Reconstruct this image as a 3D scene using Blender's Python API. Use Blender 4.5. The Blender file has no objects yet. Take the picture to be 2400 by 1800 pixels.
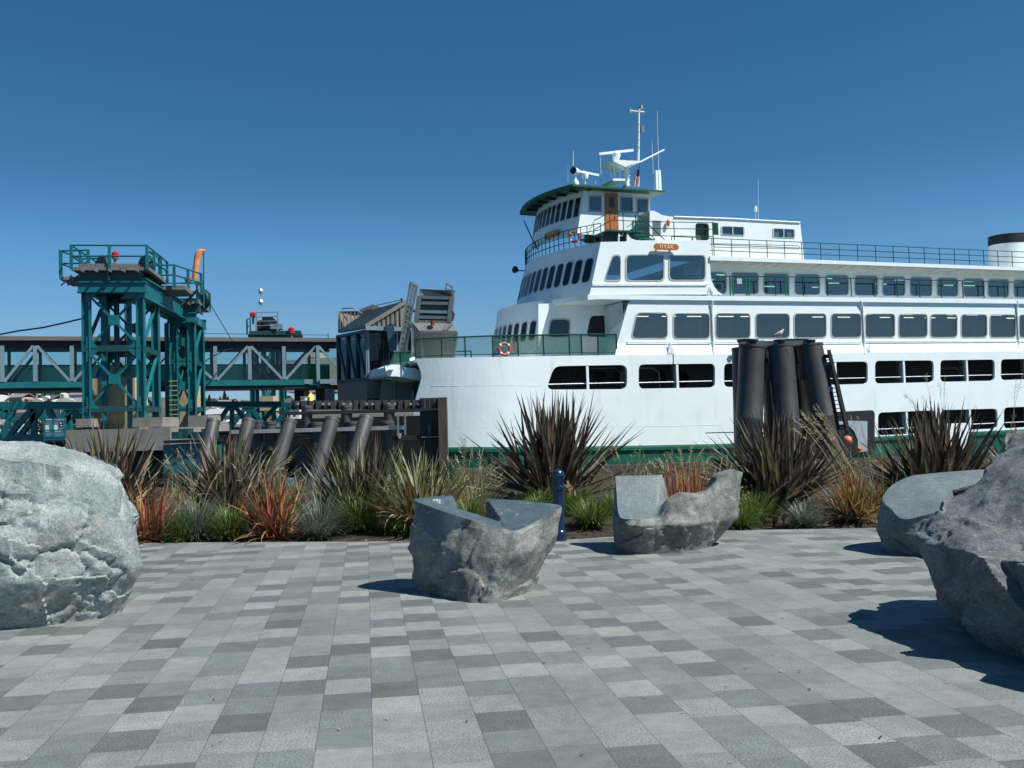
import bpy, bmesh, math, random
from mathutils import Vector, Matrix, noise
from mathutils.geometry import tessellate_polygon
R = math.radians
scene = bpy.context.scene
COL = scene.collection
rnd = random.Random(7)
V = Vector

# ---------------------------------------------------------------- camera model
F = 2333.0                      # focal length for a 2400 px wide picture (35 mm equivalent)
CAM = V((0, 0, 1.65))
PITCH, ROLL = R(2.23), R(1.5)
_f = V((0, math.cos(PITCH), math.sin(PITCH)))
_u0 = V((0, -math.sin(PITCH), math.cos(PITCH)))
_r0 = V((1, 0, 0))
RIGHT = _r0 * math.cos(ROLL) - _u0 * math.sin(ROLL)
UP = _u0 * math.cos(ROLL) + _r0 * math.sin(ROLL)
FWD = _f
def ray(x, y):
    return RIGHT * (x - 1200) + UP * (900 - y) + FWD * F
def at(x, y, Y):                # point seen at photo pixel (x, y) standing at world depth Y
    d = ray(x, y)
    return CAM + d * (Y / d.y)
def ground(x, y, z=0.0):
    d = ray(x, y)
    return CAM + d * ((z - CAM.z) / d.z)

# ---------------------------------------------------------------- object helpers
def tag(o, label=None, cat=None, group=None, kind=None):
    if label: o['label'] = label
    if cat: o['category'] = cat
    if group: o['group'] = group
    if kind: o['kind'] = kind
    return o
def empty(name, loc=(0, 0, 0), M=None):
    o = bpy.data.objects.new(name, None)
    COL.objects.link(o)
    if M is not None: o.matrix_world = M
    else: o.location = loc
    o.empty_display_size = 0.2
    return o
def thing(name, label, cat, loc=(0, 0, 0), group=None, M=None):
    return tag(empty(name, loc, M), label, cat, group)

class MB:
    """collects polygons and links them as one mesh object"""
    def __init__(s):
        s.v = []; s.f = []; s.m = []; s.mi = 0; s.off = V((0, 0, 0))
    def pts(s, ps):
        i = len(s.v); s.v.extend(tuple(p) for p in ps); return i
    def face(s, ps, mi=None):
        i = s.pts(ps); s.f.append(tuple(range(i, i + len(ps)))); s.m.append(s.mi if mi is None else mi)
    def box(s, a, b, mi=None):
        x0, y0, z0 = a; x1, y1, z1 = b
        if x0 > x1: x0, x1 = x1, x0
        if y0 > y1: y0, y1 = y1, y0
        if z0 > z1: z0, z1 = z1, z0
        c = [V((x, y, z)) for z in (z0, z1) for (x, y) in ((x0, y0), (x1, y0), (x1, y1), (x0, y1))]
        s.hexa(c, mi)
    def hexa(s, c, mi=None):    # 4 bottom (ccw) + 4 top corners
        i = s.pts(c); mi = s.mi if mi is None else mi
        for q in ((3, 2, 1, 0), (4, 5, 6, 7), (0, 1, 5, 4), (1, 2, 6, 5), (2, 3, 7, 6), (3, 0, 4, 7)):
            s.f.append(tuple(i + k for k in q)); s.m.append(mi)
    def bar(s, p, q, w, h=None, up=(0, 0, 1), mi=None):
        p, q = V(p), V(q); h = h or w
        d = (q - p)
        if d.length < 1e-6: return
        d.normalize(); up = V(up)
        if abs(d.dot(up)) > .98: up = V((0, 1, 0)) if abs(d.y) < .9 else V((1, 0, 0))
        a = d.cross(up).normalized() * (w / 2); b = a.cross(d).normalized() * (h / 2)
        s.hexa([p - a - b, p + a - b, p + a + b, p - a + b, q - a - b, q + a - b, q + a + b, q - a + b], mi)
    def ring(s, c, d, r, n):
        d = V(d).normalized(); t = V((0, 0, 1)) if abs(d.z) < .9 else V((1, 0, 0))
        a = d.cross(t).normalized(); b = d.cross(a).normalized()
        return [V(c) + (a * math.cos(6.28318 * k / n) + b * math.sin(6.28318 * k / n)) * r for k in range(n)]
    def tube(s, ps, r, n=8, closed=False, cap=True, mi=None):
        ps = [V(p) for p in ps]; m = len(ps); mi = s.mi if mi is None else mi
        idx = []
        for k, p in enumerate(ps):
            if closed: d = ps[(k + 1) % m] - ps[k - 1]
            else: d = ps[min(k + 1, m - 1)] - ps[max(k - 1, 0)]
            rr = r[k] if isinstance(r, (list, tuple)) else r
            idx.append(s.pts(s.ring(p, d, rr, n)))
        for k in range(m if closed else m - 1):
            a, b = idx[k], idx[(k + 1) % m]
            for j in range(n):
                s.f.append((a + j, a + (j + 1) % n, b + (j + 1) % n, b + j)); s.m.append(mi)
        if cap and not closed:
            s.f.append(tuple(idx[0] + j for j in range(n - 1, -1, -1))); s.m.append(mi)
            s.f.append(tuple(idx[-1] + j for j in range(n))); s.m.append(mi)
    def prism(s, poly, ext, mi=None):
        poly = [V(p) for p in poly]; ext = V(ext); n = len(poly); mi = s.mi if mi is None else mi
        i = s.pts(poly + [p + ext for p in poly])
        tri = tessellate_polygon([poly])
        for t in tri:
            s.f.append(tuple(i + k for k in t)); s.m.append(mi)
            s.f.append(tuple(i + n + k for k in reversed(t))); s.m.append(mi)
        for k in range(n):
            s.f.append((i + k, i + (k + 1) % n, i + n + (k + 1) % n, i + n + k)); s.m.append(mi)
    def plate(s, outer, holes, fn, ext, mi=None):
        """flat polygon with holes; fn maps (a, b) to 3d; ext = thickness vector"""
        loops = [outer] + list(holes); mi = s.mi if mi is None else mi
        l3 = [[V((a, b, 0)) for a, b in L] for L in loops]
        tri = tessellate_polygon(l3)
        flat = [V(fn(a, b)) for L in loops for a, b in L]; n = len(flat); ext = V(ext)
        i = s.pts(flat + [p + ext for p in flat])
        for t in tri:
            s.f.append(tuple(i + k for k in t)); s.m.append(mi)
            s.f.append(tuple(i + n + k for k in reversed(t))); s.m.append(mi)
        o = 0
        for L in loops:
            m = len(L)
            for k in range(m):
                a, b = i + o + k, i + o + (k + 1) % m
                s.f.append((a, b, b + n, a + n)); s.m.append(mi)
            o += m
    def lathe(s, prof, c, n=16, axis=(0, 0, 1), mi=None, sy=1.0):
        c = V(c); ax = V(axis).normalized(); mi = s.mi if mi is None else mi
        t = V((1, 0, 0)) if abs(ax.x) < .9 else V((0, 1, 0))
        a = (t - ax * t.dot(ax)).normalized(); b = ax.cross(a)
        idx = []
        for (r, z) in prof:
            idx.append(s.pts([c + ax * z + (a * math.cos(6.28318 * k / n) + b * sy * math.sin(6.28318 * k / n)) * r for k in range(n)]))
        for u, w in zip(idx, idx[1:]):
            for j in range(n):
                s.f.append((u + j, u + (j + 1) % n, w + (j + 1) % n, w + j)); s.m.append(mi)
        s.f.append(tuple(idx[0] + j for j in range(n - 1, -1, -1))); s.m.append(mi)
        s.f.append(tuple(idx[-1] + j for j in range(n))); s.m.append(mi)
    def grid(s, rows, mi=None, closed=False):
        mi = s.mi if mi is None else mi
        idx = [s.pts(r) for r in rows]; n = len(rows[0])
        for u, w in zip(idx, idx[1:]):
            for j in range(n if closed else n - 1):
                s.f.append((u + j, u + (j + 1) % n, w + (j + 1) % n, w + j)); s.m.append(mi)
    def build(s, name, mats, parent=None, smooth=False, fix=True, angle=35):
        me = bpy.data.meshes.new(name)
        me.from_pydata(s.v, [], s.f)
        if not isinstance(mats, (list, tuple)): mats = [mats]
        for m in mats: me.materials.append(m)
        if len(mats) > 1: me.polygons.foreach_set('material_index', s.m)
        if fix:
            bm = bmesh.new(); bm.from_mesh(me)
            bmesh.ops.remove_doubles(bm, verts=bm.verts, dist=1e-4) if smooth else None
            bmesh.ops.recalc_face_normals(bm, faces=bm.faces)
            if smooth:
                for e in bm.edges:
                    e.smooth = not (len(e.link_faces) == 2 and e.calc_face_angle(0) > R(angle))
                for f in bm.faces: f.smooth = True
            bm.to_mesh(me); bm.free()
        elif smooth:
            me.polygons.foreach_set('use_smooth', [True] * len(me.polygons))
        me.update()
        o = bpy.data.objects.new(name, me)
        COL.objects.link(o)
        if parent is not None: o.parent = parent
        return o

def copy_tree(o, parent=None):
    c = o.copy(); COL.objects.link(c)
    if parent is not None: c.parent = parent
    for ch in list(o.children): copy_tree(ch, c)
    return c

def rounded(poly, r, n=4):      # rounded convex polygon in 2d
    out = []; m = len(poly)
    for k in range(m):
        p0, p, p1 = V(poly[k - 1]), V(poly[k]), V(poly[(k + 1) % m])
        a = (p0 - p); b = (p1 - p); la, lb = a.length, b.length
        q = min(r, la * .45, lb * .45)
        a = p + a / la * q; b = p + b / lb * q
        for j in range(n + 1):
            t = j / n
            out.append(tuple(a * (1 - t) ** 2 + p * 2 * t * (1 - t) + b * t ** 2))
    return out
def shrink(poly, d):            # inset a convex-ish polygon towards its centre by d
    c = V((0, 0))
    for p in poly: c += V(p)
    c /= len(poly)
    out = []
    for p in poly:
        p = V(p); e = p - c
        out.append((p.x - math.copysign(min(d, abs(e.x)), e.x), p.y - math.copysign(min(d, abs(e.y)), e.y)))
    return out
STROKES = {'H': (((0, 0), (0, 1)), ((.66, 0), (.66, 1)), ((0, .5), (.66, .5))), 'Y': (((0, 1), (.36, .48)), ((.72, 1), (.36, .48)), ((.36, .5), (.36, 0))),
           'A': (((0, 0), (.36, 1)), ((.72, 0), (.36, 1)), ((.14, .32), (.58, .32))), 'K': (((0, 0), (0, 1)), ((0, .42), (.62, 1)), ((.2, .58), (.66, 0)))}
def letters(word, h, w_, gap=.42):      # cut-out letters built from strokes, centred on the origin in x-z
    mb = MB(); x = 0; tot = sum(.70 for c in word) + gap * (len(word) - 1)
    for c in word:
        for k, (p, q) in enumerate(STROKES[c]):
            mb.bar(((x + p[0] - tot / 2) * h, -.012 - k * .003, (p[1] - .5) * h), ((x + q[0] - tot / 2) * h, -.012 - k * .003, (q[1] - .5) * h), .02, w_ * h, up=(0, 1, 0)) if False else mb.prism(_stroke((x + p[0] - tot / 2) * h, (p[1] - .5) * h, (x + q[0] - tot / 2) * h, (q[1] - .5) * h, w_ * h, -k * .002), (0, -.02, 0))
        x += .70 + gap
    return mb
def _stroke(x0, z0, x1, z1, w_, y):
    d = V((x1 - x0, z1 - z0)).normalized() * (w_ / 2); n = V((-d.y, d.x)); e = d * .9
    return [(x0 - e.x + n.x, y, z0 - e.y + n.y), (x0 - e.x - n.x, y, z0 - e.y - n.y), (x1 + e.x - n.x, y, z1 + e.y - n.y), (x1 + e.x + n.x, y, z1 + e.y + n.y)]
def text_mesh(body, size, depth=0.01):
    cu = bpy.data.curves.new('lettering', 'FONT'); cu.body = body; cu.size = size; cu.extrude = depth
    cu.align_x = 'CENTER'; cu.align_y = 'CENTER'; cu.space_character = 1.35; cu.offset = size * .004
    o = bpy.data.objects.new('lettering', cu); COL.objects.link(o)
    bpy.context.view_layer.update()
    me = bpy.data.meshes.new_from_object(o.evaluated_get(bpy.context.evaluated_depsgraph_get()))
    bpy.data.objects.remove(o); bpy.data.curves.remove(cu)
    return me

# ---------------------------------------------------------------- materials
def _new(name):
    m = bpy.data.materials.new(name); m.use_nodes = True
    nt = m.node_tree; nt.nodes.clear()
    return m, nt, nt.nodes, nt.links
def pbr(name, col, rough=.6, metal=0., var=.12, vscale=2., bump=0., bscale=20., col2=None, spec=.5, detail=6, stretch=None, stain=None, stain_amt=.3):
    m, nt, N, L = _new(name)
    out = N.new('ShaderNodeOutputMaterial'); b = N.new('ShaderNodeBsdfPrincipled')
    L.new(b.outputs[0], out.inputs[0])
    b.inputs['Roughness'].default_value = rough; b.inputs['Metallic'].default_value = metal
    b.inputs['Specular IOR Level'].default_value = spec
    tc = N.new('ShaderNodeTexCoord'); src = tc.outputs['Object']
    if stretch:
        mp = N.new('ShaderNodeMapping'); mp.inputs['Scale'].default_value = stretch
        L.new(src, mp.inputs[0]); src = mp.outputs[0]
    nz = N.new('ShaderNodeTexNoise'); nz.inputs['Scale'].default_value = vscale; nz.inputs['Detail'].default_value = detail
    nz.inputs['Roughness'].default_value = .62
    L.new(src, nz.inputs['Vector'])
    rp = N.new('ShaderNodeValToRGB'); rp.color_ramp.elements[0].position = .32; rp.color_ramp.elements[1].position = .7
    c1 = [max(0, c * (1 - var)) for c in col]; c2 = col2 or [min(1, c * (1 + var)) for c in col]
    rp.color_ramp.elements[0].color = (*c1, 1); rp.color_ramp.elements[1].color = (*c2, 1)
    L.new(nz.outputs['Fac'], rp.inputs[0])
    colr = rp.outputs[0]
    if stain:
        n3 = N.new('ShaderNodeTexNoise'); n3.inputs['Scale'].default_value = .9; n3.inputs['Detail'].default_value = 7
        mp3 = N.new('ShaderNodeMapping'); mp3.inputs['Scale'].default_value = (1.6, 1, .35); L.new(tc.outputs['Object'], mp3.inputs[0])
        L.new(mp3.outputs[0], n3.inputs['Vector'])
        r3 = N.new('ShaderNodeValToRGB'); r3.color_ramp.elements[0].position = .6; r3.color_ramp.elements[1].position = .85
        r3.color_ramp.elements[0].color = (0, 0, 0, 1); r3.color_ramp.elements[1].color = (stain_amt,) * 3 + (1,)
        L.new(n3.outputs['Fac'], r3.inputs[0])
        mx = N.new('ShaderNodeMix'); mx.data_type = 'RGBA'; mx.inputs['B'].default_value = (*stain, 1)
        L.new(r3.outputs[0], mx.inputs['Factor']); L.new(colr, mx.inputs['A']); colr = mx.outputs['Result']
    L.new(colr, b.inputs['Base Color'])
    if bump:
        n2 = N.new('ShaderNodeTexNoise'); n2.inputs['Scale'].default_value = bscale; n2.inputs['Detail'].default_value = 8
        n2.inputs['Roughness'].default_value = .65
        L.new(src, n2.inputs['Vector'])
        bp = N.new('ShaderNodeBump'); bp.inputs['Strength'].default_value = bump; bp.inputs['Distance'].default_value = .05
        L.new(n2.outputs['Fac'], bp.inputs['Height']); L.new(bp.outputs[0], b.inputs['Normal'])
    return m
def glass(name, tint=(.5, .6, .6), amount=.75, rough=.02, mirror=0.0):
    m, nt, N, L = _new(name)
    out = N.new('ShaderNodeOutputMaterial')
    tr = N.new('ShaderNodeBsdfTransparent'); tr.inputs[0].default_value = (*[c * amount for c in tint], 1)
    gl = N.new('ShaderNodeBsdfGlossy'); gl.inputs['Roughness'].default_value = rough
    fr = N.new('ShaderNodeFresnel'); fr.inputs['IOR'].default_value = 1.5
    mx = N.new('ShaderNodeMixShader')
    ge = N.new('ShaderNodeNewGeometry'); ma = N.new('ShaderNodeMath'); ma.operation = 'SUBTRACT'; ma.inputs[0].default_value = 1; L.new(ge.outputs['Backfacing'], ma.inputs[1])
    mu = N.new('ShaderNodeMath'); mu.operation = 'MULTIPLY'; ad = N.new('ShaderNodeMath'); ad.operation = 'ADD'; ad.inputs[1].default_value = mirror; L.new(fr.outputs[0], ad.inputs[0]); L.new(ad.outputs[0], mu.inputs[0]); L.new(ma.outputs[0], mu.inputs[1])
    L.new(mu.outputs[0], mx.inputs[0]); L.new(tr.outputs[0], mx.inputs[1]); L.new(gl.outputs[0], mx.inputs[2])
    L.new(mx.outputs[0], out.inputs[0])
    return m
def emit(name, col, strength):
    m, nt, N, L = _new(name)
    out = N.new('ShaderNodeOutputMaterial'); e = N.new('ShaderNodeEmission')
    e.inputs[0].default_value = (*col, 1); e.inputs[1].default_value = strength
    L.new(e.outputs[0], out.inputs[0]); return m
def leafmat(name, col, tip, trans=.25, rough=.45, scale=5.0):
    m, nt, N, L = _new(name)
    out = N.new('ShaderNodeOutputMaterial'); b = N.new('ShaderNodeBsdfPrincipled'); b.inputs['Roughness'].default_value = rough
    b.inputs['Specular IOR Level'].default_value = .35
    t = N.new('ShaderNodeBsdfTranslucent'); mx = N.new('ShaderNodeMixShader'); mx.inputs[0].default_value = trans
    tc = N.new('ShaderNodeTexCoord'); nz = N.new('ShaderNodeTexNoise'); nz.inputs['Scale'].default_value = scale; nz.inputs['Detail'].default_value = 4
    L.new(tc.outputs['Object'], nz.inputs['Vector'])
    rp = N.new('ShaderNodeValToRGB'); rp.color_ramp.elements[0].position = .35; rp.color_ramp.elements[1].position = .68
    rp.color_ramp.elements[0].color = (*col, 1); rp.color_ramp.elements[1].color = (*tip, 1)
    L.new(nz.outputs['Fac'], rp.inputs[0]); L.new(rp.outputs[0], b.inputs['Base Color']); L.new(rp.outputs[0], t.inputs[0])
    L.new(b.outputs[0], mx.inputs[1]); L.new(t.outputs[0], mx.inputs[2]); L.new(mx.outputs[0], out.inputs[0])
    return m

M = {}
M['white'] = pbr('white_paint', (.80, .87, .87), .42, var=.035, vscale=.6, bump=.45, bscale=.5, stain=(.58, .43, .25), stain_amt=.42)
M['white2'] = pbr('white_trim', (.80, .86, .85), .45, var=.03)
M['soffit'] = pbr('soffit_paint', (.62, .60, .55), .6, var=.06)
M['green'] = pbr('ferry_green', (.010, .135, .075), .35, var=.12, vscale=.8)
M['dgreen'] = pbr('rail_green', (.010, .075, .045), .75, var=.15, spec=.12)
M['hullgreen'] = pbr('hull_green', (.008, .105, .066), .4, var=.15, vscale=.6, bump=.12, bscale=.8)
M['black'] = pbr('black_paint', (.012, .012, .014), .5, var=.2)
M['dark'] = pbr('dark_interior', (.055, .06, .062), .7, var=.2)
M['grey'] = pbr('grey_steel', (.20, .22, .23), .45, var=.15, metal=.3)
M['alu'] = pbr('aluminium', (.50, .50, .48), .4, metal=.5, var=.1)
M['frame'] = pbr('window_gasket', (.42, .42, .40), .5, var=.1)
M['orange'] = pbr('orange_paint', (.75, .14, .03), .5, var=.1)
M['wood'] = pbr('varnished_wood', (.42, .13, .03), .4, var=.2, vscale=6, stretch=(1, 1, .15))
M['cream'] = pbr('cream_letters', (.80, .66, .38), .5, var=.05)
M['pane'] = glass('dark_window_glass', (.66, .74, .74), .9, mirror=.12)
M['pane_dark'] = pbr('dark_glass', (.012, .018, .024), .04, var=.25, vscale=.7, spec=.6)
M['lamp'] = emit('ceiling_tube', (1, .84, .62), 3.0)
M['teal'] = pbr('teal_paint', (.006, .138, .155), .42, var=.18, vscale=1.2, stain=(.10, .09, .06), stain_amt=.3)
M['teal2'] = pbr('teal_far_paint', (.012, .14, .145), .5, var=.15)
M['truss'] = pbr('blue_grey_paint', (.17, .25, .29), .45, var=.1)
M['trussdk'] = pbr('shaded_truss_paint', (.035, .085, .13), .45, var=.15)  # truss paint darkened for the shaded far truss and left terminal face
M['roofgrey'] = pbr('seamed_roof_metal', (.19, .18, .165), .5, var=.06, metal=.0)
M['sidinggrey'] = pbr('grey_siding', (.20, .195, .18), .6, var=.1)
M['concrete'] = pbr('grey_concrete', (.25, .235, .205), .85, var=.16, vscale=1.2, bump=.3, bscale=6, stain=(.14, .12, .09), stain_amt=.6)
M['tan'] = pbr('tan_concrete', (.46, .37, .225), .85, var=.15, vscale=1.5, bump=.3, bscale=6, stain=(.2, .14, .06), stain_amt=.6)
M['pile'] = pbr('coated_steel_pile', (.040, .040, .042), .5, var=.28, vscale=1.4, stain=(.10, .09, .08), stain_amt=.4, bump=.1, bscale=5)
M['pilegrey'] = pbr('grey_steel_pile', (.068, .067, .067), .5, var=.22, vscale=1.5, stain=(.22, .19, .15), stain_amt=.5)
M['tar'] = pbr('tarred_timber', (.02, .02, .021), .75, var=.35, vscale=2, bump=.4, bscale=9)
M['rub'] = pbr('fender_rubbing_board', (.06, .062, .065), .6, var=.3)
M['timber'] = pbr('weathered_timber', (.085, .06, .045), .85, var=.3, vscale=4, bump=.5, bscale=12, stretch=(1, 1, .15))
M['red'] = pbr('red_lens', (.55, .02, .02), .25, var=.1)
M['navy'] = pbr('navy_enamel', (.010, .022, .062), .25, var=.12, spec=.6)
M['glassclear'] = glass('walkway_glass', (.80, .93, .92), .93)
M['greenpanel'] = glass('green_glass_panel', (.10, .42, .36), .75)
M['sail'] = pbr('windsock_cloth', (.95, .22, .04), .7, var=.05, vscale=3, col2=(.95, .40, .18))
# ---------------------------------------------------------------- light, camera
SUN_EL = R(53); sh = V((.92, -.39, 0)).normalized()
SUN = V((sh.x * math.cos(SUN_EL), sh.y * math.cos(SUN_EL), math.sin(SUN_EL)))
w = bpy.data.worlds.new('World'); scene.world = w; w.use_nodes = True
nt = w.node_tree; nt.nodes.clear()
wo = nt.nodes.new('ShaderNodeOutputWorld'); bg = nt.nodes.new('ShaderNodeBackground'); sky = nt.nodes.new('ShaderNodeTexSky')
sky.sky_type = 'NISHITA'; sky.sun_disc = False; sky.sun_elevation = SUN_EL; sky.sun_rotation = math.atan2(sh.x, sh.y)
sky.altitude = 0; sky.air_density = 1.0; sky.dust_density = .0; sky.ozone_density = 6.0
bg.inputs[1].default_value = .080
# the camera's white balance renders the clear sky as a deep cyan-blue: grade the sky colour by elevation
stc = nt.nodes.new('ShaderNodeTexCoord'); ssp = nt.nodes.new('ShaderNodeSeparateXYZ'); nt.links.new(stc.outputs['Generated'], ssp.inputs[0])
srp = nt.nodes.new('ShaderNodeValToRGB'); nt.links.new(ssp.outputs[2], srp.inputs[0])
e = srp.color_ramp.elements
e[0].position, e[0].color = 0.0, (.45, .64, .95, 1); e[1].position, e[1].color = 1.0, (.42, .72, .85, 1)
for p_, c_ in ((.10, (.60, .78, .92)), (.165, (.51, .84, .98)), (.245, (.34, .65, .78)), (.385, (.28, .65, .77))):
    k = e.new(p_); k.color = (*c_, 1)
smx = nt.nodes.new('ShaderNodeMix'); smx.data_type = 'RGBA'; smx.blend_type = 'MULTIPLY'; smx.inputs['Factor'].default_value = 1
nt.links.new(sky.outputs[0], smx.inputs['A']); nt.links.new(srp.outputs[0], smx.inputs['B'])
nt.links.new(smx.outputs['Result'], bg.inputs[0]); nt.links.new(bg.outputs[0], wo.inputs[0])
sl = bpy.data.lights.new('sun', 'SUN'); sl.energy = 5.0; sl.angle = R(.5); sl.color = (1, .985, .92)
so = bpy.data.objects.new('sun', sl); COL.objects.link(so); so.rotation_euler = SUN.to_track_quat('Z', 'Y').to_euler()
so.location = (20, -20, 40)
cd = bpy.data.cameras.new('camera'); cam = bpy.data.objects.new('camera', cd); COL.objects.link(cam)
cd.sensor_width = 36; cd.lens = F / 2400 * 36; cd.clip_end = 20000; cd.clip_start = .05
mw = Matrix((RIGHT, UP, -FWD)).transposed().to_4x4(); mw.translation = CAM; cam.matrix_world = mw
scene.camera = cam
vs = scene.view_settings; vs.view_transform = 'Standard'; vs.look = 'None'; vs.exposure = .33; vs.gamma = 1; vs.use_curve_mapping = False
scene.render.film_transparent = False

# ---------------------------------------------------------------- plaza paving
def paving_material():
    m, nt, N, L = _new('granite_pavers')
    out = N.new('ShaderNodeOutputMaterial'); b = N.new('ShaderNodeBsdfPrincipled'); L.new(b.outputs[0], out.inputs[0])
    tc = N.new('ShaderNodeTexCoord'); sp = N.new('ShaderNodeSeparateXYZ'); L.new(tc.outputs['Object'], sp.inputs[0])
    def mt(op, a, bb=None, c=None):
        n = N.new('ShaderNodeMath'); n.operation = op
        for i, v in enumerate((a, bb, c)):
            if v is None: continue
            if isinstance(v, (int, float)): n.inputs[i].default_value = v
            else: L.new(v, n.inputs[i])
        return n.outputs[0]
    W, LN = .290, .355
    u = mt('DIVIDE', sp.outputs[0], W); col = mt('FLOOR', u); fu = mt('FRACT', u)
    wn = N.new('ShaderNodeTexWhiteNoise'); wn.noise_dimensions = '1D'; L.new(col, wn.inputs['W'])
    v = mt('ADD', mt('DIVIDE', sp.outputs[1], LN), wn.outputs['Value']); row = mt('FLOOR', v); fv = mt('FRACT', v)
    cv = N.new('ShaderNodeCombineXYZ'); L.new(col, cv.inputs[0]); L.new(row, cv.inputs[1])
    w2 = N.new('ShaderNodeTexWhiteNoise'); w2.noise_dimensions = '2D'; L.new(cv.outputs[0], w2.inputs['Vector'])
    rp = N.new('ShaderNodeValToRGB'); rp.color_ramp.interpolation = 'CONSTANT'
    tones = [(0, (.25, .268, .250)), (.14, (.232, .252, .236)), (.28, (.215, .235, .222)), (.42, (.190, .210, .202)),
             (.55, (.160, .181, .176)), (.66, (.140, .160, .158)), (.76, (.124, .141, .134)), (.87, (.106, .122, .115)), (.955, (.118, .134, .134))]
    e = rp.color_ramp.elements
    e[0].position, e[0].color = 0, (*tones[0][1], 1); e[1].position, e[1].color = tones[1][0], (*tones[1][1], 1)
    for p, c in tones[2:]:
        k = e.new(p); k.color = (*c, 1)
    par = mt('FRACT', mt('MULTIPLY', mt('ADD', row, mt('FLOOR', mt('MULTIPLY', wn.outputs['Value'], 40.0))), .5)); L.new(mt('MULTIPLY_ADD', w2.outputs['Value'], .66, mt('MULTIPLY', par, .68)), rp.inputs[0])
    n1 = N.new('ShaderNodeTexNoise'); n1.inputs['Scale'].default_value = 85; n1.inputs['Detail'].default_value = 3; L.new(tc.outputs['Object'], n1.inputs['Vector'])
    n2 = N.new('ShaderNodeTexNoise'); n2.inputs['Scale'].default_value = 1.3; n2.inputs['Detail'].default_value = 7; L.new(tc.outputs['Object'], n2.inputs['Vector'])
    n3 = N.new('ShaderNodeTexNoise'); n3.inputs['Scale'].default_value = 9; n3.inputs['Detail'].default_value = 6; L.new(tc.outputs['Object'], n3.inputs['Vector'])
    wamp = mt('MULTIPLY_ADD', mt('FRACT', mt('MULTIPLY', w2.outputs['Value'], 37.0)), 1.9, .9); s1 = mt('MULTIPLY_ADD', mt('SUBTRACT', n1.outputs['Fac'], .5), wamp, 1.0); s2 = mt('MULTIPLY_ADD', n2.outputs['Fac'], .6, .62)
    s3 = mt('MULTIPLY_ADD', n3.outputs['Fac'], .6, .70)
    # joints
    ju = mt('MINIMUM', fu, mt('SUBTRACT', 1.0, fu)); ju = mt('MULTIPLY', ju, W)
    jv = mt('MINIMUM', fv, mt('SUBTRACT', 1.0, fv)); jv = mt('MULTIPLY', jv, LN)
    jn = mt('MULTIPLY', n3.outputs['Fac'], .0055); j1 = mt('GREATER_THAN', ju, jn); j2 = mt('GREATER_THAN', jv, .0014)
    jm = mt('MULTIPLY', j1, j2); jf = mt('MULTIPLY_ADD', jm, .45, .55)
    tot = mt('MULTIPLY', mt('MULTIPLY', s1, s2), mt('MULTIPLY', jf, s3))
    # small dark spots (gum, dirt)
    vo = N.new('ShaderNodeTexVoronoi'); vo.inputs['Scale'].default_value = .8; L.new(tc.outputs['Object'], vo.inputs['Vector'])
    sp_ = mt('GREATER_THAN', vo.outputs['Distance'], .022); tot = mt('MULTIPLY', tot, mt('MULTIPLY_ADD', sp_, .75, .25))
    mx = N.new('ShaderNodeMix'); mx.data_type = 'RGBA'; mx.blend_type = 'MULTIPLY'; mx.inputs['Factor'].default_value = 1
    cb = N.new('ShaderNodeCombineColor'); [L.new(tot, cb.inputs[i]) for i in range(3)]
    L.new(rp.outputs[0], mx.inputs['A']); L.new(cb.outputs[0], mx.inputs['B']); L.new(mx.outputs['Result'], b.inputs['Base Color'])
    b.inputs['Roughness'].default_value = .72
    bp = N.new('ShaderNodeBump'); bp.inputs['Strength'].default_value = .35; bp.inputs['Distance'].default_value = .006
    hgt = mt('ADD', mt('MULTIPLY_ADD', w2.outputs['Value'], .5, jm), mt('MULTIPLY', n1.outputs['Fac'], .6)); L.new(hgt, bp.inputs['Height']); L.new(bp.outputs[0], b.inputs['Normal'])
    return m
EDGE = [ground(x, y) for x, y in ((-900, 1276), (310, 1272), (870, 1269), (1310, 1266), (1420, 1259), (1700, 1243), (2080, 1237), (2400, 1229), (3100, 1212))]
def edge_y(x):
    for a, b in zip(EDGE, EDGE[1:]):
        if a.x <= x <= b.x: return a.y + (b.y - a.y) * (x - a.x) / (b.x - a.x)
    return EDGE[0].y if x < EDGE[0].x else EDGE[-1].y
rot = R(8.4)
po = empty('tmp'); bpy.data.objects.remove(po)
mb = MB()
mi_ = Matrix.Rotation(-rot, 4, 'Z')
poly = [V((-16, -6, 0)), V((18, -6, 0)), V((18, EDGE[-1].y, 0))] + [V((p.x, p.y, 0)) for p in reversed(EDGE) if -16 < p.x < 18] + [V((-16, EDGE[0].y, 0))]
poly = [mi_ @ p for p in poly]
mb.prism([p for p in poly], (0, 0, -.06))
pl = mb.build('plaza_paving', paving_material()); pl.rotation_euler.z = rot; tag(pl, kind='structure')

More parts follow.
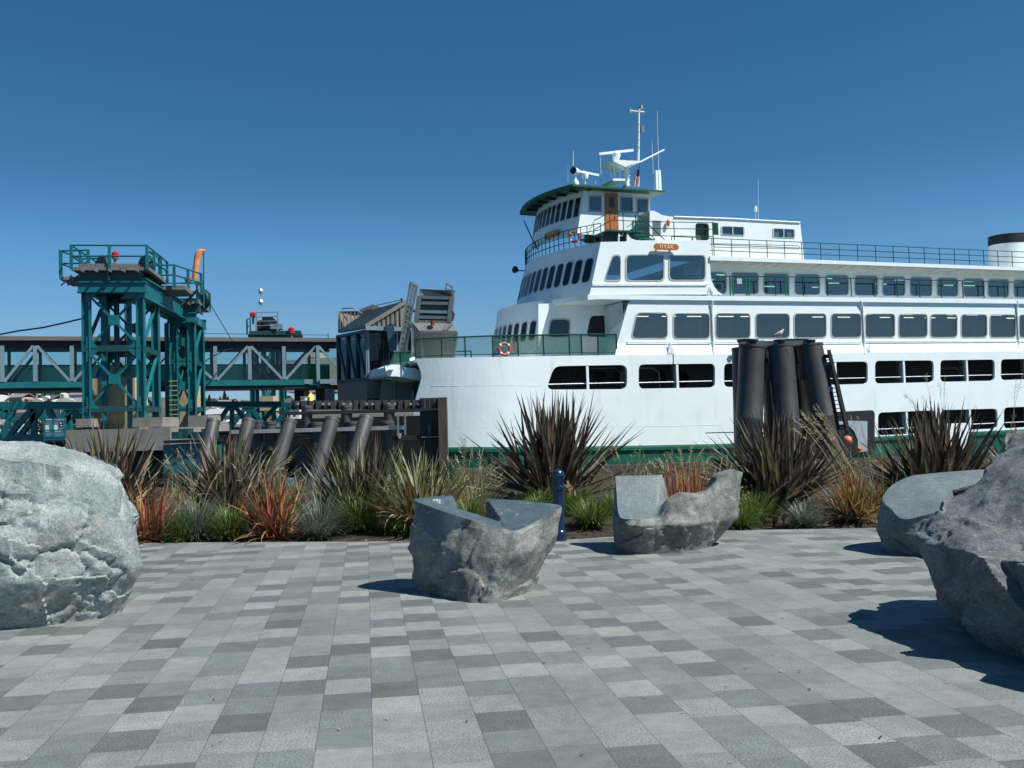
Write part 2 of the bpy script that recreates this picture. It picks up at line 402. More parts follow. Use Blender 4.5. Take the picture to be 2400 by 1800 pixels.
# ---------------------------------------------------------------- planting bed, bank, water, far shore
M['soil'] = pbr('dark_mulch', (.040, .030, .022), .95, var=.6, vscale=9, bump=1.0, bscale=28, col2=(.085, .062, .042))
M['bank'] = pbr('bank_earth', (.06, .055, .045), .95, var=.5, vscale=3, bump=1.0, bscale=6)
def bed_z(x, y):
    t = y - edge_y(x)
    cr = .60 if x > -1.2 else .45
    z = -.035 + max(0, min(t, 6.3) - .4) * (cr / 5.9) + noise.noise((x * 1.3, y * 1.3, 0)) * .04 * min(1, t * 2) + noise.noise((x * 6, y * 6, 3)) * .015 * min(1, t * 3)
    if t > 6.8: z -= (t - 6.8) * .75
    return max(z, -4.6)
mb = MB(); rows = []
for t in (0, .1, .25, .4, .6, .8, 1, 1.3, 1.6, 2, 2.5, 3, 3.6, 4.3, 5, 5.7, 6.3, 6.8, 7.6, 9, 11, 13.5):
    rows.append([(x, edge_y(x) + t, bed_z(x, edge_y(x) + t)) for x in [-16 + k * .25 for k in range(137)]])
mb.grid(rows)
o = mb.build('planting_bed', M['soil'], smooth=True, fix=False); tag(o, kind='structure')
def water_material():
    m, nt, N, L = _new('harbour_water')
    out = N.new('ShaderNodeOutputMaterial'); b = N.new('ShaderNodeBsdfPrincipled'); L.new(b.outputs[0], out.inputs[0])
    b.inputs['Base Color'].default_value = (.012, .035, .042, 1); b.inputs['Roughness'].default_value = .12
    tc = N.new('ShaderNodeTexCoord'); nz = N.new('ShaderNodeTexNoise'); nz.inputs['Scale'].default_value = .8; nz.inputs['Detail'].default_value = 6
    L.new(tc.outputs['Object'], nz.inputs['Vector']); bp = N.new('ShaderNodeBump'); bp.inputs['Strength'].default_value = .5; bp.inputs['Distance'].default_value = .3
    L.new(nz.outputs['Fac'], bp.inputs['Height']); L.new(bp.outputs[0], b.inputs['Normal']); return m
WATER_Z = -4.2
mb = MB(); mb.face([(-6000, 16, WATER_Z), (6000, 16, WATER_Z), (6000, 9000, WATER_Z), (-6000, 9000, WATER_Z)])
tag(mb.build('water', water_material()), kind='structure')

# ---------------------------------------------------------------- boulders
def rock_material(name, lo, hi, vein, bump=.8, sc=1.0, rust=None, rough=.85):
    m, nt, N, L = _new(name)
    out = N.new('ShaderNodeOutputMaterial'); b = N.new('ShaderNodeBsdfPrincipled'); L.new(b.outputs[0], out.inputs[0]); b.inputs['Roughness'].default_value = rough
    tc = N.new('ShaderNodeTexCoord')
    def nz(s, d, r=.6, dist=0, st=None):
        n = N.new('ShaderNodeTexNoise'); n.inputs['Scale'].default_value = s; n.inputs['Detail'].default_value = d; n.inputs['Roughness'].default_value = r; n.inputs['Distortion'].default_value = dist
        if st:
            mp = N.new('ShaderNodeMapping'); mp.inputs['Scale'].default_value = st; mp.inputs['Rotation'].default_value = (.4, .5, .3); L.new(tc.outputs['Object'], mp.inputs[0]); L.new(mp.outputs[0], n.inputs['Vector'])
        else: L.new(tc.outputs['Object'], n.inputs['Vector'])
        return n.outputs['Fac']
    def ramp(f, a, ca, bb, cb):
        r = N.new('ShaderNodeValToRGB'); r.color_ramp.elements[0].position = a; r.color_ramp.elements[0].color = (*ca, 1)
        r.color_ramp.elements[1].position = bb; r.color_ramp.elements[1].color = (*cb, 1); L.new(f, r.inputs[0]); return r.outputs[0]
    def mix(f, a, c, k=1.0):
        x = N.new('ShaderNodeMix'); x.data_type = 'RGBA'
        L.new(f, x.inputs['Factor']); L.new(a, x.inputs['A'])
        if isinstance(c, tuple): x.inputs['B'].default_value = (*c, 1)
        else: L.new(c, x.inputs['B'])
        return x.outputs['Result']
    base = ramp(nz(2.2 * sc, 10, .7, .6), .36, lo, .66, hi)
    spk = ramp(nz(45 * sc, 5, .7), .42, (.45, .45, .45), .62, (1.25, 1.25, 1.25))
    mm = N.new('ShaderNodeMix'); mm.data_type = 'RGBA'; mm.blend_type = 'MULTIPLY'; mm.inputs['Factor'].default_value = .6; L.new(base, mm.inputs['A']); L.new(spk, mm.inputs['B'])
    c = mm.outputs['Result']
    c = mix(ramp(nz(3 * sc, 8, .6, 1.5, (1, 1, 3.5)), .60, (0, 0, 0), .72, (.75, .75, .75)), c, vein)
    if rust: c = mix(ramp(nz(1.6 * sc, 6, .6, .8), .58, (0, 0, 0), .75, (.6, .6, .6)), c, rust)
    L.new(c, b.inputs['Base Color'])
    h1 = nz(9 * sc, 12, .72, .4); h2 = nz(60 * sc, 4, .6)
    ma = N.new('ShaderNodeMath'); ma.operation = 'MULTIPLY_ADD'; L.new(h2, ma.inputs[0]); ma.inputs[1].default_value = .25; L.new(h1, ma.inputs[2])
    bp = N.new('ShaderNodeBump'); bp.inputs['Strength'].default_value = bump; bp.inputs['Distance'].default_value = .045
    L.new(ma.outputs[0], bp.inputs['Height']); L.new(bp.outputs[0], b.inputs['Normal'])
    return m
M['rock_light'] = rock_material('pale_grey_rock', (.18, .22, .222), (.40, .44, .435), (.54, .56, .54), .6, rust=(.34, .30, .18))
M['rock_green'] = rock_material('green_grey_rock', (.115, .13, .12), (.31, .33, .305), (.48, .49, .44), .65, sc=1.6, rust=(.17, .135, .085))
M['rock_dark'] = rock_material('dark_grey_rock', (.13, .155, .16), (.29, .32, .32), (.42, .45, .45), .9, sc=1.3)
M['rock_cut'] = rock_material('sawn_stone_face', (.060, .085, .10), (.115, .15, .165), (.26, .30, .31), .12, sc=1.2, rough=.38)
M['rock_cut2'] = rock_material('honed_stone_face', (.12, .155, .165), (.20, .24, .245), (.31, .35, .35), .2, sc=1.2, rough=.55)

def catmull(pts, n):
    m = len(pts); out = []
    for i in range(n):
        t = i / n * m; k = int(t); f = t - k
        p0, p1, p2, p3 = (pts[(k + j - 1) % m] for j in range(4))
        out.append(tuple(.5 * (2 * b + (c - a) * f + (2 * a - 5 * b + 4 * c - d) * f * f + (3 * b - a - 3 * c + d) * f ** 3) for a, b, c, d in zip(p0, p1, p2, p3)))
    return out
def fbm(p, o=5, h=.9):
    return noise.fractal(p, h, 2.1, o, noise_basis='PERLIN_ORIGINAL')
def boulder(name, levels, rim, topz, centre, mats, amp=.05, freq=2.2, crack=.0, seed=0, facet=.12, grain=0.0, n=170, side=46, top=44, tops=None, polished=None, topamp=.0):
    """levels: [(z, outline)...] from the ground up, rim outline at topz(x, y), then the top surface"""
    outl = [(z, catmull(o_, n)) for z, o_ in levels]; rm = catmull(rim, n)
    rows = []; mi = []
    K = len(levels)
    for s in range(side + 1):
        t = s / side * K; k = min(int(t), K - 1); f = t - k
        row = []
        for j in range(n):
            a = outl[k]; A = V((*a[1][j], a[0]))
            if k + 1 < K: B = V((*outl[k + 1][1][j], outl[k + 1][0]))
            else: B = V((*rm[j], topz(*rm[j])))
            if k + 1 < K or True:
                g = f
            row.append(A.lerp(B, g))
        rows.append(row)
    # soften the corners between levels
    for it in range(3):
        for s in range(1, side - (2 if polished else 0)):
            for j in range(n): rows[s][j] = (rows[s - 1][j] + rows[s][j] * 2 + rows[s + 1][j]) / 4
    c3 = V((*centre, 0)); off = V((seed * 7.3, seed * 3.1, seed * 1.7))
    def disp(p, att):
        d = (p - V((c3.x, c3.y, p.z * .6 + .1)));  d.normalize()
        q = p * freq + off
        a = fbm(q) * amp + abs(fbm(q * .6 + off, 3)) * amp * .8 - amp * .3
        a += fbm(q * 4.5, 4) * amp * .16
        if grain:
            g1 = V((p.x * .8 - p.z * .55, p.y, p.x * .55 + p.z * .8)); a += grain * (fbm(V((g1.x * 9, g1.y * 5, g1.z * 1.6)) + off, 5) + .6 * abs(fbm(V((g1.x * 4, g1.y * 4, g1.z * .9)) + off, 3)))
        if facet:
            for fs, fk in ((.62, 1.0), (1.7, .28)):
                dv, pv = noise.voronoi(q * fs + V((fbm(q * .8) * .15, 0, fbm(q * .7) * .15)))
                a += facet * fk * max(-.6, min(.6, (q * fs - pv[0]).dot(noise.cell_vector(pv[0] * 5.7 + V((.5, .5, .5))))))  
        if crack:
            dd = noise.voronoi(p * freq * .55 + off + V((fbm(q) * .35, fbm(q + V((5, 5, 5))) * .35, 0)))[0]
            a -= crack * math.exp(-(dd[1] - dd[0]) / .045)
        return p + d * a * att
    pol = []
    for s in range(side + 1):
        for j in range(n):
            p = rows[s][j]
            att = min(1, (side - s) / 3 + .0) if polished else 1
            if polished and polished(p): att = 0
            rows[s][j] = disp(p, att)
            if s == 0: rows[s][j].z = -.03
    trows = []
    c0 = V((centre[0], centre[1], 0))
    for r in range(1, top + 1):
        f = 1 - r / top
        row = []
        for j in range(n):
            x = c0.x + (rows[side][j].x - c0.x) * f; y = c0.y + (rows[side][j].y - c0.y) * f
            p = V((x, y, topz(x, y)))
            if topamp: p = p + V((0, 0, 1)) * (fbm(p * freq + off) * topamp + fbm(p * freq * 4 + off, 4) * topamp * .3)
            row.append(p)
        trows.append(row)
    mb = MB()
    base = V((c3.x, c3.y, 0))
    allr = [[p - base for p in r] for r in rows + trows]
    mb.grid(allr, 0, True)
    nf = n * side
    for i in range(len(mb.m)):
        if i >= nf: mb.m[i] = 1 if (tops is None or tops(V(mb.v[mb.f[i][0]]) + base)) else 0
        elif polished:
            q = V(mb.v[mb.f[i][0]]) + base
            if polished(q): mb.m[i] = 1
    o = mb.build(name, mats, smooth=True, angle=50); o.location = base
    return o
def table(x, t):
    if x <= t[0][0]: return t[0][1]
    for (a, b), (c, d) in zip(t, t[1:]):
        if x <= c: return b + (d - b) * (x - a) / (c - a)
    return t[-1][1]
def sst(a, b, x):
    t = max(0, min(1, (x - a) / (b - a))); return t * t * (3 - 2 * t)
def plane3(p, q, r):
    n_ = (V(q) - V(p)).cross(V(r) - V(p)); p = V(p)
    return lambda x, y: p.z - (n_.x * (x - p.x) + n_.y * (y - p.y)) / n_.z
# centre seat: natural block sawn into a notched seat
slab = plane3((0, 9.38, .64), (.455, 10.15, .79), (-.3, 10.45, .865))
def seat_top(x, y):
    A, B, C = V((-1.04, 10.0)), V((-.25, 9.47)), V((-.05, 9.40)); p = V((x, y))
    side_ = (x + .07) - (y - 9.40) * (-.3 + .07) / (10.45 - 9.40)
    zs = slab(x, y)
    best = 9; hz = 0
    for (a, ha), (b, hb) in (((V((-.90, 10.45)), .90), (A, .90)), ((A, .90), (B, .685)), ((B, .685), (C, .645))):
        ab = b - a; t = max(0, min(1, (p - a).dot(ab) / ab.length_squared)); d = (p - a - ab * t).length
        if d < best: best = d; hz = ha + (hb - ha) * t
    zl = .40 + (hz - .40) * (1 - sst(.24, .42, best))
    return zs if side_ > 0 else zl + (zs - zl) * (1 - sst(0, .03, -side_)) * (zs > zl)
rimc = [(-1.02, 10.06), (-.72, 9.76), (-.45, 9.58), (-.25, 9.47), (-.08, 9.40), (.03, 9.40), (.25, 9.74), (.455, 10.12), (.40, 10.22), (.1, 10.36), (-.3, 10.45), (-.62, 10.55), (-.92, 10.38)]
midc = [(-1.06, 10.02), (-.76, 9.66), (-.5, 9.46), (-.3, 9.32), (-.12, 9.24), (.02, 9.28), (.22, 9.66), (.37, 10.08), (.34, 10.2), (.1, 10.42), (-.3, 10.55), (-.62, 10.62), (-.98, 10.42)]
basc = [(-1.00, 10.12), (-.78, 9.7), (-.56, 9.42), (-.40, 9.25), (-.24, 9.22), (-.14, 9.32), (.06, 9.7), (.18, 10.02), (.16, 10.15), (.0, 10.4), (-.3, 10.5), (-.6, 10.52), (-.9, 10.42)]
pol = lambda p: p.x < -.42 and p.y < 10.02 and p.z > .56 + max(0, (abs(p.x + .78) - .05)) * .75 - .02
o = boulder('carved_stone_seat', [(0, basc), (.42, midc)], rimc, seat_top, (-.35, 10.0), [M['rock_green'], M['rock_cut']], .022, 2.6, .0, 1, facet=.03, grain=.035, polished=pol)
tag(o, 'carved boulder seat standing alone in the middle of the plaza with notched blue-grey sawn top', 'stone seat')
# second seat with a raised back, red plant behind its hump
def seat2_top(x, y):
    zb = table(y, [(12.15, .42), (12.45, .445), (12.7, .50), (12.85, .58), (12.97, .68), (13.1, .82), (13.18, .905), (13.6, .905)])
    zf = table(x, [(1.7, .42), (1.8, .50), (1.92, .62), (2.08, .71), (2.3, .695), (2.42, .72), (2.52, .80), (2.66, .91), (2.85, .965), (3.0, .92)])
    k = sst(1.72, 1.86, x - max(0, y - 12.5) * .30)
    zr = zf - sst(12.75, 13.0, y) * .28 * (1 - sst(2.45, 2.62, x))
    return zb * (1 - k) + zr * k
rim2 = [(1.30, 12.55), (1.33, 12.33), (1.5, 12.24), (1.72, 12.30), (1.95, 12.38), (2.2, 12.46), (2.5, 12.66), (2.78, 12.82), (2.97, 12.98), (2.9, 13.2), (2.6, 13.25), (2.0, 13.3), (1.62, 13.32), (1.37, 13.3), (1.32, 12.95)]
mid2 = [(1.25, 12.55), (1.27, 12.3), (1.48, 12.14), (1.74, 12.16), (2.0, 12.18), (2.26, 12.28), (2.52, 12.55), (2.75, 12.75), (2.88, 12.98), (2.85, 13.2), (2.6, 13.3), (2.0, 13.35), (1.62, 13.4), (1.35, 13.35), (1.26, 12.95)]
bas2 = [(1.29, 12.6), (1.32, 12.4), (1.5, 12.3), (1.74, 12.28), (2.0, 12.34), (2.2, 12.5), (2.38, 12.7), (2.5, 12.85), (2.55, 13.0), (2.5, 13.2), (2.4, 13.25), (2.0, 13.3), (1.62, 13.3), (1.37, 13.25), (1.3, 12.95)]
o = boulder('carved_stone_seat', [(0, bas2), (.36, mid2)], rim2, seat2_top, (2.05, 12.78), [M['rock_green'], M['rock_cut2']], .03, 2.8, .012, 2, facet=.035, grain=.02,
            tops=lambda p: p.x < 1.9 and p.z < 1.2, polished=lambda p: False)
tag(o, 'boulder seat with honed raised back and a red plant behind it, beside the planting bed', 'stone seat')
# sloping boulder at the right, partly behind the big one
def rock3_top(x, y):
    f = table(x, [(4.4, .37), (4.85, .545), (5.2, .62), (6.2, .74)]); bk = table(x, [(4.4, .74), (5.0, .86), (6.2, .92)])
    return f + (bk - f) * sst(11.35, 12.5, y)
rim3 = [(4.46, 12.1), (4.44, 11.8), (4.5, 11.5), (4.85, 11.38), (5.2, 11.42), (6.0, 11.55), (6.25, 12.0), (6.1, 12.5), (5.6, 12.65), (4.95, 12.5)]
mid3 = [(4.40, 12.1), (4.36, 11.8), (4.46, 11.45), (4.85, 11.28), (5.2, 11.3), (6.1, 11.45), (6.35, 12.0), (6.2, 12.6), (5.6, 12.75), (4.95, 12.6)]
bas3 = [(4.46, 12.1), (4.42, 11.8), (4.56, 11.5), (4.85, 11.34), (5.2, 11.35), (6.0, 11.5), (6.2, 12.0), (6.1, 12.5), (5.6, 12.65), (4.95, 12.5)]
o = boulder('boulder', [(0, bas3), (.25, mid3)], rim3, rock3_top, (5.3, 12.0), [M['rock_dark'], M['rock_cut2']], .03, 2.2, .02, 3, facet=.06, polished=lambda p: False)
tag(o, 'boulder with flat sloping grey-green top, behind the largest right boulder at the bed edge', 'boulder')
# big rough boulder at the right edge
def rock4_top(x, y):
    return table(x, [(3.2, .80), (3.5, .92), (3.78, 1.13), (4.05, 1.28), (4.3, 1.38), (4.8, 1.47), (5.8, 1.2)]) - max(0, 7.4 - y) * .30 - max(0, y - 8.3) * .3
low4 = [(3.20, 7.68), (3.18, 7.25), (3.18, 6.85), (3.22, 6.45), (3.34, 5.85), (3.9, 5.4), (4.85, 5.5), (5.6, 6.6), (5.1, 8.05), (4.2, 8.5), (3.65, 8.18)]
bas4 = [(3.40, 7.72), (3.34, 7.25), (3.31, 6.9), (3.31, 6.5), (3.38, 5.95), (3.9, 5.55), (4.8, 5.6), (5.5, 6.6), (5.0, 8.0), (4.2, 8.4), (3.85, 8.15)]
mid4 = [(3.06, 7.62), (3.10, 7.2), (3.16, 6.8), (3.22, 6.4), (3.34, 5.8), (3.9, 5.3), (4.9, 5.4), (5.7, 6.6), (5.2, 8.1), (4.2, 8.6), (3.4, 8.2)]
rim4 = [(3.32, 7.75), (3.36, 7.35), (3.42, 6.95), (3.5, 6.5), (3.7, 6.1), (4.1, 5.9), (4.9, 6.0), (5.4, 6.8), (5.0, 8.0), (4.3, 8.4), (3.6, 8.15)]
o = boulder('boulder', [(0, bas4), (.20, low4), (.66, mid4)], rim4, rock4_top, (4.3, 7.1), [M['rock_dark'], M['rock_dark']], .07, 1.5, .03, 4, facet=.16, topamp=.06, n=220, side=60, top=60)
tag(o, 'largest rough grey boulder at the right edge of the plaza casting a long dark shadow', 'boulder')
# rear rock peeking over it
def rock5_top(x, y):
    return table(x, [(5.2, .85), (5.5, 1.30), (5.62, 1.42), (5.9, 1.35), (6.6, 1.1)]) - max(0, 11 - y) * .5
out5 = [(5.30, 11.0), (5.45, 10.7), (6.0, 10.5), (6.7, 10.6), (6.9, 11.0), (6.4, 11.35), (5.7, 11.35)]
o = boulder('boulder', [(0, [(x * 1.0 + .05, y) for x, y in out5]), (.8, [(x - .08, y) for x, y in out5])], [(5.45, 11.0), (5.55, 10.85), (6.0, 10.75), (6.5, 10.8), (6.7, 11.0), (6.3, 11.25), (5.75, 11.2)], rock5_top, (6.0, 11.0),
            [M['rock_green'], M['rock_green']], .03, 2.2, .03, 5, facet=.12, topamp=.04)
tag(o, 'pointed brown-grey boulder peeking up behind the top of the largest right boulder', 'boulder')
# big pale boulder at the left edge
def rock6_top(x, y):
    return table(-x, [(3.5, 1.08), (3.75, 1.22), (4.0, 1.36), (4.33, 1.51), (4.8, 1.61), (5.4, 1.62), (6.3, 1.3)]) - max(0, 9.25 - y) * .25 - max(0, y - 9.8) * .4
bas6 = [(-3.52, 9.2), (-3.68, 8.85), (-4.05, 8.55), (-4.6, 8.38), (-5.3, 8.3), (-6.2, 8.8), (-6.2, 10), (-5, 10.5), (-3.9, 10.1)]
lo6 = [(-3.37, 9.15), (-3.55, 8.75), (-3.95, 8.42), (-4.6, 8.25), (-5.3, 8.15), (-6.3, 8.7), (-6.3, 10.1), (-5, 10.7), (-3.8, 10.3)]
md6 = [(-3.47, 9.3), (-3.62, 8.85), (-4.0, 8.5), (-4.6, 8.3), (-5.3, 8.2), (-6.3, 8.7), (-6.3, 10.1), (-5, 10.7), (-3.8, 10.3)]
rim6 = [(-3.66, 9.45), (-3.8, 9.1), (-4.1, 8.85), (-4.6, 8.75), (-5.3, 8.7), (-6.0, 9.0), (-6.0, 9.9), (-5, 10.3), (-4.0, 10.0)]
bas6, lo6, md6, rim6 = ([(x - (.14 if x > -4.5 else .05), y) for x, y in q] for q in (bas6, lo6, md6, rim6))
o = boulder('boulder', [(0, bas6), (.42, lo6), (.85, md6)], rim6, rock6_top, (-4.9, 9.35), [M['rock_light'], M['rock_light']], .05, 1.3, .07, 6, facet=.17, topamp=.05, n=240, side=80, top=70)
tag(o, 'massive pale grey cracked boulder at the left edge of the plaza', 'boulder')

# ---------------------------------------------------------------- bollard
b0 = ground(1312, 1267)
bo = thing('bollard', 'navy blue lighted bollard at the bed edge behind the middle carved seat', 'bollard', b0)
mb = MB(); mb.lathe([(.098, -.02), (.098, .09), (.093, .125), (.08, .14), (.074, .15), (.074, .70)], (0, 0, 0), 28); mb.build('post', M['navy'], bo, True)
mb = MB(); mb.lathe([(.074, .70), (.088, .705), (.09, .72), (.09, .755), (.086, .765), (.076, .77)], (0, 0, 0), 28); mb.build('collar', M['navy'], bo, True)
M['diffuser'] = pbr('frosted_lens', (.30, .34, .38), .3, var=.03)
mb = MB(); mb.lathe([(.058, .765), (.058, .87)], (0, 0, 0), 24); mb.build('lamp_lens', M['diffuser'], bo, True)
mb = MB()
for k in range(9):
    a = k * 6.28318 / 9 + .2; mb.box((-.015, -.008, .762), (.015, .008, .875))
    for i in range(len(mb.v) - 8, len(mb.v)):
        x, y, z = mb.v[i]; y += .068; mb.v[i] = (x * math.cos(a) - y * math.sin(a), x * math.sin(a) + y * math.cos(a), z)
mb.build('lamp_guard', M['navy'], bo)
mb = MB(); mb.lathe([(.082, .87), (.088, .88), (.088, .915), (.082, .94), (.068, .965), (.045, .982), (.015, .99)], (0, 0, 0), 28); mb.build('cap', M['navy'], bo, True)
# ================================================================ the ferry (local axes: x aft, y inboard, z up)
TH, EPS = R(21.5), .0108
t_ = V((math.cos(TH) * math.cos(EPS), math.sin(TH) * math.cos(EPS), math.sin(EPS)))
m_ = V((-math.sin(TH), math.cos(TH), 0)); k_ = t_.cross(m_)
SM = Matrix((t_, m_, k_)).transposed().to_4x4(); SM.translation = at(1250, 900, 53)
SI = SM.inverted()
camL = SI @ CAM; S3 = SI.to_3x3()
def sp(x, y, d=0.0):            # pixel -> ship point on the plane y = d
    r = S3 @ ray(x, y)
    return camL + r * ((d - camL.y) / r.y)
def sh2(x, y, d=0.0):
    p = sp(x, y, d); return (p.x, p.z)
def bowd(s): return .062 * max(0, -1.0 - s) ** 2
def spb(x, y, extra=0.0):       # pixel -> point on the side plating that bends inboard at the bow
    d = 0
    for _ in range(12): d = bowd(sp(x, y, d + extra).x)
    return sp(x, y, d + extra)
SE = sp(2640, 800, 0).x          # aft end of what is modelled
DC, BEAM = 5.8, 11.6            # centreline and beam
def zline(pairs, d):            # polyline through pixels on plane d, extrapolated; returns z(s)
    ps = [sh2(x, y, d) for x, y in pairs]
    def f(s):
        a, b = ps[0], ps[1]
        for i in range(len(ps) - 1):
            a, b = ps[i], ps[i + 1]
            if s <= b[0]: break
        return a[1] + (b[1] - a[1]) * (s - a[0]) / (b[0] - a[0])
    return f
FERRY = thing('ferry', 'large white and green double-decked car ferry moored behind the planting bed', 'ferry', M=SM)
W_ = M['white']
YA = (0, 1, 0)
# ---- side plating with the car deck openings
ztop = zline([(1072, 838), (1442, 832), (1950, 828), (2400, 822.6)], 0)
zgr = zline([(1300, 1047), (1500, 1044), (1705, 1040), (2045, 1023.6), (2378, 1007)], 0)
def P2(px): return [sh2(x, y) for x, y in px]
up_open = [[(1299, 858), (1470, 855), (1470, 912), (1280, 913)], [(1497, 854), (1676, 852), (1676, 908), (1497, 911)], [(1697, 852), (1866, 849.5), (1866, 904), (1697, 907)],
           [(1882, 849), (2034, 847), (2034, 899.5), (1882, 903.5)], [(2051, 845.5), (2188.5, 844.5), (2188.5, 895.5), (2051, 899)], [(2204, 844), (2331.5, 842.5), (2331.5, 892), (2204, 895)],
           [(2346, 842), (2466, 840), (2466, 886.5), (2346, 891)]]
lo_open = [[(1946, 975), (2043, 968), (2043, 1058), (1946, 1066)], [(2058, 967), (2193.5, 961.5), (2193.5, 1013), (2058, 1021)], [(2204.5, 961), (2338, 957.5), (2338, 1004), (2204.5, 1011.5)], [(2353, 955), (2470, 951), (2470, 997), (2353, 1004.5)]]
holes = [rounded(P2(o), .32 if i else .40) for i, o in enumerate(up_open)] + [rounded(P2(o), .34) for o in lo_open]
s0 = sh2(1300 - 55, 900)[0]
def bottom_g(s): return zgr(s)
outer = [(s0, ztop(s0))]
N_ = 24
outer = [(s0 + (SE - s0) * k / N_, zgr(s0 + (SE - s0) * k / N_)) for k in range(N_ + 1)] + [(s0 + (SE - s0) * k / N_, ztop(s0 + (SE - s0) * k / N_)) for k in range(N_, -1, -1)]
door = holes.pop(7)             # the boarding door is a notch that reaches into the green hull
mb = MB()
dl = [p for p in door]
mb.plate(outer, holes, lambda a, b: (a, 0, b), (0, .14, 0))
# bow plating, bending inboard
sB = sp(980, 870, 2.0).x
topB = [(1245, 835.5), (1180, 836.5), (1120, 837.5), (1072, 838.3), (1020, 839.3), (971, 840.5)]
frontx = [(971, 840.5), (985, 862), (989, 879), (983, 905), (975, 932), (970, 960), (964, 1000), (958, 1049)]
sb = [spb(x, y) for x, y in frontx]
rows = []
nz_ = 14
for k in range(nz_ + 1):
    f = k / nz_; row = []
    # front edge point at this level
    zf_top, zf_bot = sb[0].z, sb[-1].z
    zf = zf_top + (zf_bot - zf_top) * f
    sfe = table(-zf, sorted([(-p.z, p.x) for p in sb]))
    for j in range(19):
        s = s0 + (sfe - s0) * j / 18
        zt = table(s, sorted([(spb(x, y).x, spb(x, y).z) for x, y in topB])); zb = zgr(max(s, s0 - 3)) + .012 * max(0, s0 - s) ** 1.3
        row.append((s, bowd(s), zt + (zb - zt) * f))
    rows.append(row)
mb.grid(rows); mb.grid([[(a, b + .14, c) for a, b, c in r] for r in rows])
# port side plating so that the hull is closed
mb.box((s0, BEAM - .14, zgr(0) - .2), (SE, BEAM, ztop(0)))
mb.build('side_plating', W_, FERRY)
# plate seams: slightly proud weld lines
for pr in ([(1010, 905), (1270, 904)], [(1010, 1003), (1560, 999)], [(1560, 999), (1700, 995)]):
    a, b = [spb(x, y, -.012) for x, y in pr]
    n = 10; mb = MB()
    for k in range(n):
        q0 = a.lerp(b, k / n); q1 = a.lerp(b, (k + 1) / n)
        mb.bar((q0.x, bowd(q0.x) - .004, q0.z), (q1.x, bowd(q1.x) - .004, q1.z), .012, .012)
    mb.build('weld_seam', M['white2'], FERRY)
# rounded white coaming beads round the openings, mullions and guard rails
for i, (hp, raw) in enumerate(list(zip(holes, up_open + lo_open[1:]))):
    a, b = P2(raw)[0], P2(raw)[1]
    xm = {0: 1378, 1: 1588.5, 3: 1959.5, 4: 2120, 5: 2267.5}.get(i)
    if i >= 7: xm = {7: 2127, 8: 2275, 9: 2413}[i]
    if xm is None: xm = (raw[0][0] + raw[1][0]) / 2
    ym = (raw[0][1] + raw[2][1]) / 2
    sm, zm = sh2(xm, ym)
    mb = MB()
    zs = [p[1] for p in hp]; zt, zb = max(zs), min(zs)
    tp = min([p for p in hp if p[1] > zm], key=lambda p: abs(p[0] - sm))[1]; bt = min([p for p in hp if p[1] < zm], key=lambda p: abs(p[0] - sm))[1]
    zt2 = P2([raw[0]])[0][1]; zb2 = P2([raw[3]])[0][1]
    mb.box((sm - .07, .02, zb - .02), (sm + .07, .12, zt + .02))
    mb.build('mullion', W_, FERRY)
    mb = MB()
    zr = zb + (zt - zb) * .27
    x0 = min(p[0] for p in hp) + .02; x1 = max(p[0] for p in hp) - .06
    mb.tube([(x0, .16, zr), (x1, .16, zr)], .028, 6)
    mb.build('guard_rail', M['white2'], FERRY)
# ---- green hull below, with sheer strake and vertical fender ribs
mb = MB()
rows = []
svals = [s0 + (SE - s0) * k / 40 for k in range(41)]
bows = [sb[-1].x + (s0 - sb[-1].x) * k / 14 for k in range(14)]
def zg_any(s): return zgr(max(s, s0 - 3)) + .012 * max(0, s0 - s) ** 1.3
allS = bows + svals
for dz, dd in ((0, -.10), (-.10, -.13), (-.26, -.13), (-.30, -.02), (-.9, .0), (-2.2, .1), (-5.5, .6)):
    rows.append([(s, bowd(s) + dd, zg_any(s) + dz) for s in allS])
mb.grid(rows)
mb.grid([[(s, bowd(s) - .10, zg_any(s)) for s in allS], [(s, bowd(s) + .3, zg_any(s) + .001) for s in allS]])
for xr in (1152, 1170):
    p = spb(xr, 1075, -.05)
    mb.box((p.x - .05, p.y - .04, p.z - .8), (p.x + .05, p.y + .10, p.z + .42))
mb.build('green_hull', M['hullgreen'], FERRY)
# ---- car decks: floors, ceilings, casing
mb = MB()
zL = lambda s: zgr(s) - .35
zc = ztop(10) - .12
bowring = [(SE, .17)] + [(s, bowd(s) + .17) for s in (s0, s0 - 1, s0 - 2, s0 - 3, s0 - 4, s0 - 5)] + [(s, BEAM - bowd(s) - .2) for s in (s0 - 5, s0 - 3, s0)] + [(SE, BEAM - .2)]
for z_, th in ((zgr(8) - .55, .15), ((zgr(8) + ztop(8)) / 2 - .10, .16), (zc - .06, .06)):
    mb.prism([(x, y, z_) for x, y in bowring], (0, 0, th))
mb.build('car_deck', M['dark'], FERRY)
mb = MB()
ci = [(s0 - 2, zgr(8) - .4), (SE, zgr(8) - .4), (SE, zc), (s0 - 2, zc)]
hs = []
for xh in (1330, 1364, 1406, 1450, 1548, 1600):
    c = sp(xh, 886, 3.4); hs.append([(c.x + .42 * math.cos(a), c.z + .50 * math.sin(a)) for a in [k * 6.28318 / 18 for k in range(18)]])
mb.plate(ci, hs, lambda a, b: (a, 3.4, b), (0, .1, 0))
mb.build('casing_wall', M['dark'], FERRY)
M['pillar'] = pbr('deck_pillar_paint', (.16, .19, .19), .6)
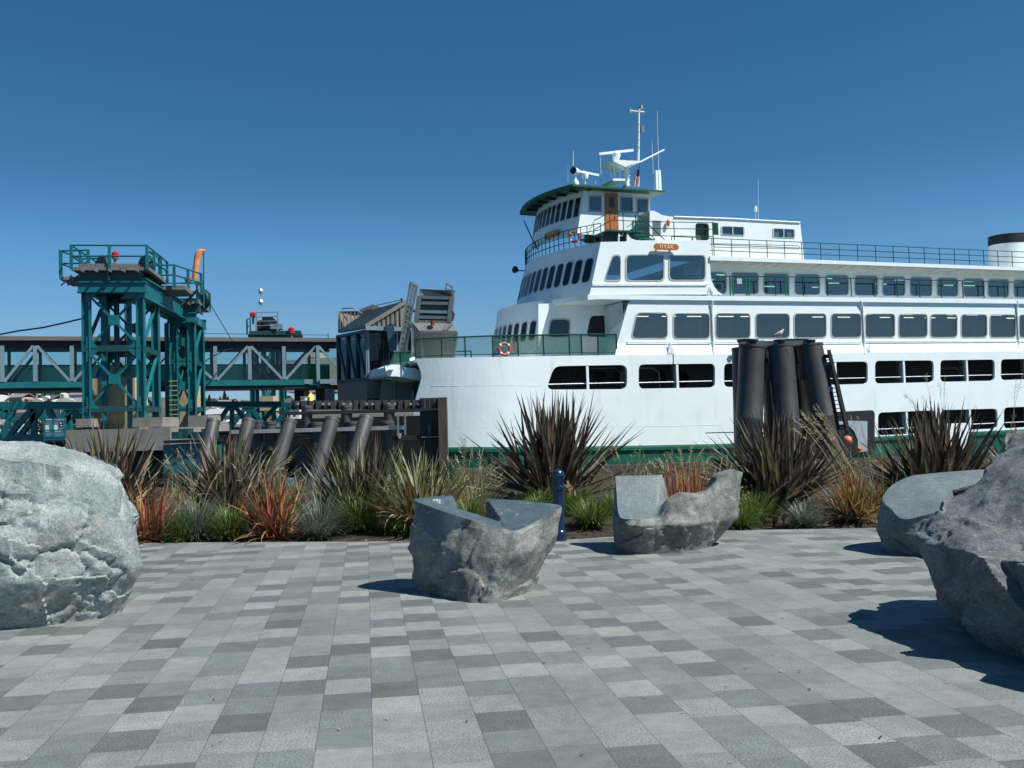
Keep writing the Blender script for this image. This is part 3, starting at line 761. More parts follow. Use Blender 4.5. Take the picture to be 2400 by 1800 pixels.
for x in (1466, 1581, 2110, 2258, 1790, 1955, 2400):
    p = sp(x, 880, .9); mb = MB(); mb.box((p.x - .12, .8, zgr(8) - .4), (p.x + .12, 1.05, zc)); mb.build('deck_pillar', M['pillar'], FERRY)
for x in (1440, 1530, 2240):
    p = sp(x, 862, 1.6); mb = MB(); mb.tube([(p.x - 1.5, 1.6, p.z), (p.x, 1.6, p.z), (p.x + .4, 1.6, p.z - .3), (p.x + .4, 1.6, p.z - 1.6)], .06, 6); mb.build('deck_pipe', M['grey'], FERRY)
mb = MB(); p = sp(2290, 985, 1.3); q = sp(2240, 985, 1.3); r_ = sp(2296, 967, 1.3)
mb.tube([q, p, r_], .045, 6); mb.build('deck_hose', M['orange'], FERRY)
# ---- boarding door frame in the lowest opening
mb = MB()
a = sh2(1946, 966); b = sh2(2046, 961); c = sh2(2046, 1060); d = sh2(1946, 1066)
od = rounded([(a[0], a[1]), (b[0], b[1]), (c[0], c[1]), (d[0], d[1])], .3)
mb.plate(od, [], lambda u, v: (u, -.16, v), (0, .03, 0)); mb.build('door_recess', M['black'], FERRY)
mb = MB()
pts = [(1958, 985), (2033, 987), (2033, 1058), (2012, 1060), (2010, 1030), (2003, 1012), (1992, 1000), (1974, 996), (1958, 996)]
mb.prism([sp(x, y, -.22) for x, y in pts], (0, .05, 0))
mb.build('door_frame', pbr('pale_grey_paint', (.33, .38, .42), .5), FERRY)
mb = MB()
hp = rounded([sh2(x, y, -.25) for x, y in [(2215, 993), (2270, 991), (2270, 1052), (2213, 1056)]], .25)
mb.plate(hp, [], lambda u, v: (u, -.25, v), (0, .08, 0)); mb.build('hatch_cover', M['white2'], FERRY)

# ---- passenger deckhouse
D1 = .24
zs_t = zline([(1276, 701), (1400, 690.5), (1900, 692), (2400, 700)], .1); zs_b = zline([(1276, 713), (1400, 701), (1669, 702), (1900, 704), (2400, 711)], .1)
zled = zline([(1400, 806), (1569, 806), (1950, 804), (2400, 800)], D1)
def win(poly2, d, parent, frame_w=.07, pane=M['pane'], frame=M['frame'], depth=.10, proud=.025, name='window'):
    """window in a plane y = d: gasket frame with a pane of glass as its sub-part"""
    mb = MB(); c = V((0, 0))
    for p in poly2: c += V(p)
    c /= len(poly2)
    big = [tuple(V(p) + (V(p) - c).normalized() * frame_w * .6) for p in poly2]; small = [tuple(V(p) - (V(p) - c).normalized() * frame_w * .5) for p in poly2]
    mb.plate(big, [small], lambda u, v: (u, d - proud, v), (0, proud + .06, 0))
    f = mb.build(name, frame, parent)
    mb = MB(); mb.plate(poly2, [], lambda u, v: (u, d + .03, v), (0, .012, 0)); mb.build('pane', pane, f)
    return f
deck_w = [[(1492, 733), (1564, 733), (1564, 793), (1479.5, 793)], [(1578, 734.5), (1663, 734.5), (1663, 793.5), (1578, 793.5)], [(1677, 734.5), (1758, 734.5), (1758, 793), (1677, 793)],
          [(1771, 735), (1850, 735), (1850, 792.5), (1771, 792.5)], [(1861, 735), (1936, 735), (1936, 791), (1861, 792)]]
for a, b in ((1948, 2018), (2027.5, 2097), (2106, 2173), (2180.5, 2243), (2252.5, 2313), (2320, 2380.5), (2388, 2446)):
    deck_w.append([(a, 735 + (a - 1948) * .006), (b, 735 + (a - 1948) * .007), (b, 790.5), (a, 791)])
wp = [rounded([sh2(x, y, D1) for x, y in q], .27) for q in deck_w]
sw0, sw1 = sh2(1472, 709, D1), sh2(1441, 831, D1)
zw_t = lambda s: zs_b(s) + .06
mb = MB()
left = rounded([sh2(1441, 808, D1), (sw0[0] + 6, zled(sw0[0] + 6)), (sw0[0] + 6, zw_t(sw0[0] + 6)), (sw0[0] + .1, zw_t(sw0[0]))], .35)[15:]
outer = [(sh2(1446, 806, D1)[0] + (SE - sh2(1446, 806, D1)[0]) * k / 12, zled(sh2(1446, 806, D1)[0] + (SE - sh2(1446, 806, D1)[0]) * k / 12)) for k in range(13)]
outer += [(SE + (sw0[0] + .45 - SE) * k / 12, zw_t(SE + (sw0[0] + .45 - SE) * k / 12)) for k in range(13)]
outer += [(sw0[0] + .2, zw_t(sw0[0]) - .06), (sw0[0] + .02, zw_t(sw0[0]) - .25)]
mb.plate(outer, [p for p in wp if max(q[0] for q in p) < SE], lambda a, b: (a, D1, b), (0, .08, 0))
# sloping sill from the deckhouse wall down to the hull side
sA = sh2(1446, 806, D1)[0]
rows = [[(s, D1, zled(s)) for s in [sA + (SE - sA) * k / 12 for k in range(13)]], [(s, .0, ztop(s)) for s in [sA - .25 + (SE - sA + .25) * k / 12 for k in range(13)]],
        [(s, .16, ztop(s) - .02) for s in [sA - .25 + (SE - sA + .25) * k / 12 for k in range(13)]]]
mb.grid(rows)
# fore end of the side wall: returns inboard
e0 = V((outer[0][0], D1, outer[0][1])); e1 = V((outer[-1][0], D1, outer[-1][1]))
mb.grid([[e0 + V((-.22, -.24, ztop(sA) - zled(sA))), e0, e1], [V((e0.x + .2, 2.7, ztop(sA))), V((e0.x + .35, 2.7, e0.z)), V((e1.x + .25, 2.7, e1.z))]])
mb.build('deckhouse_wall', W_, FERRY)
for p in wp:
    if max(q[0] for q in p) < SE: win(p, D1, FERRY)
# handrail along the deckhouse and its stanchions, downpipes, small fittings
mb = MB()
for a, b in ((1472, 1667), (1677, 1855), (1862, 2019), (2026, 2384), (2389, 2440)):
    p = sp(a, 802 if a < 1900 else 799, D1 - .09); q = sp(b, 802 if a < 1900 else 798.5, D1 - .09)
    mb.tube([p + V((0, .09, 0)), p, q, q + V((0, .09, 0))], .04, 6)
mb.build('handrail', M['white2'], FERRY)
for xt, xb in ((1670, 1672), (2017, 2026), (2385, 2388)):
    mb = MB(); p = sp(xt, 704, .10); q = sp(xb, 828, .02)
    mid = sp(xb, 803, D1 - .06)
    mb.tube([p, (mid.x, D1 - .06, p.z - .5), mid, q], .055, 8); mb.tube([mid + V((0, 0, -.1)), mid + V((0, 0, .0))], .085, 8)
    mb.build('downpipe', M['white2'], FERRY)
mb = MB(); p = sp(2035, 827, .0); mb.tube([p, p + V((0, 0, .42)), p + V((.07, 0, .5)), p + V((.14, 0, .42)), p + V((.14, 0, 0))], .02, 6); mb.build('grab_hoop', M['grey'], FERRY)
mb = MB(); a, b, c = sp(1571, 803, -.05), sp(1565, 829, -.02), sp(1583, 829, -.02); mb.prism([a, b, c], (0, .15, 0)); mb.bar(sp(1580, 829, -.04), sp(1580, 853, -.04), .04); mb.build('fairlead_cover', M['white2'], FERRY)
mb = MB(); p = sp(1711, 839, 0); mb.lathe([(.17, 0), (.17, .05), (.12, .05), (.12, .0)], (p.x, -.06, p.z), 20, (0, 1, 0)); mb.build('hawse_pipe', M['grey'], FERRY)

# ---- promenade slab with rounded fore end
arcN = 28
def arc(c, d0, d1, phi, n=arcN):
    Rr = (d1 - d0) / 2 / math.sin(phi); out = []
    for j in range(n + 1):
        f = -phi + 2 * phi * j / n
        out.append((c + Rr * math.cos(phi) - Rr * math.cos(f), (d0 + d1) / 2 + Rr * math.sin(f)))
    return out
PH = R(30)
cab_b, cab_t = sp(1382, 690, .2), sp(1407, 567, .2)
def slabz(s): return zs_t(max(s, sp(1400, 690.5, .1).x))
mb = MB()
ring = [(SE, .1), (cab_b.x + .5, .1), (cab_b.x - .15, .14)] + arc(cab_b.x - .22, .3, 2 * DC - .3, PH) + [(SE, BEAM - .1)]
sc = cab_b.x
top = [(x, y, slabz(x) + .0) for x, y in ring]; bot = [(x, y, zs_b(max(x, sc)) if y < 1 else zs_b(sc)) for x, y in ring]
n = len(ring)
i0 = mb.pts(top); i1 = mb.pts(bot)
mb.f.append(tuple(range(i0, i0 + n))); mb.m.append(0); mb.f.append(tuple(range(i1 + n - 1, i1 - 1, -1))); mb.m.append(0)
for k in range(n): mb.f.append((i0 + k, i1 + k, i1 + (k + 1) % n, i0 + (k + 1) % n)); mb.m.append(0)
mb.build('promenade_deck', W_, FERRY)

# ---- upper cabin: raked round front with a row of windows
def arcwall(cb, ct, d0, d1, phi, n=64):
    """returns f(u, v, off): point on a raked round front; u across, v up"""
    Rr = (d1 - d0) / 2 / math.sin(phi)
    def f(u, v, off=0.0):
        a = -phi + 2 * phi * u
        s = cb.x + (ct.x - cb.x) * v; z = cb.z + (ct.z - cb.z) * v
        return V((s + Rr * math.cos(phi) - (Rr + off) * math.cos(a), (d0 + d1) / 2 + (Rr + off) * math.sin(a), z))
    return f
def front(name, f, parent, mat, n=64, vs=(0, .25, .5, .75, 1)):
    mb = MB(); mb.grid([[f(k / n, v) for k in range(n + 1)] for v in vs]); mb.grid([[f(k / n, v, -.15) for k in range(n + 1)] for v in vs])
    mb.grid([[f(k / n, vs[-1]) for k in range(n + 1)], [f(k / n, vs[-1], -.15) for k in range(n + 1)]])
    return mb.build(name, mat, parent, True)
def front_window(f, u0, u1, v0, v1, parent, r=.28, fw=.05, pane=M['pane_dark'], lean=0.0):
    p00, p10, p01 = f(u0, v0), f(u1, v0), f(u0, v1)
    wd = (p10 - p00).length; ht = (p01 - p00).length
    rr = rounded([(0, 0), (wd, 0), (wd, ht), (0, ht)], r, 4)
    def mp(a, b, off): return f(u0 + (u1 - u0) * a / wd, v0 + (v1 - v0) * b / ht, off)
    c = V((wd / 2, ht / 2))
    inn = [tuple(V(p) - (V(p) - c).normalized() * fw) for p in rr]
    mb = MB(); nn = len(rr)
    o0 = mb.pts([mp(*p, .0) for p in rr]); o1 = mb.pts([mp(*p, .03) for p in rr]); o2 = mb.pts([mp(*p, .03) for p in inn]); o3 = mb.pts([mp(*p, .0) for p in inn])
    for A, B in ((o0, o1), (o1, o2), (o2, o3)):
        for k in range(nn): mb.f.append((A + k, A + (k + 1) % nn, B + (k + 1) % nn, B + k)); mb.m.append(0)
    fr = mb.build('window', M['frame'], parent)
    mb = MB(); mb.face([mp(*p, .012) for p in inn]); mb.build('pane', pane, fr)
D2 = .2
CD0, CD1 = .35, 2 * DC - .35
cabf = arcwall(sp(1382, 690, CD0), sp(1408, 567, CD0), CD0, CD1, PH)
front('cabin_front', cabf, FERRY, W_)
for k in range(15):
    u = .012 + k * .0655
    front_window(cabf, u + .006, u + .056, .235, .72, FERRY, .26)
# cabin side block
cab_w = [[(1436, 598), (1454, 598), (1454, 658), (1416, 658)], [(1467, 597.6), (1556, 597.6), (1556, 658), (1467, 658)], [(1568, 598), (1653, 598), (1653, 657), (1568, 657)]]
cw = [rounded([sh2(x, y, D2) for x, y in q], r) for q, r in zip(cab_w, (.22, .30, .30))]
edge = [(1382, 690.5), (1560, 690), (1694, 690), (1684, 684), (1674, 672), (1667, 655), (1664, 630), (1664, 563), (1558, 563), (1500, 563.5), (1490, 563), (1478, 558), (1470, 548), (1469, 566), (1408, 567)]
mb = MB(); mb.plate([sh2(x, y, D2) for x, y in edge], cw, lambda a, b: (a, D2, b), (0, .09, 0)); 
a = sp(1664, 563, D2); mb.box((a.x - .1, D2 + .09, sp(1664, 690, D2).z), (a.x, 1.25, a.z - .02))
# join between side block and round front
c0, c1, c2, c3 = sp(1382, 690, D2), sp(1408, 567, D2), cabf(0, 1), cabf(0, 0); mb.face([c0, c1, c2, c3])
mb.build('cabin_side', W_, FERRY)
for p in cw: win(p, D2, FERRY, .09)
mb = MB(); pr = [sp(x, 665, D2 - .08) for x in (1390, 1658)]; mb.tube([pr[0] + V((0, .08, 0)), pr[0], pr[1], pr[1] + V((0, .08, 0))], .03, 6); mb.build('handrail', M['white2'], FERRY)
mb = MB(); a, b, c = sp(1664, 673, D2 - .05), sp(1659, 689, D2 - .05), sp(1672, 689, D2 - .05); mb.bar(a, b, .05); mb.bar(a, c, .05); mb.build('bracket', M['white2'], FERRY)
# deck on top of the cabin
mb = MB(); zcab = sp(1500, 566, D2).z - .08
ring = [(sp(1664, 563, D2).x, .3)] + [(p.x, p.y) for p in [cabf(k / 30, 1, -.1) for k in range(31)]] + [(sp(1664, 563, D2).x, BEAM - .3)]
mb.prism([(x, y, zcab) for x, y in ring], (0, 0, -.1)); mb.build('bridge_deck', M['white2'], FERRY)
# dark recess in the wing bulwark, its darkness given by a solid black block
mb = MB(); mb.prism([sp(x, y, D2 + .5) for x, y in ((1411, 566), (1469, 566), (1469, 541), (1414, 542))], (0, .2, 0)); mb.build('wing_recess', M['black'], FERRY)
mb = MB(); mb.tube([sp(1450, 566, D2 + .3), sp(1450, 548, D2 + .3)], .05, 8); mb.tube([sp(1450, 552, D2 + .3), sp(1458, 553, D2 + .3), sp(1461, 546, D2 + .3)], .025, 6); mb.build('wing_console', M['white2'], FERRY)

# ---- boat deck: shaded promenade wall, roof slab with sloping soffit
D3 = 1.35
zroof_t = zline([(1672, 600), (1900, 608.5), (2400, 626.6)], .1); zroof_b = zline([(1672, 610), (1900, 617), (2400, 634)], .1)
sR0 = sp(1664, 600, .1).x
mb = MB(); svr = [sR0 + (SE - sR0) * k / 16 for k in range(17)]
prof = lambda s: [(s, .1, zroof_t(s)), (s, .1, zroof_b(s)), (s, .22, zroof_b(s))]
mb.grid([[prof(s)[i] for s in svr] for i in range(3)]); mb.grid([[(s, .1, zroof_t(s)) for s in svr], [(s, BEAM - .1, zroof_t(s)) for s in svr]])
mb.face([(sR0, .1, zroof_t(sR0)), (sR0, .1, zroof_b(sR0)), (sR0, BEAM - .1, zroof_b(sR0)), (sR0, BEAM - .1, zroof_t(sR0))])
mb.build('boat_deck', W_, FERRY)
zwall_t = zline([(1672, 625), (1900, 635), (2400, 647)], D3)
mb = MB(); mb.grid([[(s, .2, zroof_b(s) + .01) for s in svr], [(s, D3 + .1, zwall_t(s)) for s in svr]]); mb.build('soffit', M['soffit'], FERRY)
mb = MB(); s = sR0 + .5
while s < SE - 1:
    mb.bar((s, .24, zroof_b(s) - .04), (s - .10, D3 - .02, zwall_t(s) + .02), .035, .08); s += .93
mb.build('soffit_rib', M['white2'], FERRY)
prom = [(1660, 1702), (1714, 1777), (1789.5, 1849), (1862.5, 1921), (1934, 1988.5), (2003, 2057), (2068.5, 2121), (2133, 2184), (2196, 2245), (2257.5, 2306), (2315.5, 2364), (2376, 2420)]
pw = []
for a, b in prom:
    y0 = 638.5 + (a - 1700) * .026; y1 = 688.5 + (a - 1700) * .012
    pw.append(rounded([sh2(a, y0, D3), sh2(b, y0 + .5, D3), sh2(b, y1 + .5, D3), sh2(a, y1, D3)], .26))
mb = MB(); s9 = SE
ot = [(s, zs_t(s) - .05) for s in (sR0 - 1, (sR0 + SE) / 2, SE)] + [(s, zwall_t(s)) for s in (SE, (sR0 + SE) / 2, sR0 - 1)]
pw = [p for p in pw if max(q[0] for q in p) < SE - .2]
mb.plate(ot, pw, lambda a, b: (a, D3, b), (0, .08, 0)); mb.build('promenade_wall', W_, FERRY)
M['pane_teal'] = glass('green_tinted_glass', (.45, .72, .68), .75, mirror=.16)
for p in pw: win(p, D3, FERRY, .06, M['pane_teal'])
# interiors of both saloons: ceiling with fluorescent tubes, dark back wall and floor
M['ceil'] = pbr('saloon_ceiling', (.50, .58, .58), .8); M['saloon'] = pbr('saloon_lining', (.48, .55, .56), .8)
def dl(s): return zs_b(max(s, sA))
for ftop, fbot, d, s_a in ((lambda s: zs_b(s) - .12, lambda s: ztop(s) + .05, D1, sA + .5), (lambda s: zwall_t(s) - .05, lambda s: zs_t(s) + .02, D3, sR0)):
    ss = [s_a + (SE - s_a) * k / 8 for k in range(9)]
    mb = MB(); mb.grid([[(s, d + .12, ftop(s)) for s in ss], [(s, BEAM - 1, ftop(s)) for s in ss]]); mb.build('saloon_ceiling', M['ceil'], FERRY)
    mb = MB(); mb.grid([[(s, d + .12, fbot(s)) for s in ss], [(s, BEAM - 1.5, fbot(s)) for s in ss], [(s, BEAM - 1.5, ftop(s) + .01) for s in ss]])
    for s in (s_a, SE - .1): mb.face([(s, d + .1, fbot(s)), (s, BEAM - 1.5, fbot(s)), (s, BEAM - 1.5, ftop(s)), (s, d + .1, ftop(s))])
    mb.build('saloon_lining', M['saloon'], FERRY)
    s = s_a + .7
    while s < SE - 1.5:
        for dd in (1.9, 3.6, 5.6, 7.6):
            if rnd.random() < (.75 if d < 1 else .4):
                a = s + rnd.uniform(-.1, .4); b = a + rnd.uniform(.8, 1.2)
                mb = MB(); mb.bar((a, dd, ftop(a) - .04), (b, dd, ftop(b) - .04), .07, .04); mb.build('ceiling_lamp', M['lamp'], FERRY)
        s += 2.0
# ---- green rail along the promenade
def rail(name, path, h, levels, posts, mat, r=.028, rp=None, parent=None, post_extra=0):
    """path: ship points of the foot of the rail; posts = spacing"""
    mb = MB(); rp = rp or r
    for lv in levels: mb.tube([p + V((0, 0, h * lv)) for p in path], r, 6)
    acc = 0; L_ = []
    for a, b in zip(path, path[1:]):
        n = max(1, round((b - a).length / posts))
        L_ += [a.lerp(b, k / n) for k in range(n)]
    L_.append(path[-1])
    for p in L_: mb.tube([p + V((0, 0, -post_extra)), p + V((0, 0, h))], rp, 6)
    return mb.build(name, mat, parent if parent else FERRY)
foot = [V((s, .3, zs_t(s))) for s in (sp(1668, 690, .3).x, 8, 12, 18, SE)]
zz = sp(1900, 649.5, .3).z - zs_t(sp(1900, 649.5, .3).x)
rail('promenade_railing', foot, zz, (1.0,), 1.75, M['dgreen'], .035)
for xa, xb in ((1712, 1719), (1750, 1757), (1842, 1848)):
    for x in (xa, xb):
        mb = MB(); p = sp(x, 690, .3); mb.box((p.x - .04, .27, zs_t(p.x)), (p.x + .04, .33, zs_t(p.x) + zz)); mb.build('gate_post', M['green'], FERRY)
mb = MB(); p = sp(1733, 659, .26); mb.box((p.x - .17, .25, p.z - .16), (p.x + .17, .28, p.z + .16)); mb.build('notice_plate', pbr('plate_grey', (.38, .46, .45), .5), FERRY)
# ---- rail along the boat deck roof
foot = [V((s, .25, zroof_t(s))) for s in (sp(1674, 600, .25).x, 9, 13, 18, 25, SE)]
hr = sp(1950, 571, .25).z - zroof_t(sp(1950, 571, .25).x)
rail('boat_deck_railing', foot, hr, (1.0, .66, .33), 1.28, M['dgreen'], .024)
mb = MB(); p0, p1 = sp(1675, 571, .18), sp(1872, 576, .18)
mb.tube([p0, p1, p1 + V((.08, 0, -.1)), p1 + V((0, 0, -.2)), p0 + V((0, 0, -.2)), p0 + V((-.08, 0, -.1))], .02, 6, closed=True); mb.build('stowed_gangrail', M['dgreen'], FERRY)
# ---- long house on the boat deck
D4 = .95
hse = [(1523, 470), (1523, 494), (1532, 494), (1541, 498), (1552, 504), (1570, 507.5), (1700, 512), (1873, 522), (1876, 526), (1885, 612), (1523, 602)]
hw = [rounded([sh2(x, y, D4) for x, y in q], .10) for q in ([(1691, 530.6), (1743, 532), (1743, 552.5), (1691, 551)], [(1812, 535.5), (1861.5, 537.5), (1861.5, 558), (1812, 556.5)])]
hd = rounded([sh2(x, y, D4) for x, y in [(1630, 522.5), (1662, 523.5), (1662, 564), (1630, 564)]], .22)
mb = MB(); mb.plate([sh2(x, y, D4) for x, y in hse[1:]], hw + [hd], lambda a, b: (a, D4, b), (0, .08, 0))
rt = [sp(x, y, D4) for x, y in hse[1:8]]
mb.grid([rt, [V((p.x, BEAM - D4, p.z)) for p in rt]])
a, b = sp(1874, 522, D4), sp(1885, 612, D4); mb.face([a, b, V((b.x, BEAM - D4, b.z)), V((a.x, BEAM - D4, a.z))])
mb.build('boat_deck_house', W_, FERRY)
mb = MB(); e = [sp(x, y, D4 - .04) for x, y in ((1580, 508), (1700, 512), (1875.5, 521.5))]; mb.tube(e, .045, 6); mb.build('house_roof_edge', M['white2'], FERRY)
for p in hw:
    f = win(p, D4, FERRY, .09, M['pane'], M['frame'])
    mb = MB(); cs = sum(q[0] for q in p) / len(p); zz_ = [q[1] for q in p]; mb.box((cs - .04, D4 - .02, min(zz_)), (cs + .04, D4 + .02, max(zz_))); mb.build('window_bar', M['frame'], f)
    mb = MB(); xs = [q[0] for q in p]
    if p is hw[1]:
        for c_ in (min(xs) + .28, max(xs) - .28):
            for k in range(5): mb.box((c_ - .2 + k * .08, D4 + .06 + (k % 2) * .03, min(zz_) + .03), (c_ - .12 + k * .08, D4 + .09 + (k % 2) * .03, max(zz_) - .06))
        mb.build('curtain', M['white2'], f)
    else:
        mb.box((min(xs), D4 + .06, min(zz_)), (max(xs), D4 + .2, min(zz_) + .12)); mb.build('lace_curtain', M['white2'], f)
mb = MB(); q0, q1 = sp(1500, 508, D4 + .5), sp(1876, 615, D4 + .5); mb.box((q0.x, 2.2, q1.z), (q1.x, 2.3, q0.z)); mb.build('cabin_lining', M['saloon'], FERRY)
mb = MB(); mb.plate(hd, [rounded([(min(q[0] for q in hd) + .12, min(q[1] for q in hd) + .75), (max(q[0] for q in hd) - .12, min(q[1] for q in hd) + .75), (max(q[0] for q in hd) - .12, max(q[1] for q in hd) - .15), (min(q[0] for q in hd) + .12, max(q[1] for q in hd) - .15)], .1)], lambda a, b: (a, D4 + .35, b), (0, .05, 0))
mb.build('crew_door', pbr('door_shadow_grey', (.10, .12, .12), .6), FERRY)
mb = MB()
for k in range(9):
    a = sp(1530, 517.5 + k * 3.9, D4 - .02); b = sp(1549.5, 518 + k * 3.9, D4 - .02); mb.bar(a, b, .03, .035)
mb.build('louvre', M['grey'], FERRY)
mb = MB(); p = sp(1566, 522, D4 - .15); mb.lathe([(.02, -.25), (.10, -.1), (.10, .1), (.03, .2)], p, 10); mb.build('deck_light', M['orange'], FERRY)

# ---- pilothouse
D5 = 2.3
plf = arcwall(sp(1353, 545, D5), sp(1369, 443, D5), D5, 2 * DC - D5, R(25))
front('pilothouse_front', plf, FERRY, W_)
for k in range(13):
    u = .012 + k * .0758
    front_window(plf, u + .004, u + .062, .36, .83, FERRY, .04, .05)
side = [(1353, 548), (1546, 560), (1546, 502), (1532, 494), (1523, 494), (1523, 446), (1369, 443)]
pd = [[(1381, 460), (1409, 460.5), (1409, 495.5), (1380.5, 495)], [(1454.5, 462), (1483, 463), (1483, 497), (1455, 496)], [(1491.5, 464.5), (1519.5, 465), (1519.5, 500.5), (1492, 499)]]
pdp = [[sh2(x, y, D5) for x, y in q] for q in pd]
mb = MB(); mb.plate([sh2(x, y, D5) for x, y in side], pdp, lambda a, b: (a, D5, b), (0, .08, 0))
a = sp(1523, 446, D5); b = sp(1523, 500, D5); mb.face([a, b, V((b.x, BEAM - D5, b.z)), V((a.x, BEAM - D5, a.z))]); mb.build('pilothouse_side', W_, FERRY)
for p in pdp: win(rounded(p, .04, 2), D5, FERRY, .10)
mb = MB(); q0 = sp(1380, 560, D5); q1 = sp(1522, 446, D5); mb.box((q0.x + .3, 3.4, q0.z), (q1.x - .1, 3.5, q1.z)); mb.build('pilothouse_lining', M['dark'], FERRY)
mb = MB(); dd = [sh2(x, y, D5) for x, y in ((1417, 453), (1447, 454), (1449, 538), (1418, 537))]
wi = [sh2(x, y, D5) for x, y in ((1426, 463), (1438.5, 463), (1439.5, 487), (1426.5, 487))]
mb.plate(dd, [wi], lambda a, b: (a, D5 - .05, b), (0, .05, 0)); dr = mb.build('pilothouse_door', M['wood'], FERRY)
mb = MB(); mb.plate(wi, [], lambda a, b: (a, D5 - .02, b), (0, .01, 0)); mb.build('door_window', M['pane_dark'], dr)
mb = MB()
for x, y in ((1443, 505),): p = sp(x, y, D5 - .1); mb.tube([p + V((0, .05, 0)), p, p + V((0, 0, -.12))], .03, 6)
mb.build('handle', M['alu'], dr)
# roof with a broad green eave
zr_ = lambda x, y, d: sp(x, y, d)
A0 = sp(1347, 432, D5 - .75); B0 = sp(1559, 447, D5 - .75)
rf = arcwall(V((A0.x - .12, 0, A0.z)), V((A0.x - .12, 0, A0.z)), D5 - .75, 2 * DC - D5 + .3, R(23))
ringt = [V((B0.x, D5 - .75, B0.z))] + [rf(k / 30, 0) for k in range(31)] + [V((B0.x, 2 * DC - D5 + .75, B0.z))]
sl_ = (B0.z - A0.z) / (B0.x - A0.x)
ringt = [V((p.x, p.y, A0.z + sl_ * max(0, p.x - A0.x) * 1.0)) for p in ringt]
mb = MB(); n = len(ringt)
cx = sum(p.x for p in ringt) / n; cy = DC
def shr(p, k): return V((cx + (p.x - cx) * k, cy + (p.y - cy) * k, p.z))
lays = [[p + V((0, 0, -.10)) for p in ringt], ringt, [shr(p, .97) + V((0, 0, .05)) for p in ringt], [shr(p, .3) + V((0, 0, .25)) for p in ringt]]
und = [shr(p, .97) + V((0, 0, -.08)) for p in ringt]
mb.grid([und] + lays, 0, True)
i = mb.pts(lays[-1]); mb.f.append(tuple(range(i, i + n))); mb.m.append(0); i = mb.pts([p + V((0, 0, .0)) for p in und]); mb.f.append(tuple(range(i, i + n))); mb.m.append(0)
mb.build('pilothouse_roof', pbr('roof_green', (.010, .085, .045), .45, var=.2), FERRY)
for u in (.06, .2, .34, .48, .62, .76): 
    mb = MB(); p = plf(u, .97, .05); q = plf(u, 1.0, .75); mb.bar(p, V((q.x, q.y, A0.z - .16)), .10, .16); mb.build('eave_bracket', M['black'], FERRY)
for x in (1378, 1455):
    mb = MB(); p = sp(x, 447, D5); mb.bar((p.x, D5, p.z + .05), (p.x, D5 - .6, p.z + .12), .10, .16); mb.build('eave_bracket', M['black'], FERRY)
# name boards
def name_board(x0, x1, y0, y1, d, f=None):
    a, b, c = sp(x0, (y0 + y1) / 2, d), sp(x1, (y0 + y1) / 2, d), sp((x0 + x1) / 2, y0, d); e_ = sp((x0 + x1) / 2, y1, d)
    wd = b.x - a.x; ht = c.z - e_.z; ch = ht * .33
    pl = [(-wd / 2 + ch, -ht / 2), (wd / 2 - ch, -ht / 2), (wd / 2, -ht / 2 + ch), (wd / 2, ht / 2 - ch), (wd / 2 - ch, ht / 2), (-wd / 2 + ch, ht / 2), (-wd / 2, ht / 2 - ch), (-wd / 2, -ht / 2 + ch)]
    pl = rounded(pl, ch * .5, 2)
    mb = MB(); mb.plate(pl, [], lambda u, v: (u, 0, v), (0, .07, 0)); o = mb.build('name_board', M['wood'], FERRY)
    letters('HYAK', ht * .58, .17).build('lettering', M['cream'], o)
    mb = MB(); mb.box((-wd * .3, .07, -.05), (-wd * .25, .35, .05)); mb.box((wd * .25, .07, -.05), (wd * .3, .35, .05)); mb.build('board_bracket', M['grey'], o)
    return o, (a + b) / 2, wd
o, c, wd = name_board(1533, 1591, 571, 585.5, D2 - .28); o.location = c
o, c, wd = name_board(1533, 1591, 571, 585.5, D2 - .28)
u_ = .30; p = plf(u_, .10, .10); q = plf(u_ + .01, .10, .10); o.location = p; o.rotation_euler.z = math.atan2((p - q).y, (p - q).x) ; tag(o, 'wooden name board in shade on the rounded pilothouse front')
# ---- rails round the bridge deck
edge_pts = [cabf(k / 24, 1, -.05) for k in range(25)]
rail('bridge_railing', edge_pts, 1.05, (1.0, .66, .33), 1.3, M['dgreen'], .024)
foot = [sp(1412, 542, D2 + .1), cabf(0, 1, -.05)]
zf = zcab + .05
f1 = sp(1489, 519, D2 + .05); f2 = sp(1672, 522, D2 + .05); zb = sp(1558, 563, D2 + .05).z
mb = MB()
for dz in (0, .38, .80):
    mb.tube([f1 + V((-.55, 0, -.35 - dz * .6)), f1 + V((0, 0, -dz)), f2 + V((0, 0, -dz))], .024, 6)
for x in (1489, 1579, 1669.6):
    p = sp(x, 520, D2 + .05); mb.tube([p, V((p.x, p.y, zb - .1))], .026, 6)
mb.box((f2.x - .05, f2.y - .03, f2.z - .7), (f2.x + .3, f2.y + .03, f2.z))
mb.build('wing_railing', M['dgreen'], FERRY)
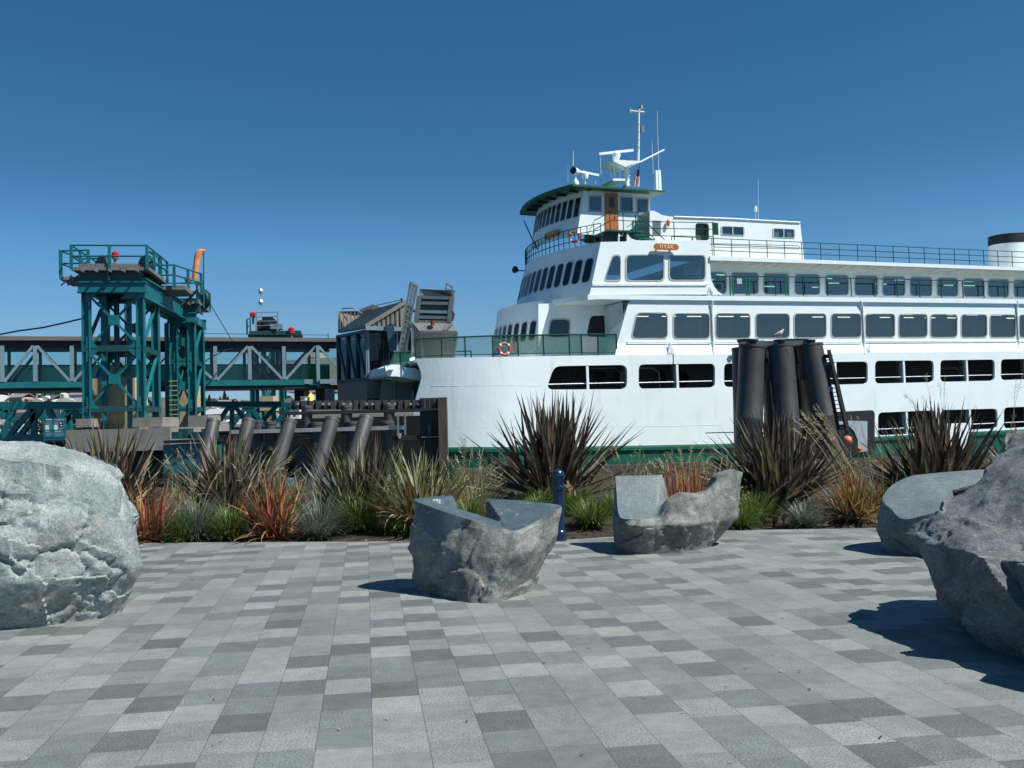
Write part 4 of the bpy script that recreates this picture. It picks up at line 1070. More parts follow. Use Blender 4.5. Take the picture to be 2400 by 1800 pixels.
# pilothouse door landing, rails and stair
mb = MB(); a, b = sp(1424, 538, D2 + .2), sp(1506, 540, D2 + .2); mb.box((a.x, D2 + .2, a.z - .07), (b.x, D5, a.z)); mb.build('door_landing', M['green'], FERRY)
mb = MB(); zt_ = sp(1450, 496, D2 + .2).z; zl_ = a.z
for dz in (0, .5): mb.tube([(a.x + .15, D5, zt_ - dz - .15), (a.x + .3, D2 + .2, zt_ - dz), (b.x - .3, D2 + .2, zt_ - dz)], .024, 6)
for x in (1429, 1460, 1489): p = sp(x, 500, D2 + .2); mb.tube([(p.x, p.y, zt_), (p.x, p.y, zl_ - .02)], .024, 6)
e1, e2 = sp(1489, 498, D2 + .2), sp(1557, 561, D2 + .2); mb.tube([(b.x - .3, D2 + .2, zt_), e1 + V((.2, 0, -.15)), e2, e2 + V((0, 0, -.15))], .026, 6)
mb.build('landing_railing', M['dgreen'], FERRY)
st = thing('tmp', '', '') if False else None
mb = MB(); p, q = sp(1478, 540, D2 + .3), sp(1534, 566, D2 + .3)
for dy in (0, .65): mb.bar(p + V((0, dy, 0)), q + V((0, dy, 0)), .05, .18)
for k in range(5):
    c_ = p.lerp(q, (k + .5) / 5); mb.box((c_.x - .12, c_.y, c_.z - .02), (c_.x + .12, c_.y + .65, c_.z + .02))
mb.tube([sp(1484, 548, D2 + .3), sp(1492, 527, D2 + .3), sp(1500, 524, D2 + .3), sp(1507, 529, D2 + .3), sp(1535, 562, D2 + .3)], .024, 6)
mb.build('stair', M['green'], FERRY)

# ---- fore passenger deck: recessed house front, curved deckhouse front, openings
DR = 2.6
mb = MB()
rw = [[(1290, 748), (1336, 748), (1334, 790), (1284, 790)], [(1384, 740), (1432, 739), (1428, 790), (1374, 790)]]
rwp = [rounded([sh2(x, y, DR) for x, y in q], .28) for q in rw]
mb.plate([sh2(x, y, DR) for x, y in ((1262, 838), (1462, 834), (1480, 706), (1262, 712))], rwp, lambda a, b: (a, DR, b), (0, .08, 0)); mb.build('recess_wall', W_, FERRY)
win(rwp[0], DR, FERRY, .08, M['pane_dark'])
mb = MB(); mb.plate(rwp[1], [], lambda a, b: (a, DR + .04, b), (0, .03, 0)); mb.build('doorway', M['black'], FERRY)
lowf = arcwall(sp(1255, 838, DR), sp(1272, 704, DR), DR, 2 * DC - DR + .6, PH)
front('deckhouse_front', lowf, FERRY, W_)
for k in range(10): front_window(lowf, .03 + k * .095, .03 + k * .095 + .066, .30, .66, FERRY, .25)
mb = MB(); zf_ = ztop(0) - .02
ring = [(10, .15)] + [(s, bowd(s) + .1) for s in (s0, s0 - 1, s0 - 2, s0 - 3, s0 - 4, s0 - 5)] + [(sb[0].x, bowd(sb[0].x)), (sb[0].x - .6, 6), (sb[0].x, 11), (s0 - 2, BEAM - .2), (10, BEAM - .2)]
mb.prism([(x, y, zf_) for x, y in ring], (0, 0, -.12)); mb.build('fore_deck', M['white2'], FERRY)
# green mesh bulwark rail
M['mesh'] = None
def mesh_material(name, col, sc, open_=.55):
    m, nt, N, L = _new(name)
    out = N.new('ShaderNodeOutputMaterial'); b = N.new('ShaderNodeBsdfPrincipled'); b.inputs['Base Color'].default_value = (*col, 1)
    tr = N.new('ShaderNodeBsdfTransparent'); mx = N.new('ShaderNodeMixShader')
    tc = N.new('ShaderNodeTexCoord'); mp = N.new('ShaderNodeMapping'); mp.inputs['Rotation'].default_value = (0, R(45), 0); mp.inputs['Scale'].default_value = (sc, 0, sc); L.new(tc.outputs['Object'], mp.inputs[0])
    ch = N.new('ShaderNodeSeparateXYZ'); L.new(mp.outputs[0], ch.inputs[0])
    def m2(op, a, b_=None):
        n = N.new('ShaderNodeMath'); n.operation = op
        for i, v in enumerate((a, b_)):
            if v is None: continue
            if isinstance(v, (int, float)): n.inputs[i].default_value = v
            else: L.new(v, n.inputs[i])
        return n.outputs[0]
    fx = m2('FRACT', ch.outputs[0]); fz = m2('FRACT', ch.outputs[2])
    a = m2('GREATER_THAN', fx, 1 - (1 - open_) / 2); c = m2('GREATER_THAN', fz, 1 - (1 - open_) / 2); g = m2('MAXIMUM', a, c)
    L.new(g, mx.inputs[0]); L.new(tr.outputs[0], mx.inputs[1]); L.new(b.outputs[0], mx.inputs[2]); L.new(mx.outputs[0], out.inputs[0])
    return m
M['mesh'] = mesh_material('green_wire_mesh', (.012, .11, .065), 14, .60)
M['mesh_dense'] = mesh_material('dense_green_mesh', (.010, .10, .060), 14, .22)
M['mesh_grey'] = mesh_material('grey_wire_mesh', (.20, .20, .18), 12, .45)
px = [(975, 840), (1036, 838), (1091, 837), (1156, 836), (1215, 834.5), (1275, 833.5), (1335.5, 832.5), (1364, 832), (1403, 832), (1446, 832)]
ft = [spb(x, y, .15) for x, y in px]
tp_y = [794, 791.5, 789.5, 787, 786, 785, 784, 784, 783.5, 783.5]
mb = MB()
tops_ = [V((f.x, f.y, spb(x, ty, .15).z)) for f, (x, y), ty in zip(ft, px, tp_y)]
for f, t in zip(ft, tops_): mb.tube([f, t], .04, 6)
mb.tube(tops_, .045, 6); mb.tube([f + V((0, 0, .12)) for f in ft], .03, 6)
mb.build('bow_railing', M['dgreen'], FERRY)
for k in range(len(ft) - 1):
    mt_ = M['mesh'] if k < 3 else M['mesh_dense']
    if k == 7: mt_ = M['mesh_grey']
    mb = MB(); mb.face([ft[k] + V((.03, .02, .12)), ft[k + 1] + V((-.03, .02, .12)), tops_[k + 1] + V((-.03, .02, -.04)), tops_[k] + V((.03, .02, -.04))]); mb.build('mesh_panel', mt_, FERRY)
# far side bow rail and furniture
mb = MB()
fr = [V((p.x - .2, 2 * DC - p.y, p.z)) for p in ft[:6]]; tr_ = [V((t.x - .2, 2 * DC - t.y, t.z)) for t in tops_[:6]]
for f, t in zip(fr, tr_): mb.tube([f, t], .04, 6)
mb.tube(tr_, .04, 6); mb.tube([f.lerp(t, .5) for f, t in zip(fr, tr_)], .03, 6); mb.build('far_bow_railing', M['dgreen'], FERRY)
# ---- bow: curved white visor over the car deck mouth
mb = MB()
vz = [(906, 868), (910, 859), (918, 854), (941, 855), (941, 861), (958, 862), (972, 862), (984, 869), (989, 880), (987, 891), (970, 890), (948, 885), (930, 882), (910, 882), (904, 878)]
mb.prism([sp(x, y, 2.3) for x, y in vz], (-.0, 5.2, 0)); mb.build('bow_visor', M['white2'], FERRY)
mb = MB(); h = sp(900, 866, 2.2); mb.lathe([(.09, 0), (.09, .32), (.15, .36), (.20, .46)], h + V((.5, 0, 0)), 14, (-1, 0, 0)); mb.build('fog_horn', M['white2'], FERRY)
mb = MB()
g = [sp(x, y, 2.5) for x, y in ((914, 853), (924, 826), (938, 824), (964, 822), (964, 862), (940, 862), (940, 855))]
mb.prism(g, (0, .05, 0)); mb.build('visor_mesh', M['mesh_dense'], FERRY)
mb = MB(); tt = [sp(x, y, 2.48) for x, y in ((914, 853), (924, 826), (964, 823))]; mb.tube(tt, .04, 6); mb.tube([sp(940, 825, 2.48), sp(940, 862, 2.48)], .035, 6); mb.build('visor_railing', M['dgreen'], FERRY)
mb = MB(); c = [sp(x, y, 2.4) for x, y in ((960, 840), (972, 836), (975, 852), (962, 858))]; mb.prism(c, (0, .3, 0)); mb.build('bow_bracket', M['white2'], FERRY)
mb = MB(); a = [sp(x, y, 5.2) for x, y in ((898, 878), (990, 885), (990, 945), (890, 945))]; mb.prism(a, (0, .1, 0)); mb.build('mouth_wall', pbr('grey_green_paint', (.20, .245, .22), .6), FERRY)
mb = MB(); 
for x in (925, 964): mb.tube([sp(x, 884, 5.0), sp(x, 945, 5.0)], .06, 6)
mb.tube([sp(962, 912, 4.9), sp(968, 912, 4.9), sp(968, 945, 4.9)], .12, 8); mb.build('mouth_pipe', M['grey'], FERRY)

# ---- roof gear
DM = 4.2
def on(x, y, d=DM): return sp(x, y, d)
def rod(name, pts, r, mat, parent=FERRY, n=6):
    mb = MB(); mb.tube(pts, r, n); return mb.build(name, mat, parent)
W2 = M['white2']
# main mast with platforms
mb = MB(); mb.tube([on(1469, 437), on(1468, 378)], [.16, .13], 12); mb.tube([on(1496, 380), on(1497, 264)], [.08, .06], 10)
for k in range(5): mb.bar(on(1470, 432 - k * 11), on(1477, 434 - k * 11), .04)
mast = mb.build('mast', W2, FERRY, True)
mb = MB(); mb.prism([on(x, y, DM - .8) for x, y in ((1436, 373), (1470, 376), (1500, 377), (1499, 381), (1478, 386), (1466, 391), (1440, 379))], (0, 1.6, 0)); mb.build('mast_platform', W2, mast)
mb = MB(); mb.prism([on(x, y, DM - .7) for x, y in ((1434, 421), (1440, 418), (1466, 419), (1466, 423), (1440, 424))], (0, 1.4, 0)); 
for a, b in (((1434, 420), (1427, 388)), ((1453, 419), (1453, 384)), ((1441, 418), (1438, 392)), ((1434, 392), (1452, 391)), ((1468, 436), (1456, 424)), ((1466, 395), (1440, 383))): mb.bar(on(*a), on(*b), .06)
mb.build('mast_basket', W2, mast)
mb = MB(); mb.bar(on(1404, 361), on(1484, 352), .12, .14); mb.build('radar_scanner', W2, mast)
mb = MB(); mb.lathe([(.12, -.35), (.24, -.15), (.26, .05), (.18, .18)], on(1444, 363), 12); mb.build('radar_turret', W2, mast)
rod('yard', [on(1500, 380), on(1557, 351)], .055, W2, mast)
mb = MB(); a = on(1497, 262); mb.tube([on(1474, 258), on(1484, 261), a, on(1502, 251)], .07, 8); mb.tube([a, on(1510, 263)], .06, 8); mb.lathe([(.1, -.12), (.12, .1)], on(1502, 251), 10); mb.lathe([(.1, -.12), (.12, .05)], on(1475, 260), 10); mb.build('wind_vane', pbr('vane_grey', (.42, .43, .40), .5), mast, True)
mb = MB(); c = on(1494.5, 273); mb.tube([c + V((.12 * math.cos(k * .628), 0, .17 * math.sin(k * .628))) for k in range(10)], .02, 6, closed=True)
for k in range(8): mb.tube([on(1491 + (k % 2) * 6, 285 + k * 9, DM - .1), on(1498 - (k % 2) * 5, 292 + k * 9, DM - .1)], .025, 5)
mb.build('mast_cable', M['grey'], mast)
mb = MB(); p = on(1504, 303); mb.box((p.x - .05, DM - .1, p.z - .2), (p.x + .12, DM + .1, p.z + .2)); mb.build('signal_lamp', M['grey'], mast)
rod('halyard', [on(1499, 384), on(1497, 405), on(1495, 425)], .012, M['black'], mast)
# second radar and searchlight at the near corner
mb = MB(); mb.bar(on(1357, 402), on(1403, 411), .12, .14); sc_ = mb.build('radar_scanner', W2, FERRY)
mb = MB(); mb.lathe([(.05, -.45), (.05, -.2), (.16, -.15), (.22, .1), (.2, .2), (.1, .24)], on(1371, 414), 14); mb.build('radar_turret', W2, FERRY, True)
mb = MB(); mb.lathe([(.18, -.35), (.20, -.1), (.14, .05), (.06, .1), (.06, .25)], on(1349, 425), 14); sl_o = mb.build('searchlight_base', W2, FERRY, True)
mb = MB(); dv = V((-.75, -.55, 0)); mb.lathe([(.08, -.35), (.2, -.25), (.24, .15), (.25, .2)], on(1347, 401), 18, dv); mb.lathe([(.21, .17), (.20, .205)], on(1347, 401), 18, dv, 1); mb.build('searchlight', [W2, M['black']], FERRY, True)
for (x0, y0, x1, y1, r) in ((1343, 388, 1344, 353, .03), (1331, 428, 1331, 386, .012), (1409, 431, 1407, 363, .022), (1396, 430, 1396, 422, .02), (1531, 410, 1528, 330, .022), (1544, 410, 1540, 261, .025), (1777, 517, 1777, 420, .016), (1771, 514, 1771, 490, .02)):
    rod('whip_antenna', [on(x0, y0), on(x1, y1)], [r, r * .6], pbr('antenna_white', (.62, .64, .62), .5) if 'ant' not in M else M['ant'])
    M['ant'] = bpy.data.materials['antenna_white']
mb = MB(); p = on(1541, 427); mb.box((p.x - .18, DM - .15, p.z - .75), (p.x - .05, DM + .1, p.z + .70)); mb.box((p.x + .02, DM - .15, p.z - .75), (p.x + .18, DM + .1, p.z + .72)); mb.build('antenna_housing', W2, FERRY)
mb = MB(); mb.lathe([(.06, -.2), (.1, 0), (.06, .15)], on(1771, 489), 8); mb.build('antenna_dome', W2, FERRY)
# funnel
fa, fb, fc = on(2327, 560, 4.6), on(2328, 620, 4.6), on(2334, 577, 4.6)
cx_ = on(2327, 590, 4.6).x + 3.5
mb = MB()
zt1, zt0, zbb = on(2330, 553, 4.6).z + .30, on(2330, 572, 4.6).z + .2, zroof_t(20) - .1
mb.lathe([(2.22, zbb), (2.08, zt0)], (cx_, DC, 0), 48, sy=.72); fn = mb.build('funnel', W2, FERRY, True)
mb = MB(); mb.lathe([(2.10, zt0), (2.06, zt1), (1.9, zt1 + .03), (1.9, zt1 - .2)], (cx_, DC, 0), 48, sy=.72); mb.build('funnel_band', M['black'], fn, True)
# small bow fittings on the cabin front
mb = MB(); p = cabf(.80, .92, .5); mb.lathe([(.05, -.2), (.22, .15), (.24, .18)], p, 12, (-.8, -.5, .1)); mb.bar(p, cabf(.80, .9, 0), .06); mb.build('floodlight', M['black'], FERRY, True)
mb = MB(); mb.tube([sp(1228, 517, 4.5), sp(1247, 560, 4.5), sp(1260, 585, 4.5)], .035, 6); mb.build('jackstaff', M['black'], FERRY)
mb = MB(); p = cabf(.86, .08, .15); mb.tube([p, p + V((-.3, 0, .05)), p + V((-.45, 0, -.25)), p + V((-.3, 0, -.4))], .05, 6); mb.build('bell_bracket', W2, FERRY)

# ---- loose things on the ferry
def life_ring(pos, aim, label, r=.38):
    o = thing('life_ring', label, 'life ring', pos); aim = V(aim).normalized()
    o.rotation_euler = aim.to_track_quat('Z', 'Y').to_euler()
    mb = MB(); n = 28
    mb.tube([(r * .8 * math.cos(6.28318 * k / n), r * .8 * math.sin(6.28318 * k / n), 0) for k in range(n)], r * .2, 10, closed=True); mb.build('ring', pbr('life_ring_orange', (.50, .10, .045), .6, var=.2) if 'lr' not in M else M['lr'], o, True)
    M['lr'] = bpy.data.materials['life_ring_orange']
    mb = MB()
    for k in range(4):
        a = .785 + k * 1.5708; c = V((r * .8 * math.cos(a), r * .8 * math.sin(a), 0)); d = V((-math.sin(a), math.cos(a), 0))
        mb.tube([c - d * r * .11, c + d * r * .11], r * .23, 10)
    mb.build('reflective_band', M['white2'], o)
    return o
nrm = (SM.to_3x3() @ V((0, -1, 0)))
life_ring(SM @ spb(1182, 818, .03), nrm, 'orange life ring hanging on the green mesh rail of the ferry bow')
life_ring(SM @ (cabf(.16, 1.0, .05) + V((0, 0, .55))), SM.to_3x3() @ V((-.6, -.8, 0)), 'dark orange life ring on the bridge rail below the pilothouse', .36)
mb = MB(); p = SM @ spb(1206, 813, -.02); mb.box((-.06, -.06, -.22), (.06, .06, .22)); o = mb.build('fire_extinguisher', M['lr']); o.location = p; tag(o, 'small red cylinder box beside the life ring on the bow rail', 'extinguisher')
# flag
fl = thing('flag', 'small drooping striped red, white and blue flag on the ferry mast stay', 'flag', SM @ on(1494, 410))
M['flagred'] = pbr('flag_red', (.45, .03, .04), .8); M['flagblue'] = pbr('flag_blue', (.03, .04, .16), .8); M['flagwhite'] = pbr('flag_white', (.75, .75, .75), .8)
mb = MB()
rows = []
for i in range(15):
    rows.append([V((-.12 + .03 * j + .10 * (i / 14) * (j / 8) - .12 * i / 14, .05 * math.sin(j * 1.3 + i * .3), .35 - i * .075)) for j in range(9)])
for i in range(14):
    for j in range(8):
        mb.face([rows[i][j], rows[i][j + 1], rows[i + 1][j + 1], rows[i + 1][j]], 2 if (i < 6 and j > 2) else (j % 2))
mb.build('flag_cloth', [M['flagred'], M['flagwhite'], M['flagblue']], fl)
# ================================================================ ferry terminal on the left
def px_box(mb, x0, y0, x1, y1, Y, depth):   # box whose near face covers these pixels at depth Y
    a, b = at(x0, y1, Y), at(x1, y0, Y)
    mb.box((a.x, Y, a.z), (b.x, Y + depth, b.z))
def lx(x, Y, y=900): return at(x, y, Y).x
def lz(y, Y, x=300): return at(x, y, Y).z
T = M['teal']
def lattice(mb, a0, a1, b0, b1, r):      # X between two verticals a and b
    mb.bar(a0, b1, r); mb.bar(b0, a1, r)
# ---------------------------------------------------------------- front lift towers
TROT = R(9.5)
def tower(label, Yf, Yb, xl, xr, xg, ytop, ybot, ybeam, tiers, guides, name='lift_tower', mat=T, leg=.36, group=None):
    """steel tower: four legs, head beams, horizontal struts, X bracing; pixel columns xl, xr on the near face"""
    X0, X1 = lx(xl, Yf, ytop), lx(xr, Yf, ytop); zt, zb = lz(ytop, Yf, (xl + xr) / 2), lz(ybot, Yf, (xl + xr) / 2)
    o = thing(name, label, 'tower', (X0, Yf, zb), group); o.rotation_euler.z = TROT
    def L(p): return V(p) - V((X0, Yf, zb))
    L.w = lambda p: Matrix.Rotation(-TROT, 3, 'Z') @ (V(p) - V((X0, Yf, zb)))
    for x in (X0, X1):
        for y in (Yf, Yb):
            mb = MB(); mb.box(L((x - leg / 2, y - leg / 2, zb)), L((x - leg / 2 + .05, y + leg / 2, zt))); mb.box(L((x + leg / 2 - .05, y - leg / 2, zb)), L((x + leg / 2, y + leg / 2, zt))); mb.box(L((x - leg / 2 + .05, y - .03, zb)), L((x + leg / 2 - .05, y + .03, zt)))
            mb.build('leg', mat, o)
    zbm = lz(ybeam, Yf, (xl + xr) / 2)
    mb = MB(); h = zt - zbm
    for y in (Yf - leg * .4, Yb + leg * .4): mb.box(L((X0 - .3, y - .12, zbm)), L((X1 + .3, y + .12, zt + .02))); mb.box(L((X0 - .33, y - .2, zt + .021)), L((X1 + .33, y + .2, zt + .08))); mb.box(L((X0 - .33, y - .2, zbm - .06)), L((X1 + .33, y + .2, zbm - .002)))
    for x in (X0 - .05, X1 + .05): mb.box(L((x - .12, Yf - leg * .4 + .12, zbm + .01)), L((x + .12, Yb + leg * .4 - .12, zt - .01)))
    mb.build('head_frame', mat, o)
    for k, (ya, yb_) in enumerate(tiers):
        za, zc = lz(ya, Yf, (xl + xr) / 2), lz(yb_, Yf, (xl + xr) / 2)
        for y in (Yf - .05, Yb + .05):
            mb = MB(); mb.bar(L((X0, y, za)), L((X1, y, zc)), .10); mb.bar(L((X1, y + .16, za)), L((X0, y + .16, zc)), .10); mb.build('cross_brace', mat, o)
            mb = MB(); c_ = V(((X0 + X1) / 2, y + .02, (za + zc) / 2)); mb.box(L(c_ - V((.22, .08, .22))), L(c_ + V((.22, .24, .22)))); mb.build('gusset_plate', mat, o)
            for xg, sg_ in ((X0, 1), (X1, -1)):
                for zg_, sz in ((za, -1), (zc, 1)):
                    mb = MB(); mb.prism([L((xg, y - .09, zg_)), L((xg + sg_ * .55, y - .09, zg_)), L((xg, y - .09, zg_ + sz * .55))], (0, .03, 0)); mb.build('gusset_plate', mat, o)
        for x in (X0 - .05, X1 + .05):
            mb = MB(); mb.bar(L((x, Yf, zc)), L((x, Yb, za)), .13); mb.build('side_brace', mat, o)
        mb = MB()
        for y in (Yf, Yb): mb.box(L((X0 - .2, y - .13, zc - .16)), L((X1 + .2, y + .13, zc + .12)))
        for x in (X0, X1): mb.box(L((x - .12, Yf + .13, zc - .15)), L((x + .12, Yb - .13, zc + .11)))
        mb.build('strut_ring', pbr('dark_teal_paint', (.01, .06, .065), .5) if 'tealdk' not in M else M['tealdk'], o)
        M['tealdk'] = bpy.data.materials['dark_teal_paint']
    for gx in guides:
        x = lx(gx, Yf, 800)
        for yy in (Yf + .5, Yb - .5):
            mb = MB(); mb.box(L((x - .11, yy - .1, zb)), L((x + .11, yy + .1, zbm))); mb.build('guide_column', mat, o)
    for gx in (.36, .42, .55, .6):
        x = X0 + (X1 - X0) * gx
        mb = MB(); mb.tube([L((x, (Yf + Yb) / 2, zb + 2)), L((x, (Yf + Yb) / 2, zbm))], .03, 5); mb.build('hoist_cable', M['black'], o)
    return o, L, (X0, X1, zt, zb)
def tower_rail(o, L, pts, h, name='platform_railing', mat=T, lv=(1, .5), sp_=1.6, r=.045):
    mb = MB(); pts = [V(p) for p in pts]
    for f in lv: mb.tube([L(p + V((0, 0, h * f))) for p in pts], r, 6)
    for a, b in zip(pts, pts[1:]):
        n = max(1, round((b - a).length / sp_))
        for k in range(n + (b == pts[-1])): q = a.lerp(b, k / n); mb.box(L(q + V((-.06, -.06, -.1))), L(q + V((.06, .06, h + .03))))
    return mb.build(name, mat, o)
def tower_top(o, L, X0, X1, zt, Yf, Yb, lamp=True):
    M.setdefault('grating', pbr('grating_grey', (.17, .16, .15), .6, var=.4, vscale=9))
    mb = MB(); mb.box(L((X0 - .5, Yf - .5, zt + .55)), L((X1 + .5, Yb + .5, zt + .70)))
    for k in range(5):
        x = X0 + (X1 - X0) * k / 4; mb.bar(L((x, Yf - .9, zt + .50)), L((x, Yb + .9, zt + .50)), .08, .1)
    mb.build('platform', M['grating'], o)
    mb = MB(); xc = (X0 + X1) / 2 - .1; mb.box(L((xc - 1.3, Yf - .3, zt + .09)), L((xc + 1.3, Yf + .3, zt + .54))); mb.box(L((xc - .04, Yf - .5, zt + .09)), L((xc + .04, Yf - .3, zt + .9))); mb.build('machine_base', M['tealdk'], o)
    mb = MB(); mb.box(L((xc - 1.25, Yf - .45, zt + .71)), L((xc + 1.25, Yf + .5, zt + .86))); mb.build('winch_housing', M['grating'], o)
    for dx in (-.55, 1.35):
        mb = MB(); mb.lathe([(.52, -.12), (.55, -.06), (.48, 0), (.55, .06), (.52, .12)], L((xc + dx, Yf + 1.0, zt + .95)), 24, (1, .9, 0)); mb.build('sheave', M['tealdk'], o, True)
    if lamp:
        for (dx, dz) in ((.15, 1.18),):
            mb = MB(); mb.lathe([(.07, -.4), (.07, -.02), (.16, 0), (.16, .04)], L((xc + dx, Yf + .2, zt + dz)), 10); f = mb.build('lamp_post', M['grey'], o)
            mb = MB(); mb.lathe([(.14, .04), (.17, .10), (.15, .28), (.06, .36)], L((xc + dx, Yf + .2, zt + dz)), 12); mb.build('warning_lamp', M['red'], f, True)
    h = .98
    tower_rail(o, L, [(X0 - .5, Yb + .5, zt + .7), (X0 - .5, Yf - .5, zt + .7), (X1 + .4, Yf - .5, zt + .7), (X1 + .5, Yb + .5, zt + .7)], h)
tw1, L1, (X0, X1, zt, zb) = tower('tall teal steel lift tower with railed top platform, in front at left', 45, 48.6, 202, 323, None, 664, 1004, 683, [(684, 815), (820, 957)], (236, 293))
tower_top(tw1, L1, X0, X1, zt, 45, 48.6)
# outrigger platform to the left, with its own rail
mb = MB(); a = at(152, 672, 45.5); b = at(200, 650, 45.5); mb.box(L1.w((a.x, 45, a.z + .25)), L1.w((b.x, 47.4, b.z - .02))); 
for k in range(4): x = a.x + (b.x - a.x) * k / 3; mb.bar(L1.w((x, 45.1, a.z)), L1.w((x + .5, 45.1, b.z + .05)), .07)
mb.build('outrigger_platform', M['grating'], tw1)
tower_rail(tw1, L1.w, [(b.x, 47.3, b.z), (a.x, 47.3, b.z), (a.x, 45.1, b.z), (b.x + .3, 45.1, b.z)], 1.18)
# longitudinal girders joining both towers
tw2, L2, (U0, U1, ut, ub) = tower('slimmer teal steel lift tower behind, below the windsock', 55, 58.4, 407, 447, None, 737, 985, 755, [(756, 846), (850, 958)], (388,), leg=.42)
tower_top(tw2, L2, U0 - .5, U1, ut, 55, 58.4, False)
mb = MB(); p = at(442, 690, 55); mb.lathe([(.07, -.6), (.07, 0), (.17, .02), (.17, .06)], L2.w(at(441, 662, 55)), 10); f = mb.build('lamp_post', M['grey'], tw2)
mb = MB(); mb.lathe([(.16, .06), (.19, .12), (.17, .34), (.06, .42)], L2.w(at(441, 664, 55)), 12); mb.build('warning_lamp', M['red'], f, True)
for (xa, ya, xb, yb, nm) in ((329, 674, 425, 728, 'girder'),):
    for dx in (-.6, .0):
        mb = MB(); p, q = at(xa, ya, 45.2) + V((dx, 0, 0)), at(xb, yb, 55) + V((dx, 0, 0))
        mb.bar(L1.w(p), L1.w(q), .25, .85); mb.bar(L1.w(p + V((0, 0, .44))), L1.w(q + V((0, 0, .44))), .5, .08); mb.bar(L1.w(p - V((0, 0, .44))), L1.w(q - V((0, 0, .44))), .5, .08); mb.build('girder', T, tw1)
# mid platform stepping down between the towers
a, b = at(383, 688, 50.5), at(432, 681, 50.5)
mb = MB(); mb.box(L1.w((a.x, 49, a.z)), L1.w((b.x, 52, a.z + .2))); mb.bar(L1.w((a.x - 2.2, 49, a.z - .3)), L1.w((a.x + .3, 49, a.z + .6)), .12); mb.bar(L1.w((b.x - .6, 52, a.z - .5)), L1.w((b.x + 1.2, 49, a.z)), .1); mb.build('landing', M['grating'], tw1)
tower_rail(tw1, L1.w, [(a.x - .7, 49, a.z + .2), (b.x, 49, a.z + .2), (b.x + .4, 52, a.z + .2)], 1.0, sp_=1.3)
mb = MB(); p, q = at(345, 588, 45.3), at(374, 604, 49.5); mb.bar(L1.w(p), L1.w(q), .09); mb.bar(L1.w(p - V((0, 0, .9))), L1.w(q - V((0, 0, .9))), .09); mb.bar(L1.w(q), L1.w(q - V((0, 0, 1.8))), .14); mb.build('stair_railing', T, tw1)
# yellow ladder on the rear tower
mb = MB()
for k in range(9): z = lz(893 + k * 11.2, 54.6, 407); x = lx(407, 54.6, 940); mb.bar(L2.w((x - .22, 54.55, z)), L2.w((x + .22, 54.55, z)), .05)
mb.build('ladder', pbr('ladder_yellow', (.45, .36, .12), .6), tw2)
# lower working lights on the right of the platform
mb = MB()
for x in (463, 473): mb.lathe([(.1, -.1), (.16, .1)], L2.w(at(x, 663, 54.5)), 10, (0, -1, -.5))
mb.tube([L2.w(at(460, 665, 54.6)), L2.w(at(478, 668, 54.6))], .04, 5); mb.build('work_light', M['alu'], tw2)
# windsock on its pole
ws = thing('windsock', 'orange windsock drooping from its pole on the rear lift tower', 'windsock', at(477.6, 722, 54.3))
O = ws.location.copy()
mb = MB(); mb.tube([at(477.6, 722, 54.3) - O, at(477.2, 583, 54.3) - O], .04, 6); mb.build('pole', T, ws)
mb = MB(); cen = [(476, 584, .06), (474, 586, .15), (468, 591, .19), (463.5, 602, .18), (460, 618, .16), (457.5, 636, .14), (456, 650, .12), (455.5, 658, .09)]
rows = []
for i, (x, y, r) in enumerate(cen):
    c = at(x, y, 54.3) - O
    rows.append([c + V((r * math.cos(k * .5236) * (1 + .18 * math.sin(3 * k + i)), r * .7 * math.sin(k * .5236), -.25 * r * math.cos(k * .5236))) for k in range(12)])
mb.grid(rows, 0, True); mb.build('sock', M['sail'], ws, True)
# counterweights hanging in the towers
for (x0, y0, x1, y1, Y, dp, lb) in ((212, 885, 316, 1030, 46.1, 1.6, 'tan concrete counterweight inside the front teal tower'), (410, 902, 450, 1002, 56, 1.5, 'narrow tan concrete counterweight inside the rear teal tower')):
    mb = MB(); px_box(mb, x0, y0, x1, y1, Y, dp); o = mb.build('counterweight', M['tan']); tag(o, lb, 'counterweight')
# concrete caisson with plinths
cs = thing('concrete_pier', 'grey concrete pier with square plinths under the front lift tower', 'pier', at(276, 1061, 44))
O = cs.location.copy()
def cbox(nm, x0, y0, x1, y1, Y, dp, mat=None, parent=None, O=None):
    mb = MB(); px_box(mb, x0, y0, x1, y1, Y, dp); mb.v = [tuple(V(v) - (O if O is not None else V((0, 0, 0)))) for v in mb.v]
    return mb.build(nm, mat or M['concrete'], parent)
cbox('cap_beam', 154, 1002, 399, 1061, 44, 6, parent=cs, O=O)
cbox('plinth', 178, 981, 214, 1001.7, 44.4, 1.6, parent=cs, O=O); cbox('plinth', 311, 977.5, 380, 1001.7, 44.3, 2.2, parent=cs, O=O)
mb = MB()
px_box(mb, 190, 1061.5, 370, 1140, 45, 2)
mb.v = [tuple(V(v) - O) for v in mb.v]; mb.build('pier_shaft', M['tar'], cs)
cbox('pier_dark_fill', 60, 1050, 500, 1200, 47.5, .3, M['black'], cs, O)  # black sheet added behind the shaft to darken the bright gap
cs2 = thing('concrete_pier', 'smaller stepped concrete block under the rear teal tower', 'pier', at(470, 1030, 52)); O = cs2.location.copy()
cbox('plinth', 441, 973, 488, 1010, 52, 2.2, parent=cs2, O=O); cbox('cap_beam', 465, 992, 505, 1012, 52.3, 2.5, parent=cs2, O=O)
